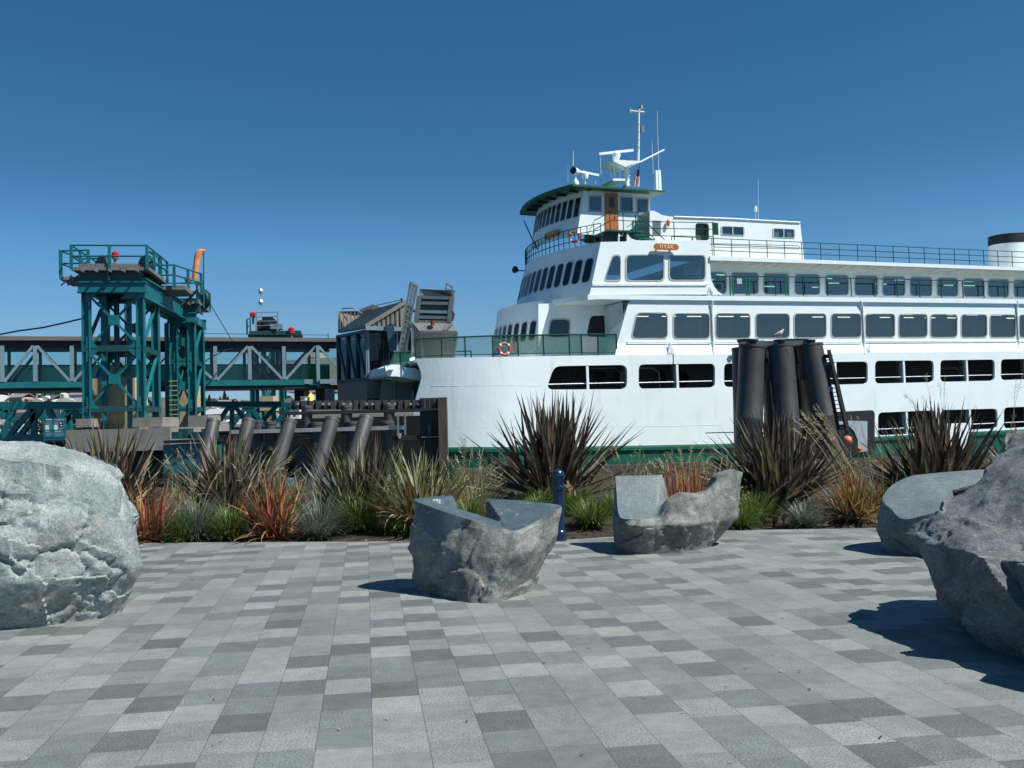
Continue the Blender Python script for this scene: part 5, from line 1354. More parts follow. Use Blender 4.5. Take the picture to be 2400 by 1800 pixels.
# teal hydraulic box and clutter below
hb = thing('machinery_box', 'teal steel machinery box below the rear tower, above the grasses', 'machinery', at(430, 1112, 42)); O = hb.location.copy()
cbox('housing', 383, 1040, 480, 1112, 42, 3, T, hb, O); cbox('black_lid', 384, 1030, 482, 1039.6, 41.8, 3.2, M['black'], hb, O)
mb = MB()
for (x0, y0, x1, y1) in ((402, 1012, 418, 1029), (418, 1004, 440, 1029), (445, 1012, 470, 1029), (472, 1004, 500, 1029)): px_box(mb, x0, y0, x1, y1, 43 + (x0 % 3) * .5, .8)
mb.v = [tuple(V(v) - O) for v in mb.v]; mb.build('pump_unit', M['tealdk'], hb)
cbox('footing', 395, 1113, 452, 1160, 42.3, 2, pbr('blue_grey_concrete', (.16, .2, .23), .8), hb, O)

# ---------------------------------------------------------------- overhead walkway
R0, L0 = at(793, 893, 64.0), at(-150, 890, 56.0); DW = 3.0
wd_ = V((L0.x - R0.x, L0.y - R0.y, 0)); WL = wd_.length; wd_.normalize(); wn_ = V((wd_.y, -wd_.x, 0))
if wn_.y < 0: wn_ = -wn_
WM = Matrix((-wd_, wn_, V((0, 0, 1)))).transposed().to_4x4(); WM.translation = V((R0.x, R0.y, 0)); WI = WM.inverted()
wk = thing('walkway', 'glazed overhead passenger walkway with pale blue-grey trusses behind the teal towers', 'walkway', M=WM)
def wx(px, y=850):              # along-walkway coordinate under a pixel column
    d = ray(px, y); t = (V((R0.x, R0.y, 0)) - CAM).dot(wn_) / d.dot(wn_); return (WI @ (CAM + d * t)).x
YW = 60.0
z_gt, z_rt = 4.74, 7.38; z_gb = z_gt - .40; z_rb = z_rt - .24; zp = 5.84
x0w, x1w = -WL, 0.0
def WB(nm, a, b, mat, parent=wk):
    mb = MB(); mb.box(a, b); return mb.build(nm, mat, parent)
WB('roof', (x0w, -.35, z_rb), (x1w, DW + .35, z_rt), pbr('walkway_roof', (.14, .13, .12), .7))
WB('roof_shadow_band', (x0w, -.1, z_rb - .42), (x1w, .1, z_rb - .003), M['black']); WB('roof_shadow_band', (x0w, DW - .1, z_rb - .42), (x1w, DW + .1, z_rb - .003), M['black'])  # black bands paint in the shadow under the walkway roof
WB('girder', (x0w, -.2, z_gb + .05), (x1w - 2.2, .15, z_gt), T); WB('girder', (x0w, DW - .15, z_gb + .05), (x1w, DW + .2, z_gt), T); WB('girder', (x1w - 2.2, -.2, z_gb + .12), (x1w, .15, z_gt), M['truss'])
WB('floor', (x0w, .2, z_gb - .15), (x1w, DW - .2, z_gb), M['black']); WB('underside', (x0w, -.1, z_gb - .2), (x1w, .1, z_gb + .045), M['black'])
WB('window_glass', (x0w, .02, z_gt), (x1w, .03, z_rb - .42), M['glassclear'])
WB('parapet_panel', (x0w, DW - .02, z_gt + .15), (x1w, DW + .02, zp), M['greenpanel']); WB('parapet_rail', (x0w, DW - .05, zp), (x1w, DW + .05, zp + .09), M['trussdk'])
nodes = [-76, 6, 83, 169, 249, 329, 409, 504, 584.5, 664.5, 743]
zt_, zb_ = z_rb - .30, z_gt + .02
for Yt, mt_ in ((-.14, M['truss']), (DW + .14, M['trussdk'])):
    for i, px in enumerate(nodes):
        x = wx(px); up = (i % 2 == 0); hw_p = .11 if Yt < 0 else .09
        mb = MB(); mb.box((x - hw_p, Yt - .09, zb_), (x + hw_p, Yt + .09, zt_)); mb.build('truss_post', mt_, wk)
        if i + 1 < len(nodes):
            x2 = wx(nodes[i + 1]); p, q = ((x + .1, Yt, zt_), (x2 - .1, Yt, zb_)) if up else ((x + .1, Yt, zb_), (x2 - .1, Yt, zt_))
            mb = MB(); mb.bar(p, q, .14, .16); mb.build('truss_diagonal', mt_, wk)
x = wx(743); mb = MB(); mb.bar((x + .1, -.14, zt_), (-.05, -.14, z_gt + .75), .14, .16); mb.build('truss_diagonal', M['truss'], wk)
WB('girder_bracket', (wx(739), -.4, z_gb - .1), (wx(747), -.25, z_rb - .25), M['truss'])
rod_ = MB(); rod_.tube([(wx(478), 1, z_rt + .35), (-.4, 1, z_rt + .3)], .018, 4); rod_.build('roof_wire', M['black'], wk)
for px in (478, 777): mb = MB(); mb.tube([(wx(px), 1, z_rt), (wx(px), 1, z_rt + .4)], .03, 5); mb.build('wire_post', M['black'], wk)

# ---------------------------------------------------------------- terminal building with boarding ramp
tb = thing('terminal_building', 'grey metal-roofed glazed passenger terminal at the end of the walkway', 'building', at(859, 940, 56)); O = tb.location.copy()
YT = 56.0
def tp(x, y, Y=YT): return at(x, y, Y) - O
# the two visible faces meet at the corner x = 859; left face recedes, right face recedes
def facept(u, y, side):         # u 0 at corner
    if side == 'l':
        Y = YT + 3.2 * u; x = 859 + (791 - 859) * u
    else:
        Y = YT + .9 * u; x = 859 + (968 - 859) * u
    zc = tp(859, y, YT).z
    p = at(x, 900, Y) - O
    return V((p.x, p.y, zc))
def faceq(mb, side, u0, u1, y0, y1, off=0.0, th=.12):
    a, b = facept(u0, y1, side), facept(u1, y1, side); c, d = facept(u1, y0, side), facept(u0, y0, side)
    n = (b - a).cross(d - a).normalized(); n = -n if n.y > 0 else n
    mb.hexa([a + n * off, b + n * off, b + n * (off - th), a + n * (off - th), d + n * off, c + n * off, c + n * (off - th), d + n * (off - th)])
mb = MB(); faceq(mb, 'l', 0, 1, 888, 945); mb.build('base_wall', M['sidinggrey'], tb)
mb = MB()
for k in range(14): faceq(mb, 'r', 0.0, 1, 892 + k * 3.0, 893.8 + k * 3.0, .04, .06)
faceq(mb, 'r', 0, 1, 890, 945, 0, .1); mb.build('base_wall', M['sidinggrey'], tb)
mb = MB(); faceq(mb, 'r', .0, .32, 919, 945, .03, .1); mb.build('loading_door', M['dark'], tb)
M['bay_glass'] = glass('terminal_glass', (.30, .36, .38), .9)
for side, cols, rng in (('l', (0, .33, .66, 1.0), (778, 888)), ('r', (0, .05, .62, .68, 1.0), (774, 886))):
    mb = MB(); faceq(mb, side, 0, 1, rng[0], rng[1] - 4, -.10, .03); mb.build('glazing', M['bay_glass'], tb)
    for i, u in enumerate(cols):
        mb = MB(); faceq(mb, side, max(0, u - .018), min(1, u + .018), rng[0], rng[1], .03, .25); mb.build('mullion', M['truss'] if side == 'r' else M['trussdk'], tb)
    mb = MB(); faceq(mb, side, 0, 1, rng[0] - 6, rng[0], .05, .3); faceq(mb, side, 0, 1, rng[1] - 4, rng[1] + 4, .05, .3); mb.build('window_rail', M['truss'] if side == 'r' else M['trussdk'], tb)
for u0 in (0, .33, .66):
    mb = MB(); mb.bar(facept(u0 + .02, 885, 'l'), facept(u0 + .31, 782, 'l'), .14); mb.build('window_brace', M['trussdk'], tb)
mb = MB(); mb.bar(tp(921, 822, YT - .3), tp(914, 760, YT - .3), .42, .1); mb.bar(tp(915, 762, YT - .3), tp(914, 745, YT - .3), .1); mb.build('ramp_hook', M['trussdk'], tb)
mb = MB(); mb.box(tp(815, 885, YT + 6.5), tp(985, 884, YT + 6.5) + V((0, .1, 0)))
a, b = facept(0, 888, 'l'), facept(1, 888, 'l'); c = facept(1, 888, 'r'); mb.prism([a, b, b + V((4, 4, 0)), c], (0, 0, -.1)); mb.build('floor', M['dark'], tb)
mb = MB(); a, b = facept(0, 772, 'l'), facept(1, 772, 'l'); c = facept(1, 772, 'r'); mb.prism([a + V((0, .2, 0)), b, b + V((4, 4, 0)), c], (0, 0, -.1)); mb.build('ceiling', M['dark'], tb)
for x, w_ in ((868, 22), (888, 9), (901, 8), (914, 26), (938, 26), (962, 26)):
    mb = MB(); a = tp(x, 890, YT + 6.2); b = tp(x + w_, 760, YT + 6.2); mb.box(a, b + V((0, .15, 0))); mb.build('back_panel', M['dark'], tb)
for x in (880, 893, 905):
    mb = MB(); mb.bar(tp(x, 885, YT + 4.2), tp(x, 800, YT + 4.2), .12); mb.build('inner_column', M['truss'], tb)
mb = MB(); mb.box(tp(872, 850, YT + 3.8), tp(915, 846, YT + 4.4)); mb.build('inner_handrail', M['grey'], tb)
# roofs with standing seams
def seams(mb, a, b, c, d, n, r=.05):     # seams from edge ab to edge dc
    for k in range(n + 1): mb.bar(V(a).lerp(V(b), k / n), V(d).lerp(V(c), k / n), r, .09)
corner, ridge, back = tp(856, 765, YT - .5), tp(950, 708, YT + .5), tp(795, 776, YT + 3.0)
rr = tp(950, 768, YT + .5); pk = tp(853, 735, YT + 6.0)
mb = MB(); mb.face([corner, ridge, pk, back]); mb.face([p - V((0, 0, .14)) for p in (corner, ridge, pk, back)]); mb.bar(corner, ridge, .16, .2); mb.bar(corner, back, .16, .2); mb.bar(ridge, pk, .2, .14)
seams(mb, corner, ridge, pk, back, 14); mb.build('roof', M['roofgrey'], tb)
mb = MB(); mb.face([corner + V((.1, .1, -.1)), rr, ridge + V((0, .05, 0))])
for k in range(1, 9):
    f = k / 9; p = corner.lerp(rr, f); q = corner.lerp(ridge, f); mb.bar(p + V((0, -.05, 0)), q + V((0, -.05, 0)), .04, .06)
mb.build('gable', M['roofgrey'], tb); mb = MB(); mb.bar(corner - V((0, .06, .1)), rr - V((0, .06, .1)), .2, .22); mb.build('eave_trim', M['truss'], tb)
g = [tp(792, 774, YT + 4.9), tp(792, 730, YT + 4.9), tp(838, 729, YT + 5.5), tp(852, 737, YT + 6), tp(806, 770, YT + 5.0)]
mb = MB(); mb.prism(g, (0, .2, 0))
for k in range(6): mb.bar(tp(797 + k * 8.5, 771 - k * 5, YT + 4.8), tp(797 + k * 8.5, 731, YT + 4.8), .05, .06)
mb.build('gable', M['roofgrey'], tb)
mb = MB(); mb.prism([tp(840, 727, YT + 8), tp(874, 714, YT + 8), tp(892, 720, YT + 8), tp(858, 736, YT + 8)], (0, 2, 0)); mb.bar(tp(842, 727, YT + 7.9), tp(876, 714, YT + 7.9), .06); mb.build('roof_cap', M['roofgrey'], tb)
mb = MB(); mb.tube([tp(802, 727, YT + 5), tp(802, 723, YT + 5), tp(828, 722, YT + 5), tp(832, 727, YT + 5)], .03, 5); mb.tube([tp(880, 716, YT + 4), tp(940, 703, YT + 4), tp(942, 700, YT + 4)], .025, 5); mb.bar(tp(942, 708, YT + 4), tp(941, 699, YT + 4), .1); mb.build('roof_anchor', M['black'], tb)

# boarding ramp raised on end beside the ship
rp_ = thing('boarding_ramp', 'grey steel passenger boarding ramp folded upright beside the ferry bow', 'ramp', at(1030, 838, 54.5)); O = rp_.location.copy(); YR = 54.5
def rq(x, y, dY=0): return at(x, y, YR + dY) - O
mb = MB(); mb.prism([rq(980, 697), rq(983, 677), rq(1066, 681), rq(1062, 696, .6), rq(1058, 699)], (.0, .5, 0)); mb.build('hood_plate', M['grey'], rp_)
mb = MB(); mb.prism([rq(978, 754, .2), rq(986, 697, .2), rq(1055, 700, .2), rq(1050, 754, .2)], (0, .15, 0)); mb.build('ramp_deck', pbr('ramp_plate', (.09, .11, .118), .5, metal=.2), rp_)
M['ramp'] = pbr('ramp_frame_grey', (.16, .185, .19), .45, metal=.2)
for a, b in (((976, 754), (983, 694)), ((1053, 756), (1060, 696))):
    mb = MB(); mb.bar(rq(*a), rq(*b), .26, .3); mb.build('side_beam', M['ramp'], rp_)
for y in (697, 710, 730, 743, 754):
    mb = MB(); mb.bar(rq(978 + (754 - y) * .12, y, -.05), rq(1056 + (754 - y) * .1, y + 2, -.05), .14, .16); mb.build('cross_rib', M['ramp'] if y != 730 else M['truss'], rp_)
mb = MB(); mb.prism([rq(969, 755, -.1), rq(1060, 757, -.1), rq(1071, 778, -.5), rq(984, 776, -.5)], (0, .2, 0)); mb.build('hinge_plate', M['grating'] if 'grating' in M else M['grey'], rp_)
mb = MB(); fr = [rq(967, 756, -.3), rq(984, 777, -.9), rq(1071, 778, -.9), rq(1064, 839, -.3), rq(992, 839, -.3), rq(972, 836, .2)]
for a, b in zip(fr, fr[1:] + fr[:1]): mb.bar(a, b, .1)
mb.bar(rq(984, 777, -.9), rq(992, 839, -.3), .1); mb.bar(rq(1060, 757, -.2), rq(1040, 775, -.9), .1); mb.build('apron_frame', M['ramp'], rp_)
mb = MB(); mb.face([rq(984, 777, -.85), rq(1071, 778, -.85), rq(1064, 839, -.25), rq(992, 839, -.25)]); mb.face([rq(967, 756, -.3), rq(984, 777, -.85), rq(992, 839, -.25), rq(972, 836, .2)]); mb.build('apron_mesh', M['mesh_grey'], rp_)
mb = MB(); mb.prism([rq(985, 779, .4), rq(1068, 780, .4), rq(1062, 842, .8), rq(992, 842, .8)], (0, .1, 0)); mb.build('apron_plate', M['grating'] if 'grating' in M else M['grey'], rp_)
# tall side lattice
mb = MB(); q = [rq(935, 826, -.3), rq(962, 661, -.3), rq(978, 671, -.2), rq(968, 716, -.2), rq(950, 826, -.2)]
for a, b in zip(q, q[1:] + q[:1]): mb.bar(a, b, .1)
for k in range(13):
    f = k / 13; a = q[0].lerp(q[1], f); b = q[4].lerp(q[2], f); mb.bar(a, b, .05); 
    if k % 2: mb.bar(a, q[4].lerp(q[2], f + 1 / 13), .05)
mb.bar(q[0].lerp(q[4], .5), q[1].lerp(q[2], .5), .06); mb.build('side_lattice', M['grey'], rp_)
mb = MB(); mb.face([v + V((0, .02, 0)) for v in q]); mb.build('side_mesh', M['mesh_grey'], rp_)
mb = MB(); mb.prism([rq(936, 826, 0), rq(951, 716, 0), rq(968, 718, .1), rq(955, 826, .1)], (0, .06, 0)); mb.build('side_panel', M['grating'] if 'grating' in M else M['grey'], rp_)
mb = MB(); q = [rq(1044, 678, .5), rq(1046, 665, .5), rq(1060, 673, .5), rq(1060, 681, .5)]
for a, b in zip(q, q[1:] + q[:1]): mb.bar(a, b, .08)
mb.build('end_railing', M['grey'], rp_)
mb = MB(); mb.tube([rq(967, 728, -.1), rq(974, 729, -.1)], .09, 8); mb.build('hinge_bracket', M['timber'], rp_); mb = MB(); mb.tube([rq(1060, 729, -.1), rq(1064, 736, -.1), rq(1060, 752, -.1)], .07, 6); mb.build('hinge_bracket', M['timber'], rp_)
mb = MB(); mb.tube([rq(967, 760, -.4), rq(967, 826, -.2)], .05, 6); mb.build('support_post', M['alu'], rp_)
mb = MB(); mb.lathe([(.12, -.12), (.12, .12)], rq(1014, 757, -.4), 8); mb.build('lamp', pbr('brown_red', (.2, .03, .02), .5), rp_)

# ---------------------------------------------------------------- far tower and its block
ft_, LF, (G0, G1, gt, gb) = tower('distant teal lift tower seen through and above the walkway', 92, 96, 590, 656, None, 786, 1000, 798, [(800, 880), (884, 960)], (612, 634), mat=M['teal2'], leg=.5)
mb = MB(); a, b = at(570, 783, 92), at(684, 776, 92); mb.box(LF.w((lx(592, 92), 91, gt)), LF.w((lx(686, 92), 97, gt + .35))); mb.build('platform', M['tealdk'], ft_)
tower_rail(ft_, LF.w, [(lx(608, 92), 91.2, gt + .4), (lx(658, 92), 91.2, gt + .4)], lz(734, 92, 630) - gt - .4, mat=M['truss'], sp_=2.2, r=.04, lv=(1, .75, .5, .25))
tower_rail(ft_, LF.w, [(lx(581, 92), 92, gt + .2), (lx(594, 92), 91.2, gt + .2)], lz(746, 92, 590) - gt - .3, mat=M['teal2'], sp_=1.2, r=.05)
mb = MB()
for k in range(26): 
    c = V((rnd.uniform(lx(607, 92), lx(640, 92)), 92 + rnd.uniform(0, 2), gt + rnd.uniform(.5, 1.5))); s_ = rnd.uniform(.15, .45); mb.box(LF.w(c - V((s_, s_, s_ * .7))), LF.w(c + V((s_, s_, s_ * .7))))
mb.build('winch_machinery', M['black'], ft_)
mb = MB(); mb.box(LF.w((lx(637, 92), 91.6, lz(772, 92, 640))), LF.w((lx(660, 92), 93, lz(760, 92, 640)))); mb.build('control_cabinet', M['truss'], ft_)
for x, y in ((593, 737), (683, 773)):
    mb = MB(); mb.lathe([(.1, -.9), (.1, -.3), (.3, -.28), (.3, -.25)], LF.w(at(x, y, 91.5)), 8); f = mb.build('lamp_post', M['grey'], ft_); mb = MB(); mb.lathe([(.28, -.25), (.3, .1), (.12, .25)], LF.w(at(x, y, 91.5)), 10); mb.build('warning_lamp', M['red'], f)
mb = MB(); mb.tube([LF.w(at(614, 745, 92)), LF.w(at(611, 682, 92))], .04, 5); 
for y in (682, 708): mb.lathe([(.15, -.25), (.24, 0), (.15, .2)], LF.w(at(611.5, y, 92)), 8)
mb.build('signal_mast', M['alu'], ft_)
cb_ = MB(); px_box(cb_, 609, 928, 640, 963, 90, 2.5); o = cb_.build('counterweight', M['tan']); tag(o, 'small tan concrete block under the distant tower, right of the front towers', 'counterweight')
mb = MB()
px_box(mb, 655, 935, 690, 958, 95, 3); o = mb.build('concrete_pier', M['concrete']); tag(o, 'low grey concrete block right of the distant tower', 'pier')

# ---------------------------------------------------------------- teal transfer span trusses (left edge and right of the towers)
def span(label, Y, xs, yt, yb, nodes_, dk=True):
    o = thing('transfer_span', label, 'truss bridge', at(xs[0], yb, Y)); O = o.location.copy()
    for nm, yy in (('top_chord', yt), ('bottom_chord', yb)):
        for dY in (0, 4):
            mb = MB(); mb.bar(at(xs[0], yy, Y) + V((0, dY, 0)) - O, at(xs[1], yy, Y) + V((0, dY, 0)) - O, .3, .36); mb.build(nm, T, o)
    for (xa, ya, xb, yb_) in nodes_:
        mb = MB(); mb.bar(at(xa, ya, Y) - O, at(xb, yb_, Y) - O, .26); mb.build('truss_member', T, o)
        mb = MB(); mb.bar(at(xa, ya, Y) + V((0, 4, 0)) - O, at(xb, yb_, Y) + V((0, 4, 0)) - O, .26); mb.build('truss_member', T, o)
    mb = MB(); a, b = at(xs[0], yb, Y), at(xs[1], yb, Y); mb.box(V((a.x, Y + .4, a.z - .6)) - O, V((b.x, Y + 3.8, a.z - .1)) - O); mb.build('roadway', M['timber'], o)
    return o
span('teal steel truss span at the left edge below the walkway', 50, (-120, 200), 950, 1027, [(80, 954, 18, 1024), (80, 954, 80, 1020), (100, 954, 45, 1024), (112, 954, 126, 984), (-20, 954, 40, 990), (-60, 954, -90, 1024), (170, 964, 190, 978)])
span('short teal truss span right of the rear lift tower', 66, (478, 660), 947, 1008, [(540, 949, 500, 1004), (548, 949, 590, 1004), (544, 949, 544, 1004), (510, 985, 480, 1004), (600, 1004, 650, 949)])
sg = thing('sign_panel', 'white double panel in a teal frame beside the concrete pier', 'sign', at(130, 1027, 43.5)); O = sg.location.copy()
for (x0, x1, y0, y1) in ((105.5, 123, 982, 1007), (126, 152, 982, 1007), (105.5, 123, 1009.5, 1023), (126, 152, 1009.5, 1023)):
    mb = MB(); px_box(mb, x0, y0, x1, y1, 43.5, .05); mb.v = [tuple(V(v) - O) for v in mb.v]; mb.build('panel', M['white2'], sg)
mb = MB()
for (xa, ya, xb, yb) in ((104, 960, 104, 1044), (124.5, 979, 124.5, 1024), (153, 979, 153, 1026), (104, 981, 153, 980), (104, 1008.5, 153, 1008.5), (104, 1024, 153, 1025), (104, 1030, 153, 1030)): mb.bar(at(xa, ya, 43.45) - O, at(xb, yb, 43.45) - O, .055)
mb.build('frame', T, sg)
mb = MB(); px_box(mb, 138, 988, 146.5, 1001, 43.47, .03); mb.v = [tuple(V(v) - O) for v in mb.v]; f = mb.build('pictogram', M['black'], sg)
mb = MB(); px_box(mb, 140, 990, 144, 993, 43.45, .02); px_box(mb, 141, 996, 145, 998.5, 43.45, .02); mb.v = [tuple(V(v) - O) for v in mb.v]; mb.build('pictogram_mark', M['white2'], f)
# cables
def cable(label, pts, r=.03):
    mb = MB(); o0 = V(pts[0]); mb.tube([V(p) - o0 for p in pts], r, 5); o = mb.build('cable', M['black']); o.location = o0; tag(o, label, 'cable')
cable('thick black cable sagging into the front lift tower from the left', [at(-60, 793, 46), at(0, 784, 46), at(40, 776, 46), at(100, 768, 46), at(150, 757, 46), at(200, 745, 46)], .04)
cable('thin guy wire slanting down from the windsock pole to the walkway', [at(478, 690, 54.3), at(500, 725, 55), at(552, 812, 61)], .022)
cable('short black cable looping in front of the walkway glass', [at(480, 848, 59), at(496, 836, 59), at(510, 830, 59), at(525, 822, 60), at(545, 817, 61)], .03)

# ---------------------------------------------------------------- fender wall and piles in front of the bow
YF = 42.0
fw = thing('fender_wall', 'dark tarred fender wall of upright rubbing boards in front of the ferry bow', 'fender wall', at(840, 1115, YF)); O = fw.location.copy()
def fb(nm, x0, y0, x1, y1, Y, dp, mat, parent=None):
    mb = MB(); px_box(mb, x0, y0, x1, y1, Y, dp); mb.v = [tuple(V(v) - O) for v in mb.v]; return mb.build(nm, mat, parent or fw)
k = 0; x = 683.0
while x < 984:
    w_ = (6.5, 9, 5, 11)[k % 4]
    fb('rubbing_board', x, 938.5 - (x - 683) * .006 + (k % 3) * .5, min(x + w_, 985), 960, YF + (0 if k % 2 else .18), .3, M['rub'] if k % 2 else M['tar']); x += w_ + .8; k += 1
for x in (698, 758, 772, 806, 822, 860, 874, 912, 926, 963, 980):
    mb = MB(); mb.lathe([(.06, 0), (.06, .06)], at(x, 947, YF - .02) - O, 8, (0, -1, 0)); mb.build('bolt_head', M['alu'], fw)
fb('wale_beam', 658, 957, 992, 973, YF - .5, .9, M['tar'])
fb('dark_backing', 668, 974, 985, 1120, YF + 1.2, .3, M['black'])  # black sheets paint the dark void below and behind the beams
fb('dark_backing', 478, 1016, 668, 1180, YF + 2.4, .3, M['black'])
fb('wale_beam', 540, 1000, 949, 1014, YF - .8, .7, M['tar']); fb('beam_flange', 540, 1006.5, 949, 1008, YF - .84, .03, M['alu'])
fb('tie_beam', 925, 1020, 992, 1032, YF - .3, .5, M['tar'])
for xa in (931, 947.5): fb('stanchion', xa, 970, xa + 3, 1020, YF - 1.0, .1, M['grey'])
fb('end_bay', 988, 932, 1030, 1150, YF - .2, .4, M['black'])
for k_, xx in enumerate((989, 994, 999.5, 1005, 1011, 1017, 1023)): fb('rubbing_board', xx, 934 + (k_ % 2), xx + 4, 957, YF - .5, .28, M['rub'] if k_ % 2 else M['tar'])
fb('bay_beam', 988, 957, 1031, 962, YF - .45, .2, M['grey']); fb('bay_beam', 988, 1022, 1031, 1026, YF - .45, .2, M['grey'])
fb('corner_post', 1031, 931, 1046, 1140, YF - .7, .6, M['timber'])
fb('steel_bracket', 1003, 996, 1010, 1020, YF - .5, .1, M['pilegrey'])
mb = MB(); mb.tube([at(932, 1021, YF - 1.1) - O, at(938, 1017, YF - 1.1) - O, at(935, 1027, YF - 1.1) - O], .07, 6); mb.build('rope_knot', M['alu'], fw)
# stubby vertical pile heads
for i, (x, y, w_, Y) in enumerate(((715, 1052, 26, 42.5), (812, 1050, 26, 42.5), (910, 1048, 27, 42.5))):
    pass
stub = [(719, 951, 27, YF - .25), (812, 949.5, 28, YF - .25), (912, 947.5, 28, YF - .25), (741, 990, 32, YF - .45), (825, 988, 32, YF - .45), (907, 987, 34, YF - .45), (604, 985, 26, YF - .45), (634, 988, 28, YF - .45), (668, 983, 22, YF - .45)]
for i, (x, y, w_, Y) in enumerate(stub):
    p = at(x, y, Y); r = w_ / 2 / F * Y
    mb = MB(); mb.lathe([(r * .93, -1.2), (r * .93, -.12), (r, -.11), (r, 0.0), (r * .8, .015)], (0, 0, 0), 24); o = mb.build('capped_pile', M['pilegrey'], None, True, angle=30); o.location = p
    tag(o, 'round grey capped pile head along the dark fender wall', 'pile', 'round pile heads along the fender wall')
# battered steel piles
for i, (x0, y0, x1, y1, w_) in enumerate(((501, 986, 470, 1120, 31), (584, 984, 545, 1150, 33), (681, 985, 630, 1150, 33), (779, 982, 730, 1150, 35), (859, 979, 820, 1110, 35))):
    Y = YF - 1.6; p, q = at(x0, y0, Y), at(x1, y1, Y - 1.2); r = w_ / 2 / F * Y; d = (q - p).normalized()
    mb = MB(); mb.tube([p - p, d * .12, d * .13, (q + d * 2.5) - p], [r * 1.02, r * 1.02, r * .98, r * .98], 28); o = mb.build('raking_pile', M['pilegrey'], None, True, angle=30); o.location = p
    lab = ['leftmost slanted steel pile beside the rear tower pier', 'second slanted steel pile from the left below the fender wall', 'third slanted steel pile, in the middle of the row', 'fourth slanted steel pile, below the terminal building', 'rightmost slanted steel pile, nearest the ferry hull'][i]
    tag(o, lab, 'pile', 'slanted steel piles in front of the fender wall')
for (pts, lb) in (([(590, 1052), (632, 1052), (668, 1100), (668, 1170), (590, 1170)], 'grey angled steel plate behind the left slanted piles'), ([(690, 1046), (715, 1040), (742, 1085), (742, 1170), (690, 1170)], 'grey angled steel plate behind the middle slanted piles')):
    mb = MB(); mb.prism([at(x, y, YF - .4) for x, y in pts], (0, .2, 0)); o = mb.build('steel_plate', M['pilegrey']); tag(o, lb, 'plate')
# things on the quay seen under the walkway
for (x0, y0, x1, y1, Y, nm, lb, mt_) in ((705, 931, 716, 942, 58, 'utility_box', 'small white box behind the fender wall under the walkway', M['white2']), (690, 915, 712, 942, 66, 'shed', 'dark shed under the walkway behind the fender wall', M['timber'])):
    mb = MB(); px_box(mb, x0, y0, x1, y1, Y, 1.2); mb.box(V(at(x0 - 1, y0, Y)) - V((0, .05, 0)), V(at(x1 + 1, y0 - 1.2, Y)) + V((0, 1.3, 0))); o = mb.build(nm, mt_); tag(o, lb, 'box' if nm == 'utility_box' else 'shed')
mb = MB(); px_box(mb, 762, 912, 783, 942, 60, .2)
for k in range(6): mb.bar(at(764 + k * 3.4, 914, 59.95), at(767 + k * 3.4, 941, 59.95), .05)
o = mb.build('striped_barrier', M['truss']); tag(o, 'pale slatted panel under the terminal end of the walkway', 'barrier')
mb = MB(); px_box(mb, 668, 905, 800, 911, 60, 4); px_box(mb, 740, 911, 762, 945, 63, 1); px_box(mb, 716, 911, 722, 945, 60.5, .3); o = mb.build('loading_dock', M['dark']); tag(o, 'dark covered loading dock under the walkway end', 'dock')
mb = MB(); mb.lathe([(.05, -.3), (.16, -.15), (.18, 0), (.1, .15), (.03, .25)], (0, 0, 0), 10); o = mb.build('hanging_light', emit('amber_light', (1, .5, .12), 1.6)); o.location = at(729, 930, 60.2); tag(o, 'amber lamp glowing under the dark loading dock', 'lamp')

# ---------------------------------------------------------------- pile dolphin beside the ferry
YD = 50.0
pdl = thing('pile_dolphin', 'cluster of black steel piles with capping frame and ladder standing beside the ferry', 'dolphin', at(1820, 1080, YD)); O = pdl.location.copy()
def dq(x, y, dY=0): return at(x, y, YD + dY) - O
def dpile(x0, y0, x1, y1, w_, dY):
    p, q = dq(x0, y0, dY), dq(x1, y1, dY - .6); r = w_ / 2 / F * (YD + dY); d = (q - p).normalized()
    mb = MB(); mb.tube([p, p + d * .10, p + d * .101, p + d * 1.2, p + d * 3.6, p + d * 3.63, p + d * 3.70, p + d * 3.73, q + d * 2.5], [r * 1.03, r * 1.03, r * .985, r * .985, r * .985, r * 1.0, r * 1.0, r * .985, r * .985], 32)
    mb.v = mb.v; return mb.build('pile', M['pile'], pdl, True, angle=30)
dpile(1764, 813, 1753, 1045, 63, -.6); dpile(1829, 811, 1848, 1040, 60, -.8); dpile(1897, 809, 1938, 1022, 61, -.6)
dpile(1738, 817, 1744, 1045, 46, 1.2); dpile(1808, 816, 1822, 1040, 52, 1.6); dpile(1873, 814, 1895, 1030, 56, 1.6)
mb = MB()
for x in (1763, 1828, 1896):
    mb = MB(); c = dq(x, 803, -.5); mb.lathe([(.22, -.30), (.22, .06), (.32, .08), (.32, .14), (.1, .15)], c, 24); mb.build('pile_cap', M['tar'], pdl)
pass
mb = MB()
for x in (1750, 1853, 1872): mb.lathe([(.4, -.1), (.5, .02), (.5, .10), (.2, .11)], dq(x, 800, 1.4), 20)
mb.build('rear_pile_cap', M['tar'], pdl)
mb = MB(); mb.bar(dq(1736, 807, -.4), dq(1908, 804, -.4), .5, .24); mb.bar(dq(1733, 806, 1.4), dq(1905, 803, 1.4), .4, .24); mb.bar(dq(1740, 810, -.5), dq(1785, 802, 1.5), .3, .2); mb.bar(dq(1830, 806, -.5), dq(1870, 802, 1.5), .3, .2); mb.build('capping_frame', pbr('weathered_grey_steel', (.10, .115, .12), .55, var=.3), pdl)
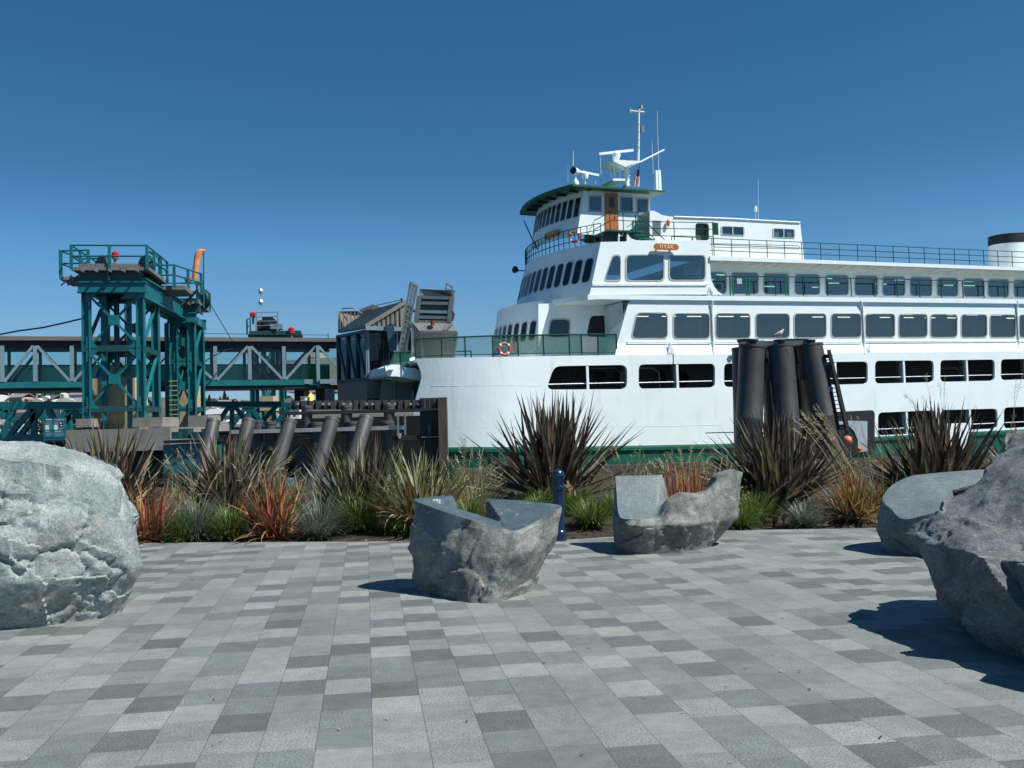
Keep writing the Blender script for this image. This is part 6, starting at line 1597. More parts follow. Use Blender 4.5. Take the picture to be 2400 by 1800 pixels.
for x, y in ((1801, 871), (1884, 871)):
    mb = MB(); a, b = dq(x - 9, y + 18, -.9), dq(x + 9, y - 19, -.9); mb.box((a.x, a.y, a.z), (b.x, a.y + .4, b.z))
    for sx in (-5, 5):
        for sy in (-13, -4, 5, 14): mb.lathe([(.06, 0), (.06, .06)], dq(x + sx, y + sy, -.9), 6, (0, -1, 0))
    mb.build('bolted_plate', M['pile'], pdl)
for seg in (((1802, 822), (1790, 855)), ((1886, 900), (1900, 960)), ((1893, 930), (1905, 975))):
    mb = MB(); mb.bar(dq(*seg[0], .2), dq(*seg[1], .2), .22); mb.build('cross_tie', M['tar'], pdl)
mb = MB(); a, b = dq(1932, 835, -1), dq(1966, 1006, -1.6); c, e, g = dq(1942, 820, -1.3), dq(1957, 881, -1.4), dq(1990, 1026, -1.8)
mb.bar(a, b, .10, .14); mb.bar(c, e, .14, .2); mb.bar(e, g, .16, .28)
for k in range(19): f = k / 18; mb.bar(a.lerp(b, f), a.lerp(b, f) + V((.38, -.1, .02)), .04)
mb.bar(a, c.lerp(e, .25), .16, .18); mb.build('ladder', M['tar'], pdl)
me = text_mesh('8', .52, .004); me.materials.append(pbr('chalk_mark', (.13, .13, .125), .9)); l = bpy.data.objects.new('chalk_number', me); COL.objects.link(l); l.parent = pdl
p = dq(1840, 826, -.8) + V((0, -.66, 0)); l.location = p; l.rotation_euler = (R(88), R(-4), R(8)); l.scale = (.85, 1, 1)
for x, y, dx in ((1767, 921, .1), (1936, 913, .1)):
    mb = MB(); c = dq(x, y, -.8) + V((0, -.66, 0)); mb.box((c.x - .13, c.y, c.z - .12), (c.x + .13, c.y + .08, c.z + .12)); mb.build('tag_plate', pbr('blue_grey_tag', (.10, .13, .15), .5), pdl)
mb = MB(); px_box(mb, 1655, 1012, 1725, 1016, YD + 3, .2); o = mb.build('mooring_line', M['black']); tag(o, 'dark mooring line running from the piles along the white hull', 'rope')
# orange float hung by the ladder
fo = thing('float', 'orange round fender float hanging at the foot of the ladder', 'float', at(1986, 1032, 47)); 
mb = MB(); n_ = 16; prof = [(.22 * math.sin(math.pi * k / n_) + .001, -.22 * math.cos(math.pi * k / n_)) for k in range(n_ + 1)]; mb.lathe(prof, (0, 0, 0), 20); mb.build('ball', pbr('faded_orange', (.72, .20, .10), .55, var=.15), fo, True)
mb = MB(); mb.tube([(0, 0, .20), (0, .02, .32), (.05, 0, .4)], .05, 6); mb.build('eye', M['black'], fo)
fo2 = MB(); fo2.lathe([(.13 * math.sin(math.pi * k / 10) + .001, -.13 * math.cos(math.pi * k / 10)) for k in range(11)], (0, 0, 0), 14); o = fo2.build('float', M['orange'], None, True); o.location = at(2014, 1053, 48); tag(o, 'smaller darker orange float low in the ferry door opening', 'float')

# ---------------------------------------------------------------- gull standing on the dolphin
gl = thing('gull', 'white gull with grey wings standing on top of the black pile cluster', 'bird', at(1826, 793.5, YD - .5))
mb = MB(); rows = []
# body runs from tail (left, low) to breast and head (right, up)
spine = [(-.34, .12, .010, .02), (-.24, .15, .030, .035), (-.12, .19, .062, .070), (.0, .235, .085, .095), (.09, .285, .085, .09), (.15, .335, .06, .068), (.185, .375, .045, .05), (.205, .415, .047, .052), (.225, .435, .040, .045), (.25, .436, .018, .02)]
for (x, z, ry, rz) in spine:
    rows.append([V((x - rz * .45 * math.sin(a), ry * math.cos(a), z + rz * math.sin(a))) for a in [k * 6.28318 / 14 for k in range(14)]])
mb.grid(rows, 0, True); i = mb.pts(rows[0]); mb.f.append(tuple(range(i, i + 14))); mb.m.append(0); mb.build('body', pbr('gull_white', (.62, .62, .58), .8, var=.06), gl, True, angle=80)
for sy in (-1, 1):
    mb = MB(); w_ = [(-.40, .105, .02), (-.28, .135, .045), (-.15, .19, .078), (-.02, .245, .095), (.06, .275, .08)]
    mb.grid([[V((x, sy * (t + .006) * 1.0, z + dz)) for dz in (-.045, .0, .04)] for x, z, t in w_]); mb.build('wing', pbr('gull_grey', (.16, .16, .155), .8, var=.25) if 'gg' not in M else M['gg'], gl, True, fix=True); M['gg'] = bpy.data.materials['gull_grey']
    mb = MB(); mb.tube([(.0, sy * .035, .16), (.015, sy * .035, .08), (-.005, sy * .035, .0)], .009, 6); mb.tube([(-.01, sy * .035, .004), (.05, sy * .035, .004)], .008, 5); mb.build('leg', pbr('gull_leg', (.45, .3, .2), .6) if 'glg' not in M else M['glg'], gl); M['glg'] = bpy.data.materials['gull_leg']
    mb = MB(); mb.lathe([(.001, -.007), (.007, 0), (.001, .007)], (.232, sy * .035, .442), 8, (0, 1, 0)); mb.build('eye', M['black'], gl)
mb = MB(); mb.tube([(.245, 0, .436), (.285, 0, .430), (.305, 0, .420)], [.014, .010, .003], 8); mb.build('beak', pbr('gull_beak', (.6, .4, .05), .5), gl)

# ---------------------------------------------------------------- low timber edging along the back of the planting bed
M['edging'] = pbr('grey_timber_edging', (.135, .115, .10), .85, var=.3, vscale=3, bump=.5, bscale=14, stretch=(.15, 1, 1))
ww = thing('timber_edging', 'low weathered timber edging along the back of the planting bed', 'edging', (5, 20.6, .5)); O = ww.location.copy()
for k in range(7):
    xa = lx(1068, 20.6, 1098) + k * 2.05
    for j in range(2):
        mb = MB(); mb.box(V((xa, 20.5 + j * .03, .34 + j * .20 - (k % 2) * .01)) - O, V((xa + 2.03, 20.68, .535 + j * .20 - (k % 2) * .01)) - O); mb.build('plank', M['edging'], ww)
    mb = MB(); mb.box(V((xa + .04, 20.69, .0)) - O, V((xa + .16, 20.8, .70)) - O); mb.build('stake', M['edging'], ww)

# ---------------------------------------------------------------- far shore: hill, trees, houses, marina
def far_mat(nm, c1, c2): return pbr(nm, c1, .95, var=.3, vscale=.02, col2=c2)
def hill_z(X, Y):
    yy = 905 if X > -150 else 905
    ridge = table(X, [(-700, 24), (-420, 26), (-300, 25), (-200, 20), (-140, 15), (-60, 16), (0, 15), (100, 13), (300, 12), (900, 10)])
    f = sst(330, 620, Y)
    return WATER_Z + 2 + (ridge - WATER_Z) * f + noise.noise((X * .02, Y * .02, 0)) * 2.5 * f
mb = MB(); rows = []
for k in range(14):
    Y = 325 + k * 32
    rows.append([(X, Y, hill_z(X, Y) if k else WATER_Z - 1) for X in range(-800, 1000, 25)])
mb.grid(rows); hl = mb.build('hillside', far_mat('far_hillside', (.06, .075, .05), (.11, .11, .085)), smooth=True, fix=False); tag(hl, kind='structure')
fol = [pbr('far_foliage', (.030, .055, .028), .9, var=.45, vscale=.6), pbr('far_conifer', (.018, .038, .026), .9, var=.4, vscale=.6)]
far_trunk = pbr('far_trunk', (.06, .045, .035), .9)
def far_tree(x, y, Yd, h, kind, label, group):
    p = at(x, y, Yd); z0 = hill_z(p.x, Yd)
    o = thing('pine_tree' if kind else 'tree', label, 'tree', (p.x, Yd, z0 - .3), group)
    mb = MB(); mb.tube([(0, 0, 0), (0, 0, h * .6)], [h * .03, h * .012], 6); mb.build('trunk', far_trunk, o)
    mb = MB(); rr = random.Random(int(x * 7 + Yd))
    for k in range(420):
        t = rr.random()
        if kind: z = h * (.12 + .88 * t); rad = h * .20 * (1 - t) ** .8 + .15
        else: z = h * (.22 + .78 * t); rad = h * .48 * math.sin(math.pi * min(1, (t * .86 + .12))) ** .6
        a = rr.uniform(0, 6.283); q = rr.random() ** .45
        c = V((rad * q * math.cos(a), rad * q * math.sin(a), z + rr.uniform(-.3, .3))); s_ = h * rr.uniform(.03, .065)
        n_ = V((rr.uniform(-1, 1), rr.uniform(-1, 1), rr.uniform(-.2, 1))).normalized(); u_ = n_.orthogonal().normalized(); w2 = n_.cross(u_)
        mb.face([c - u_ * s_, c + w2 * s_ * .7, c + u_ * s_, c - w2 * s_ * .7])
    mb.build('crown', fol[kind], o, fix=False)
ft_list = [(490, 912, 520, 9, 1), (480, 926, 500, 8, 0), (500, 922, 515, 7, 0), (516, 920, 520, 8, 1), (526, 910, 525, 11, 1), (534, 922, 520, 8, 1), (548, 934, 490, 9, 0), (560, 936, 480, 8, 0), (665, 914, 520, 8, 1), (676, 920, 520, 8, 0), (470, 930, 500, 9, 1)]
for (x, y, Yd, h, kd) in ft_list: far_tree(x, y, Yd, h * .9, kd, 'dark conifer on the far shore right of the teal towers' if kd else 'bushy tree on the far shore right of the teal towers', 'trees on the far shore right of the towers')
for k in range(22):
    x = rnd.uniform(-60, 215); Yd = rnd.uniform(400, 600); far_tree(x, 930, Yd, rnd.uniform(6, 11), 0, 'rounded green tree among the far hillside houses at left', 'trees among the far hillside houses')
for x, Yd, h in ((120, 380, 12), (175, 372, 13), (188, 375, 12), (160, 378, 11), (110, 390, 10)): far_tree(x, 945, Yd, h, 0, 'large dark tree below the far hillside houses at left', 'large dark trees below the hillside houses')
hw_ = [pbr('house_wall_white', (.62, .62, .60), .8), pbr('house_wall_tan', (.45, .38, .30), .8), pbr('house_wall_blue', (.34, .42, .50), .8), pbr('house_wall_rose', (.42, .29, .25), .8)]
hr_ = [pbr('house_roof_grey', (.22, .21, .20), .8), pbr('house_roof_brown', (.26, .15, .11), .8), pbr('house_roof_dark', (.10, .10, .11), .8)]
def house(x, Yd, w_, col, rcol, label, group):
    X = at(x, 930, Yd).x; z0 = hill_z(X, Yd) - .5; h = rnd.uniform(4, 6)
    o = thing('house', label, 'house', (X, Yd, z0), group); o.rotation_euler.z = rnd.uniform(-.5, .5)
    mb = MB(); mb.box((-w_ / 2, -4, 0), (w_ / 2, 4, h)); mb.prism([(-w_ / 2, -4, h), (w_ / 2, -4, h), (0, -4, h + 2.1)] if rnd.random() < .5 else [(-w_ / 2, -3.8, h), (w_ / 2, -3.8, h), (w_ / 2 - .6, -3.8, h + .3)], (0, 7.9, 0)); mb.build('wall', hw_[col], o)
    mb = MB(); e = .5
    mb.hexa([V((-w_ / 2 - e, -4.5, h + .01)), V((w_ / 2 + e, -4.5, h + .01)), V((w_ / 2 + e, 0, h + 2.1)), V((-w_ / 2 - e, 0, h + 2.1)), V((-w_ / 2 - e, -4.5, h + .25)), V((w_ / 2 + e, -4.5, h + .25)), V((w_ / 2 + e, 0, h + 2.4)), V((-w_ / 2 - e, 0, h + 2.4))])
    mb.hexa([V((-w_ / 2 - e, 0, h + 2.1)), V((w_ / 2 + e, 0, h + 2.1)), V((w_ / 2 + e, 4.5, h + .01)), V((-w_ / 2 - e, 4.5, h + .01)), V((-w_ / 2 - e, 0, h + 2.4)), V((w_ / 2 + e, 0, h + 2.4)), V((w_ / 2 + e, 4.5, h + .25)), V((-w_ / 2 - e, 4.5, h + .25))])
    mb.build('roof', hr_[rcol], o)
    for sx in (-.28, .05, .3):
        for zz in ((1.2, 3.6) if h > 4.6 else (1.3,)): mb = MB(); mb.box((w_ * sx - .5, -4.05, zz), (w_ * sx + .5, -3.95, zz + 1.3)); mb.build('window', M['pane_dark'], o)
names_w = ['white', 'tan', 'pale blue', 'rose']; names_r = ['grey', 'brown', 'dark']
for k in range(34):
    c, r_ = rnd.randrange(4) if rnd.random() < .6 else 0, rnd.randrange(3)
    house(-70 + (k % 17) * 17 + rnd.uniform(-5, 5), rnd.uniform(395, 470) if k < 17 else rnd.uniform(480, 600), rnd.uniform(8, 13), c, r_, f'small {names_w[c]} house with {names_r[r_]} roof on the far left hillside', f'far left hillside {names_w[c]} houses with {names_r[r_]} roofs')
for k, x in enumerate((486, 504, 512, 536, 552, 572, 668, 678)):
    c, r_ = (0, 1, 0, 2, 0, 0, 1, 0)[k], k % 3; house(x, 440 + (k * 37) % 60, rnd.uniform(7, 11), c, r_, f'{names_w[c]} waterfront house with {names_r[r_]} roof right of the teal towers', f'{names_w[c]} waterfront houses with {names_r[r_]} roofs right of the towers')
# marina: boats and the long pale boathouse
M['boatwhite'] = pbr('boat_white', (.72, .73, .72), .4, var=.05)
def boat(x, y, Yd, ln, sail, label, group):
    p = at(x, y, Yd); o = thing('motor_boat' if not sail else 'sail_boat', label, 'boat', (p.x, Yd, WATER_Z), group); o.rotation_euler.z = rnd.uniform(-.35, .35)
    mb = MB(); rows = []
    for z, k in ((0, .82), (.55, .95), (1.15, 1.0)):
        rows.append([V((ln / 2 * k * a, ln * .16 * k * b, z)) for a, b in ((-1, -.9), (-.4, -1), (.3, -.95), (.75, -.5), (1, 0), (.75, .5), (.3, .95), (-.4, 1), (-1, .9))])
    mb.grid(rows, 0, True); mb.face(rows[-1]); mb.build('hull', M['boatwhite'], o)
    mb = MB(); c = ln * .1; mb.hexa([V((-ln * .3, -c, 1.14)), V((ln * .22, -c, 1.14)), V((ln * .22, c, 1.14)), V((-ln * .3, c, 1.14)), V((-ln * .27, -c * .8, 2.3)), V((ln * .08, -c * .8, 2.3)), V((ln * .08, c * .8, 2.3)), V((-ln * .27, c * .8, 2.3))]); cb = mb.build('cabin', M['boatwhite'], o)
    mb = MB(); mb.box((-ln * .25, -c * .95, 1.55), (ln * .10, c * .95, 1.95)); mb.build('cabin_window', M['pane_dark'], cb)
    if sail: mb = MB(); mb.tube([(ln * .05, 0, 1.1), (ln * .05, 0, ln * 1.25)], .07, 6); mb.build('mast', M['alu'], o)
for k in range(20):
    x = -30 + k * 12 + rnd.uniform(-4, 4); sail = k in (3, 9, 14)
    boat(x, 985, rnd.uniform(170, 290), rnd.uniform(9, 14), sail, 'white sailing boat with bare mast in the marina behind the left truss' if sail else 'white motor boat moored in the marina behind the left truss', 'white sailing boats in the left marina' if sail else 'white motor boats in the left marina')
for k, x in enumerate((486, 497, 508, 519, 531, 546, 558, 574, 588)):
    boat(x, 985, 180 + (k * 53) % 110, rnd.uniform(9, 13), False, 'white motor boat moored beyond the water right of the teal towers', 'white motor boats right of the towers')
bh = thing('boathouse', 'long low pale-roofed boathouse on the water behind the left truss span', 'boathouse', at(80, 985, 210)); O = bh.location.copy()
mb = MB(); px_box(mb, -120, 962, 232, 985, 210, 8); mb.v = [tuple(V(v) - O) for v in mb.v]; mb.build('wall', pbr('boathouse_grey', (.30, .33, .36), .7), bh)
mb = MB(); a, b = at(-125, 961.5, 209), at(236, 961.5, 209); mb.prism([V((a.x, 208.5, a.z)) - O, V((a.x, 214, a.z + 1.3)) - O, V((a.x, 219.5, a.z)) - O], (b.x - a.x, 0, 0)); mb.build('roof', pbr('pale_metal_roof', (.42, .44, .44), .5), bh)
bh = thing('boathouse', 'pale-roofed floating boathouse right of the teal towers on the far water', 'boathouse', at(520, 980, 230)); O = bh.location.copy()
mb = MB(); px_box(mb, 478, 972, 580, 984, 230, 8); mb.v = [tuple(V(v) - O) for v in mb.v]; mb.build('wall', bpy.data.materials['boathouse_grey'], bh)
mb = MB(); a, b = at(475, 971.5, 229), at(584, 971.5, 229); mb.prism([V((a.x, 228.5, a.z)) - O, V((a.x, 234, a.z + 1.3)) - O, V((a.x, 239.5, a.z)) - O], (b.x - a.x, 0, 0)); mb.build('roof', bpy.data.materials['pale_metal_roof'], bh)
# block of flats glimpsed through the walkway glass
ab = thing('apartment_block', 'grey flat-roofed block seen through the walkway glass', 'building', at(700, 900, 150)); O = ab.location.copy()
for x0, y0, x1, y1, dY in ((673, 843, 705, 920, 0), (704, 838, 790, 920, 3), (714, 824, 742, 838, 5)):
    mb = MB(); px_box(mb, x0, y0, x1, y1, 150 + dY, 10); mb.v = [tuple(V(v) - O) for v in mb.v]; mb.build('wall', hw_[1] if dY else bpy.data.materials['boathouse_grey'], ab)
# ================================================================ planting
pr = random.Random(21)
def leaf(mb, base, az, el, L, w, droop, mi, segs=6, fold=.30, twist=0.0, keel=True):
    """tapering blade; droop bends it over towards the tip"""
    p = V(base); d_az = V((math.cos(az), math.sin(az), 0)); side = V((-math.sin(az), math.cos(az), 0))
    if twist: side = (side * math.cos(twist) + V((0, 0, 1)) * math.sin(twist) * .6 + d_az * math.sin(twist) * .5).normalized()
    e = el; rows = []
    for k in range(segs + 1):
        t = k / segs
        prof = (.55 + .45 * min(1, t / .35)) * (1 - max(0, (t - .35) / .65) ** 1.7)
        ww = max(w * prof, w * .02) * .5
        dr = d_az * math.cos(e) + V((0, 0, 1)) * math.sin(e)
        nrm = (d_az * -math.sin(e) + V((0, 0, 1)) * math.cos(e))
        if keel: rows.append((p - side * ww + nrm * ww * fold * 2, p, p + side * ww + nrm * ww * fold * 2))
        else: rows.append((p - side * ww, p + side * ww))
        p = p + dr * (L / segs); e -= droop / segs * (0.35 + 1.5 * t)
    for a, b in zip(rows, rows[1:]):
        for j in range(len(a) - 1): mb.face((a[j], a[j + 1], b[j + 1], b[j]), mi)
    return p
def base_at(x, Y):
    X = at(x, 1200, Y).x; return V((X, Y, bed_z(X, Y)))
def height_for(x, ytop, Y, z0): return at(x, ytop, Y).z - z0
LB = lambda *c: c
# leaf materials
BR = [leafmat('bronze_leaf', (.080, .060, .046), (.17, .135, .10)), leafmat('dark_bronze_leaf', (.036, .028, .023), (.08, .062, .05)), leafmat('olive_bronze_leaf', (.10, .090, .052), (.20, .18, .115)), leafmat('dry_tan_leaf', (.20, .14, .075), (.33, .25, .14))]
TN = [leafmat('tan_olive_leaf', (.135, .11, .075), (.25, .21, .15)), leafmat('plum_leaf', (.075, .05, .042), (.15, .108, .085)), leafmat('yellow_edge_leaf', (.22, .19, .085), (.34, .30, .16)), leafmat('green_olive_leaf', (.075, .085, .035), (.15, .16, .08))]
YG = [leafmat('yellow_green_leaf', (.17, .18, .065), (.32, .31, .15)), leafmat('olive_leaf', (.08, .085, .032), (.16, .16, .07)), leafmat('rust_leaf', (.17, .075, .022), (.34, .17, .06)), leafmat('cream_leaf', (.30, .28, .17), (.46, .42, .28))]
RD = [leafmat('red_leaf', (.24, .048, .030), (.42, .12, .075)), leafmat('coral_leaf', (.36, .11, .06), (.52, .24, .15)), leafmat('gold_red_leaf', (.30, .16, .045), (.46, .29, .11)), leafmat('olive_red_leaf', (.11, .085, .03), (.2, .14, .06))]
GR = [leafmat('green_blade', (.075, .13, .022), (.15, .235, .05), scale=8), leafmat('light_green_blade', (.16, .22, .055), (.28, .34, .12), scale=8), leafmat('dark_green_blade', (.025, .05, .012), (.06, .10, .022), scale=8)]
BL = [leafmat('blue_blade', (.10, .15, .135), (.20, .265, .235), scale=8), leafmat('grey_blade', (.16, .19, .15), (.27, .29, .22), scale=8), leafmat('straw_blade', (.24, .18, .10), (.36, .28, .17), scale=8), leafmat('green_blue_blade', (.05, .085, .055), (.10, .15, .10), scale=8)]
ST = [leafmat('straw_stem', (.27, .21, .11), (.44, .36, .21), scale=8), leafmat('pale_straw', (.38, .32, .20), (.54, .46, .31), scale=8), leafmat('green_straw', (.13, .14, .05), (.24, .23, .10), scale=8)]
def flax(x, Y, ytop, wpx, n, mats, label, cat='plant', wid=.055, wts=(.45, .3, .2, .05), name='flax_plant', group=None, lean=0, dead=.08, droop=.35, lowang=22, seed=0):
    r = random.Random(int(x) * 31 + seed); b = base_at(x, Y); H = height_for(x, ytop, Y, b.z); hw = wpx / F * Y / 2
    o = thing(name, label, cat, b, group)
    mb = MB(); Lmax = H * 1.04
    n = int(n * (.85 if H > 1.9 else 1.25)); wid = wid * (1.6 if H > 1.3 else 1.4)
    for k in range(n):
        t = (k + .5) / n
        az = r.uniform(0, 6.283)
        # elevation: many steep, some shallow; lateral reach limited to the clump's width
        el = R(lowang + (90 - lowang) * (r.random() ** .92)); el = min(el, R(88))
        if k < 3: el = R(r.uniform(84, 88))
        reach = max(.05, math.cos(el)); L = min(Lmax * r.uniform(.66, 1.0), hw * 1.18 / reach if abs(math.cos(az)) > .3 else 9)
        L = max(L, H * .38)
        if lean: el = min(R(88), el); 
        off = V((r.gauss(0, .10), r.gauss(0, .08), 0)) * min(1.6, H)
        off = off + V((math.cos(az), math.sin(az), 0)) * r.uniform(.02, .12) * H * .6
        q = r.random(); mi = 0; acc = 0
        for i, w_ in enumerate(wts):
            acc += w_
            if q <= acc: mi = i; break
        leaf(mb, off, az, el, L, wid * r.uniform(.7, 1.15) * (L / Lmax) ** .4, droop * r.uniform(.15, 1.3) * (1.2 - el / 1.6), mi, 6, .3, r.uniform(-.9, .9))
    for k in range(int(n * dead)):  # broken leaves bent to the ground
        az = r.uniform(0, 6.283); leaf(mb, V((r.gauss(0, .1), r.gauss(0, .1), 0)), az, R(r.uniform(35, 65)), H * r.uniform(.45, .7), wid * .8, r.uniform(2.0, 3.2), len(mats) - 1 if r.random() < .6 else 2, 8, .25)
    mb.build('leaves', mats, o, fix=False, smooth=False)
    return o
def tuft(x, Y, ytop, wpx, n, mats, label, cat='grass', wid=.008, wts=(.6, .25, .15), name='grass_tuft', group=None, seed=0, arch=1.1, plume=0):
    r = random.Random(int(x) * 17 + seed); b = base_at(x, Y); H = height_for(x, ytop, Y, b.z); hw = wpx / F * Y / 2
    o = thing(name, label, cat, b, group); mb = MB()
    for k in range(n):
        az = r.uniform(0, 6.283); q = r.random() ** .6
        el = R(88 - 80 * q * r.uniform(.6, 1)); L = (H * math.sin(el) ** .3 * r.uniform(.7, 1.08)); L = min(L, max(.12, hw * 1.25 / max(.2, math.cos(el))))
        off = V((math.cos(az), math.sin(az), 0)) * r.random() * hw * .30
        z = r.random(); mi = 0; acc = 0
        for i, w_ in enumerate(wts):
            acc += w_
            if z <= acc: mi = i; break
        leaf(mb, off, az + r.uniform(-.4, .4), el, L, wid * r.uniform(.7, 1.3), arch * r.uniform(.3, 1.2), mi, 4, 0, 0, False)
    mb.build('blades', mats, o, fix=False)
    return o
def stalks(x, Y, n, tops, label, spread=.10, seed=0, mats=ST, head=.28, heads=True, group=None, bend=.25, name='tall_grass', thick=.0035, fine=1.0):
    """flowering grass: thin arching stems ending near the given pixels, with feathery heads"""
    n = max(3, int(n * .62)); r = random.Random(int(x) * 13 + seed); b = base_at(x, Y); o = thing(name, label, 'grass', b, group)
    ms, mh = MB(), MB()
    for k in range(n):
        tx, ty = tops[k % len(tops)]; tx += r.gauss(0, 9); ty += r.gauss(0, 10)
        e = at(tx, ty, Y + r.gauss(0, .25)) - b; s0_ = V((r.gauss(0, spread), r.gauss(0, spread * .7), 0))
        c = V((s0_.x + (e.x - s0_.x) * bend, s0_.y + (e.y - s0_.y) * bend, e.z * r.uniform(.62, .8)))
        pts = [s0_ * (1 - t) ** 2 + c * 2 * t * (1 - t) + e * t * t for t in [j / 8 for j in range(9)]]
        mi = 0 if r.random() < .55 else (1 if r.random() < .7 else 2)
        ms.mi = mi; ms.tube(pts, [thick, thick, thick, thick * .9, thick * .9, thick * .8, thick * .7, thick * .6, thick * .5], 3, cap=False)
        if heads:
            d = (pts[-1] - pts[-3]).normalized(); hl = head * r.uniform(.6, 1.1)
            for j in range(int(16 * fine)):
                t = r.random(); p = pts[-1] - d * hl * t
                dirn = (d * r.uniform(.5, 1.2) + V((r.uniform(-1, 1), r.uniform(-1, 1), r.uniform(-.6, .3))) * (.35 + .5 * t)).normalized()
                ln = hl * r.uniform(.10, .28)
                u_ = dirn.orthogonal().normalized() * r.uniform(.0022, .0045)
                q = p + dirn * ln; q2 = q + V((0, 0, -ln * .25)) + dirn * ln * .4
                mh.face((p - u_ * .3, p + u_ * .3, q + u_, q - u_), mi); mh.face((q - u_, q + u_, q2 + u_ * .2, q2 - u_ * .2), mi)
    ms.build('stems', mats, o, fix=False)
    if heads: mh.build('seed_heads', mats, o, fix=False)
    return o
# ---- big New Zealand flax clumps, left to right
flax(250, 17.3, 972, 290, 120, TN, 'tall tan and plum flax clump behind the pale left boulder', wts=(.5, .25, .15, .1), wid=.055)
flax(545, 17.4, 985, 250, 120, TN, 'tall tan flax clump below the slanted grey piles', wts=(.5, .25, .15, .1), wid=.05, seed=2)
flax(848, 16.4, 1010, 190, 130, [TN[3], BR[0], YG[0], TN[1]], 'olive and bronze flax clump left of the fender wall corner post', wts=(.35, .35, .2, .1), wid=.045)
flax(985, 15.5, 1030, 225, 125, YG, 'yellow-green striped flax clump behind the middle carved seat', wts=(.42, .33, .12, .13), wid=.04, droop=.8, dead=.14)
flax(1300, 17.2, 908, 350, 190, BR, 'largest dark bronze flax clump in front of the white ferry hull', wts=(.50, .32, .16, .02), wid=.068, lowang=14, droop=.2)
flax(1825, 16.6, 942, 330, 180, BR, 'dark bronze flax clump in front of the black pile cluster', wts=(.45, .33, .2, .02), wid=.06, lowang=16, droop=.25)
flax(2195, 16.4, 930, 270, 150, [BR[1], BR[0], BR[2], TN[0]], 'dark upright flax clump behind the flat-topped right boulder', wts=(.4, .3, .2, .1), wid=.07, droop=.15, lowang=24)
flax(2425, 16.5, 985, 200, 80, BR, 'dark flax clump at the far right edge behind the big boulders', wts=(.4, .35, .2, .05), wid=.06)
# ---- small red flax
flax(345, 15.25, 1105, 170, 95, RD, 'orange-red flax beside the pale left boulder', wts=(.3, .25, .33, .12), wid=.038, lowang=6, droop=.85)
flax(642, 15.25, 1095, 165, 95, RD, 'crimson and green flax below the slanted piles, left of the blue fescue', wts=(.38, .2, .2, .22), wid=.038, lowang=6, droop=.85, seed=4)
flax(1607, 13.62, 1070, 128, 95, [RD[1], RD[0], RD[2], RD[0]], 'coral-red flax growing right behind the second carved seat', wts=(.45, .3, .2, .05), wid=.032, lowang=40, droop=.15, dead=0)
flax(2000, 15.2, 1090, 215, 130, [RD[2], RD[0], RD[3], YG[0]], 'gold and red flax left of the flat-topped right boulder', wts=(.34, .26, .2, .2), wid=.03, lowang=10, droop=.7, dead=.15)
flax(2085, 15.6, 1095, 120, 50, [YG[1], RD[3], YG[0], YG[2]], 'olive and gold flax at the left foot of the dark right clump', wts=(.4, .3, .2, .1), wid=.035, droop=.8, seed=3)
# ---- green grass tufts
G_ = [(425, 14.6, 1168, 95, 'bright green grass tuft right of the orange-red flax'), (540, 14.75, 1158, 120, 'wide green grass tuft left of the crimson flax'), (690, 15.7, 1135, 110, 'green grass tuft between the crimson flax and blue fescue, further back'), (838, 15.0, 1130, 120, 'dark green grass tuft below the olive flax clump'),
      (925, 14.7, 1185, 110, 'low green grass tuft at the foot of the yellow-green flax'), (1098, 14.6, 1148, 100, 'green grass tuft seen through the notch of the middle seat'), (1040, 15.2, 1165, 120, 'green grass tuft behind the left arm of the middle seat'), (1265, 15.3, 1128, 120, 'pale green grass tuft left of the navy bollard'),
      (1385, 14.5, 1148, 135, 'large green grass tuft right of the navy bollard'), (1345, 15.6, 1120, 120, 'green grass tuft at the base of the largest flax'), (1735, 14.3, 1165, 95, 'dark green grass tuft right of the second carved seat'), (1768, 14.9, 1125, 130, 'light green grass tuft left of the silver fescue'),
      (1440, 15.6, 1140, 90, 'green grass tuft left of the second carved seat'), (770, 16.0, 1120, 100, 'green grass tuft behind the blue fescue')]
for x, Y, yt, wpx, lb in G_:
    lt = 'pale' in lb or 'light' in lb
    tuft(x, Y + .6, yt, wpx * 1.1, 760, GR, lb, wts=(.35, .55, .10) if lt else (.58, .27, .15), wid=.011, arch=1.5)
for x, Y, yt, wpx, lb in ((460, 14.95, 1135, 120, 'blue-grey fescue tuft behind the bright green tuft'), (748, 14.65, 1135, 130, 'silver-blue fescue tuft right of the crimson flax'), (1885, 14.5, 1155, 135, 'silver-green fescue tuft in front of the dark right flax')):
    tuft(x, Y + .4, yt, wpx, 700, BL, lb, wts=(.46, .28, .13, .13), wid=.010, arch=1.5, name='fescue_tuft')
# ---- tall flowering grasses
stalks(1105, 16.0, 46, [(1065, 1070), (1085, 1045), (1110, 1058), (1130, 1090), (1160, 1085), (1075, 1100), (1180, 1110)], 'blond flowering grass clump between the yellow-green and the largest flax')
tuft(1125, 16.0, 1100, 170, 420, [ST[2], ST[0], GR[1]], 'straw-coloured grass clump under the blond stems left of the largest flax', wts=(.45, .3, .25), wid=.008)
stalks(440, 15.6, 18, [(395, 1075), (425, 1050), (445, 1040), (470, 1100), (510, 1090), (530, 1080)], 'thin blond flowering stems above the left blue-grey fescue', seed=3)
stalks(600, 15.8, 22, [(560, 1080), (600, 1075), (660, 1085), (700, 1080), (690, 1110)], 'thin straw stems arching over the crimson flax', seed=5)
stalks(735, 14.9, 7, [(725, 1100), (738, 1085), (750, 1110), (765, 1105)], 'few straight pale stems rising from the silver-blue fescue', heads=False, seed=6)
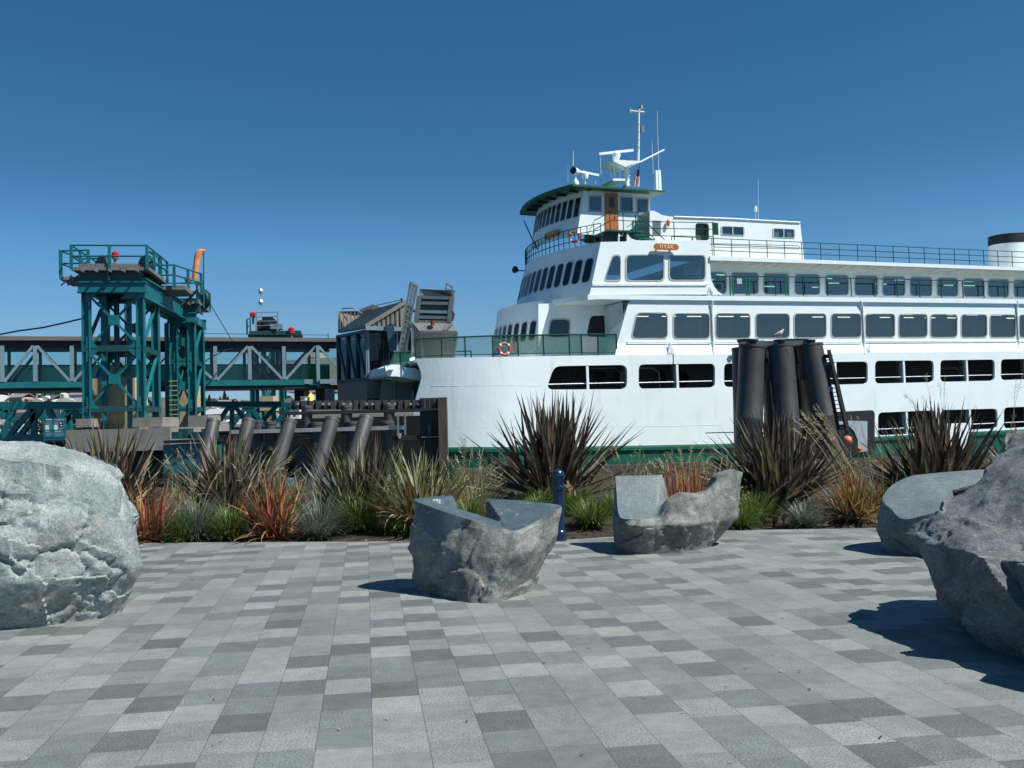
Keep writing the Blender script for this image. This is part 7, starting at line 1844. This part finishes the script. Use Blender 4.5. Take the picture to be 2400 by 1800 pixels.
stalks(1600, 14.9, 26, [(1540, 1075), (1570, 1060), (1600, 1055), (1640, 1065), (1660, 1080), (1520, 1090), (1620, 1050)], 'tangled blond seed grass behind the coral-red flax', seed=7)
stalks(1470, 15.6, 14, [(1400, 1080), (1440, 1060), (1490, 1050), (1510, 1085), (1460, 1085)], 'sparse straw stems left of the second carved seat', seed=9)
stalks(2040, 16.0, 42, [(1880, 975), (1905, 985), (1920, 965), (1935, 1000), (1870, 1010), (1950, 1020)], 'bundle of straw stems leaning left across the pile cluster foot', seed=8, bend=.55, thick=.006)
stalks(2055, 15.6, 9, [(2000, 985), (2020, 1000), (2045, 1040), (2060, 1060)], 'loose straw stems drooping beside the ferry door opening', seed=11, bend=.4)
stalks(2215, 17.5, 9, [(2120, 912), (2175, 905), (2195, 925), (2215, 890), (2160, 935), (2150, 940)], 'tall airy panicle stems above the dark upright flax clump', seed=12, head=.42, thick=.004, fine=1.6)
stalks(2380, 17.3, 6, [(2375, 910), (2398, 885), (2365, 980), (2410, 930)], 'tall airy panicle stems at the far right edge', seed=14, head=.42, thick=.004, fine=1.6)
stalks(1690, 15.4, 20, [(1660, 1090), (1700, 1075), (1720, 1100), (1680, 1110), (1740, 1120)], 'short brown flowering stems left of the dark right flax', seed=15)
# ---- ground cover and litter: uncountable
mb = MB(); r = random.Random(5)
for k in range(5200):
    x = r.uniform(-9.5, 9.8); t = 1.1 + 5.0 * r.random() ** .8; y = edge_y(x) + t
    dens = noise.noise((x * .7, y * .7, 1)) + .35 + .10 * (t - 2)
    if r.random() > dens: continue
    p = V((x, y, bed_z(x, y)))
    leaf(mb, p, r.uniform(0, 6.283), R(r.uniform(25, 85)), r.uniform(.10, .34) * (1 + .22 * t), .012, r.uniform(.3, 1.6), r.choice((0, 0, 0, 1, 1, 2, 2, 3)), 3, 0, 0, False)
o = mb.build('ground_cover', [GR[0], GR[1], GR[2], ST[0], ST[2]], fix=False); tag(o, 'low mixed green and straw grass covering the back of the planting bed', 'ground cover', kind='stuff')
mb = MB()
for k in range(2600):
    x = r.uniform(-9.5, 9.8); y = edge_y(x) + r.random() ** 1.5 * 2.2 + .02; p = V((x, y, bed_z(x, y) + r.uniform(.0, .012))); a = r.uniform(0, 6.283); s_ = r.uniform(.008, .035)
    u_ = V((math.cos(a), math.sin(a), r.uniform(-.3, .3))) * s_; w2 = V((-math.sin(a), math.cos(a), r.uniform(-.3, .3))) * s_ * r.uniform(.2, .6)
    mb.face((p - u_ - w2, p + u_ - w2, p + u_ + w2, p - u_ + w2), r.choice((0, 0, 1, 2)))
o = mb.build('bark_mulch', [M['timber'], ST[0], M['soil']], fix=False); tag(o, 'loose bark chips and dead leaf bits on the soil along the paving edge', 'mulch', kind='stuff')

mb = MB(); r = random.Random(9)
for k in range(130):
    y = r.uniform(4.2, 13.8); x = r.uniform(-.55, .55) * y; s_ = r.uniform(.006, .022); a = r.uniform(0, 6.283); p = V((x, y, .004 + s_ * .3))
    u_ = V((math.cos(a), math.sin(a), r.uniform(-.2, .2))) * s_; w2 = V((-math.sin(a), math.cos(a), r.uniform(-.2, .2))) * s_ * .4
    mb.face((p - u_, p - w2, p + u_, p + w2), r.choice((0, 1, 1)))
o = mb.build('leaf_litter', [ST[1], M['soil']], fix=False); tag(o, 'scattered tiny dry leaf bits lying on the paving', 'litter', kind='stuff')
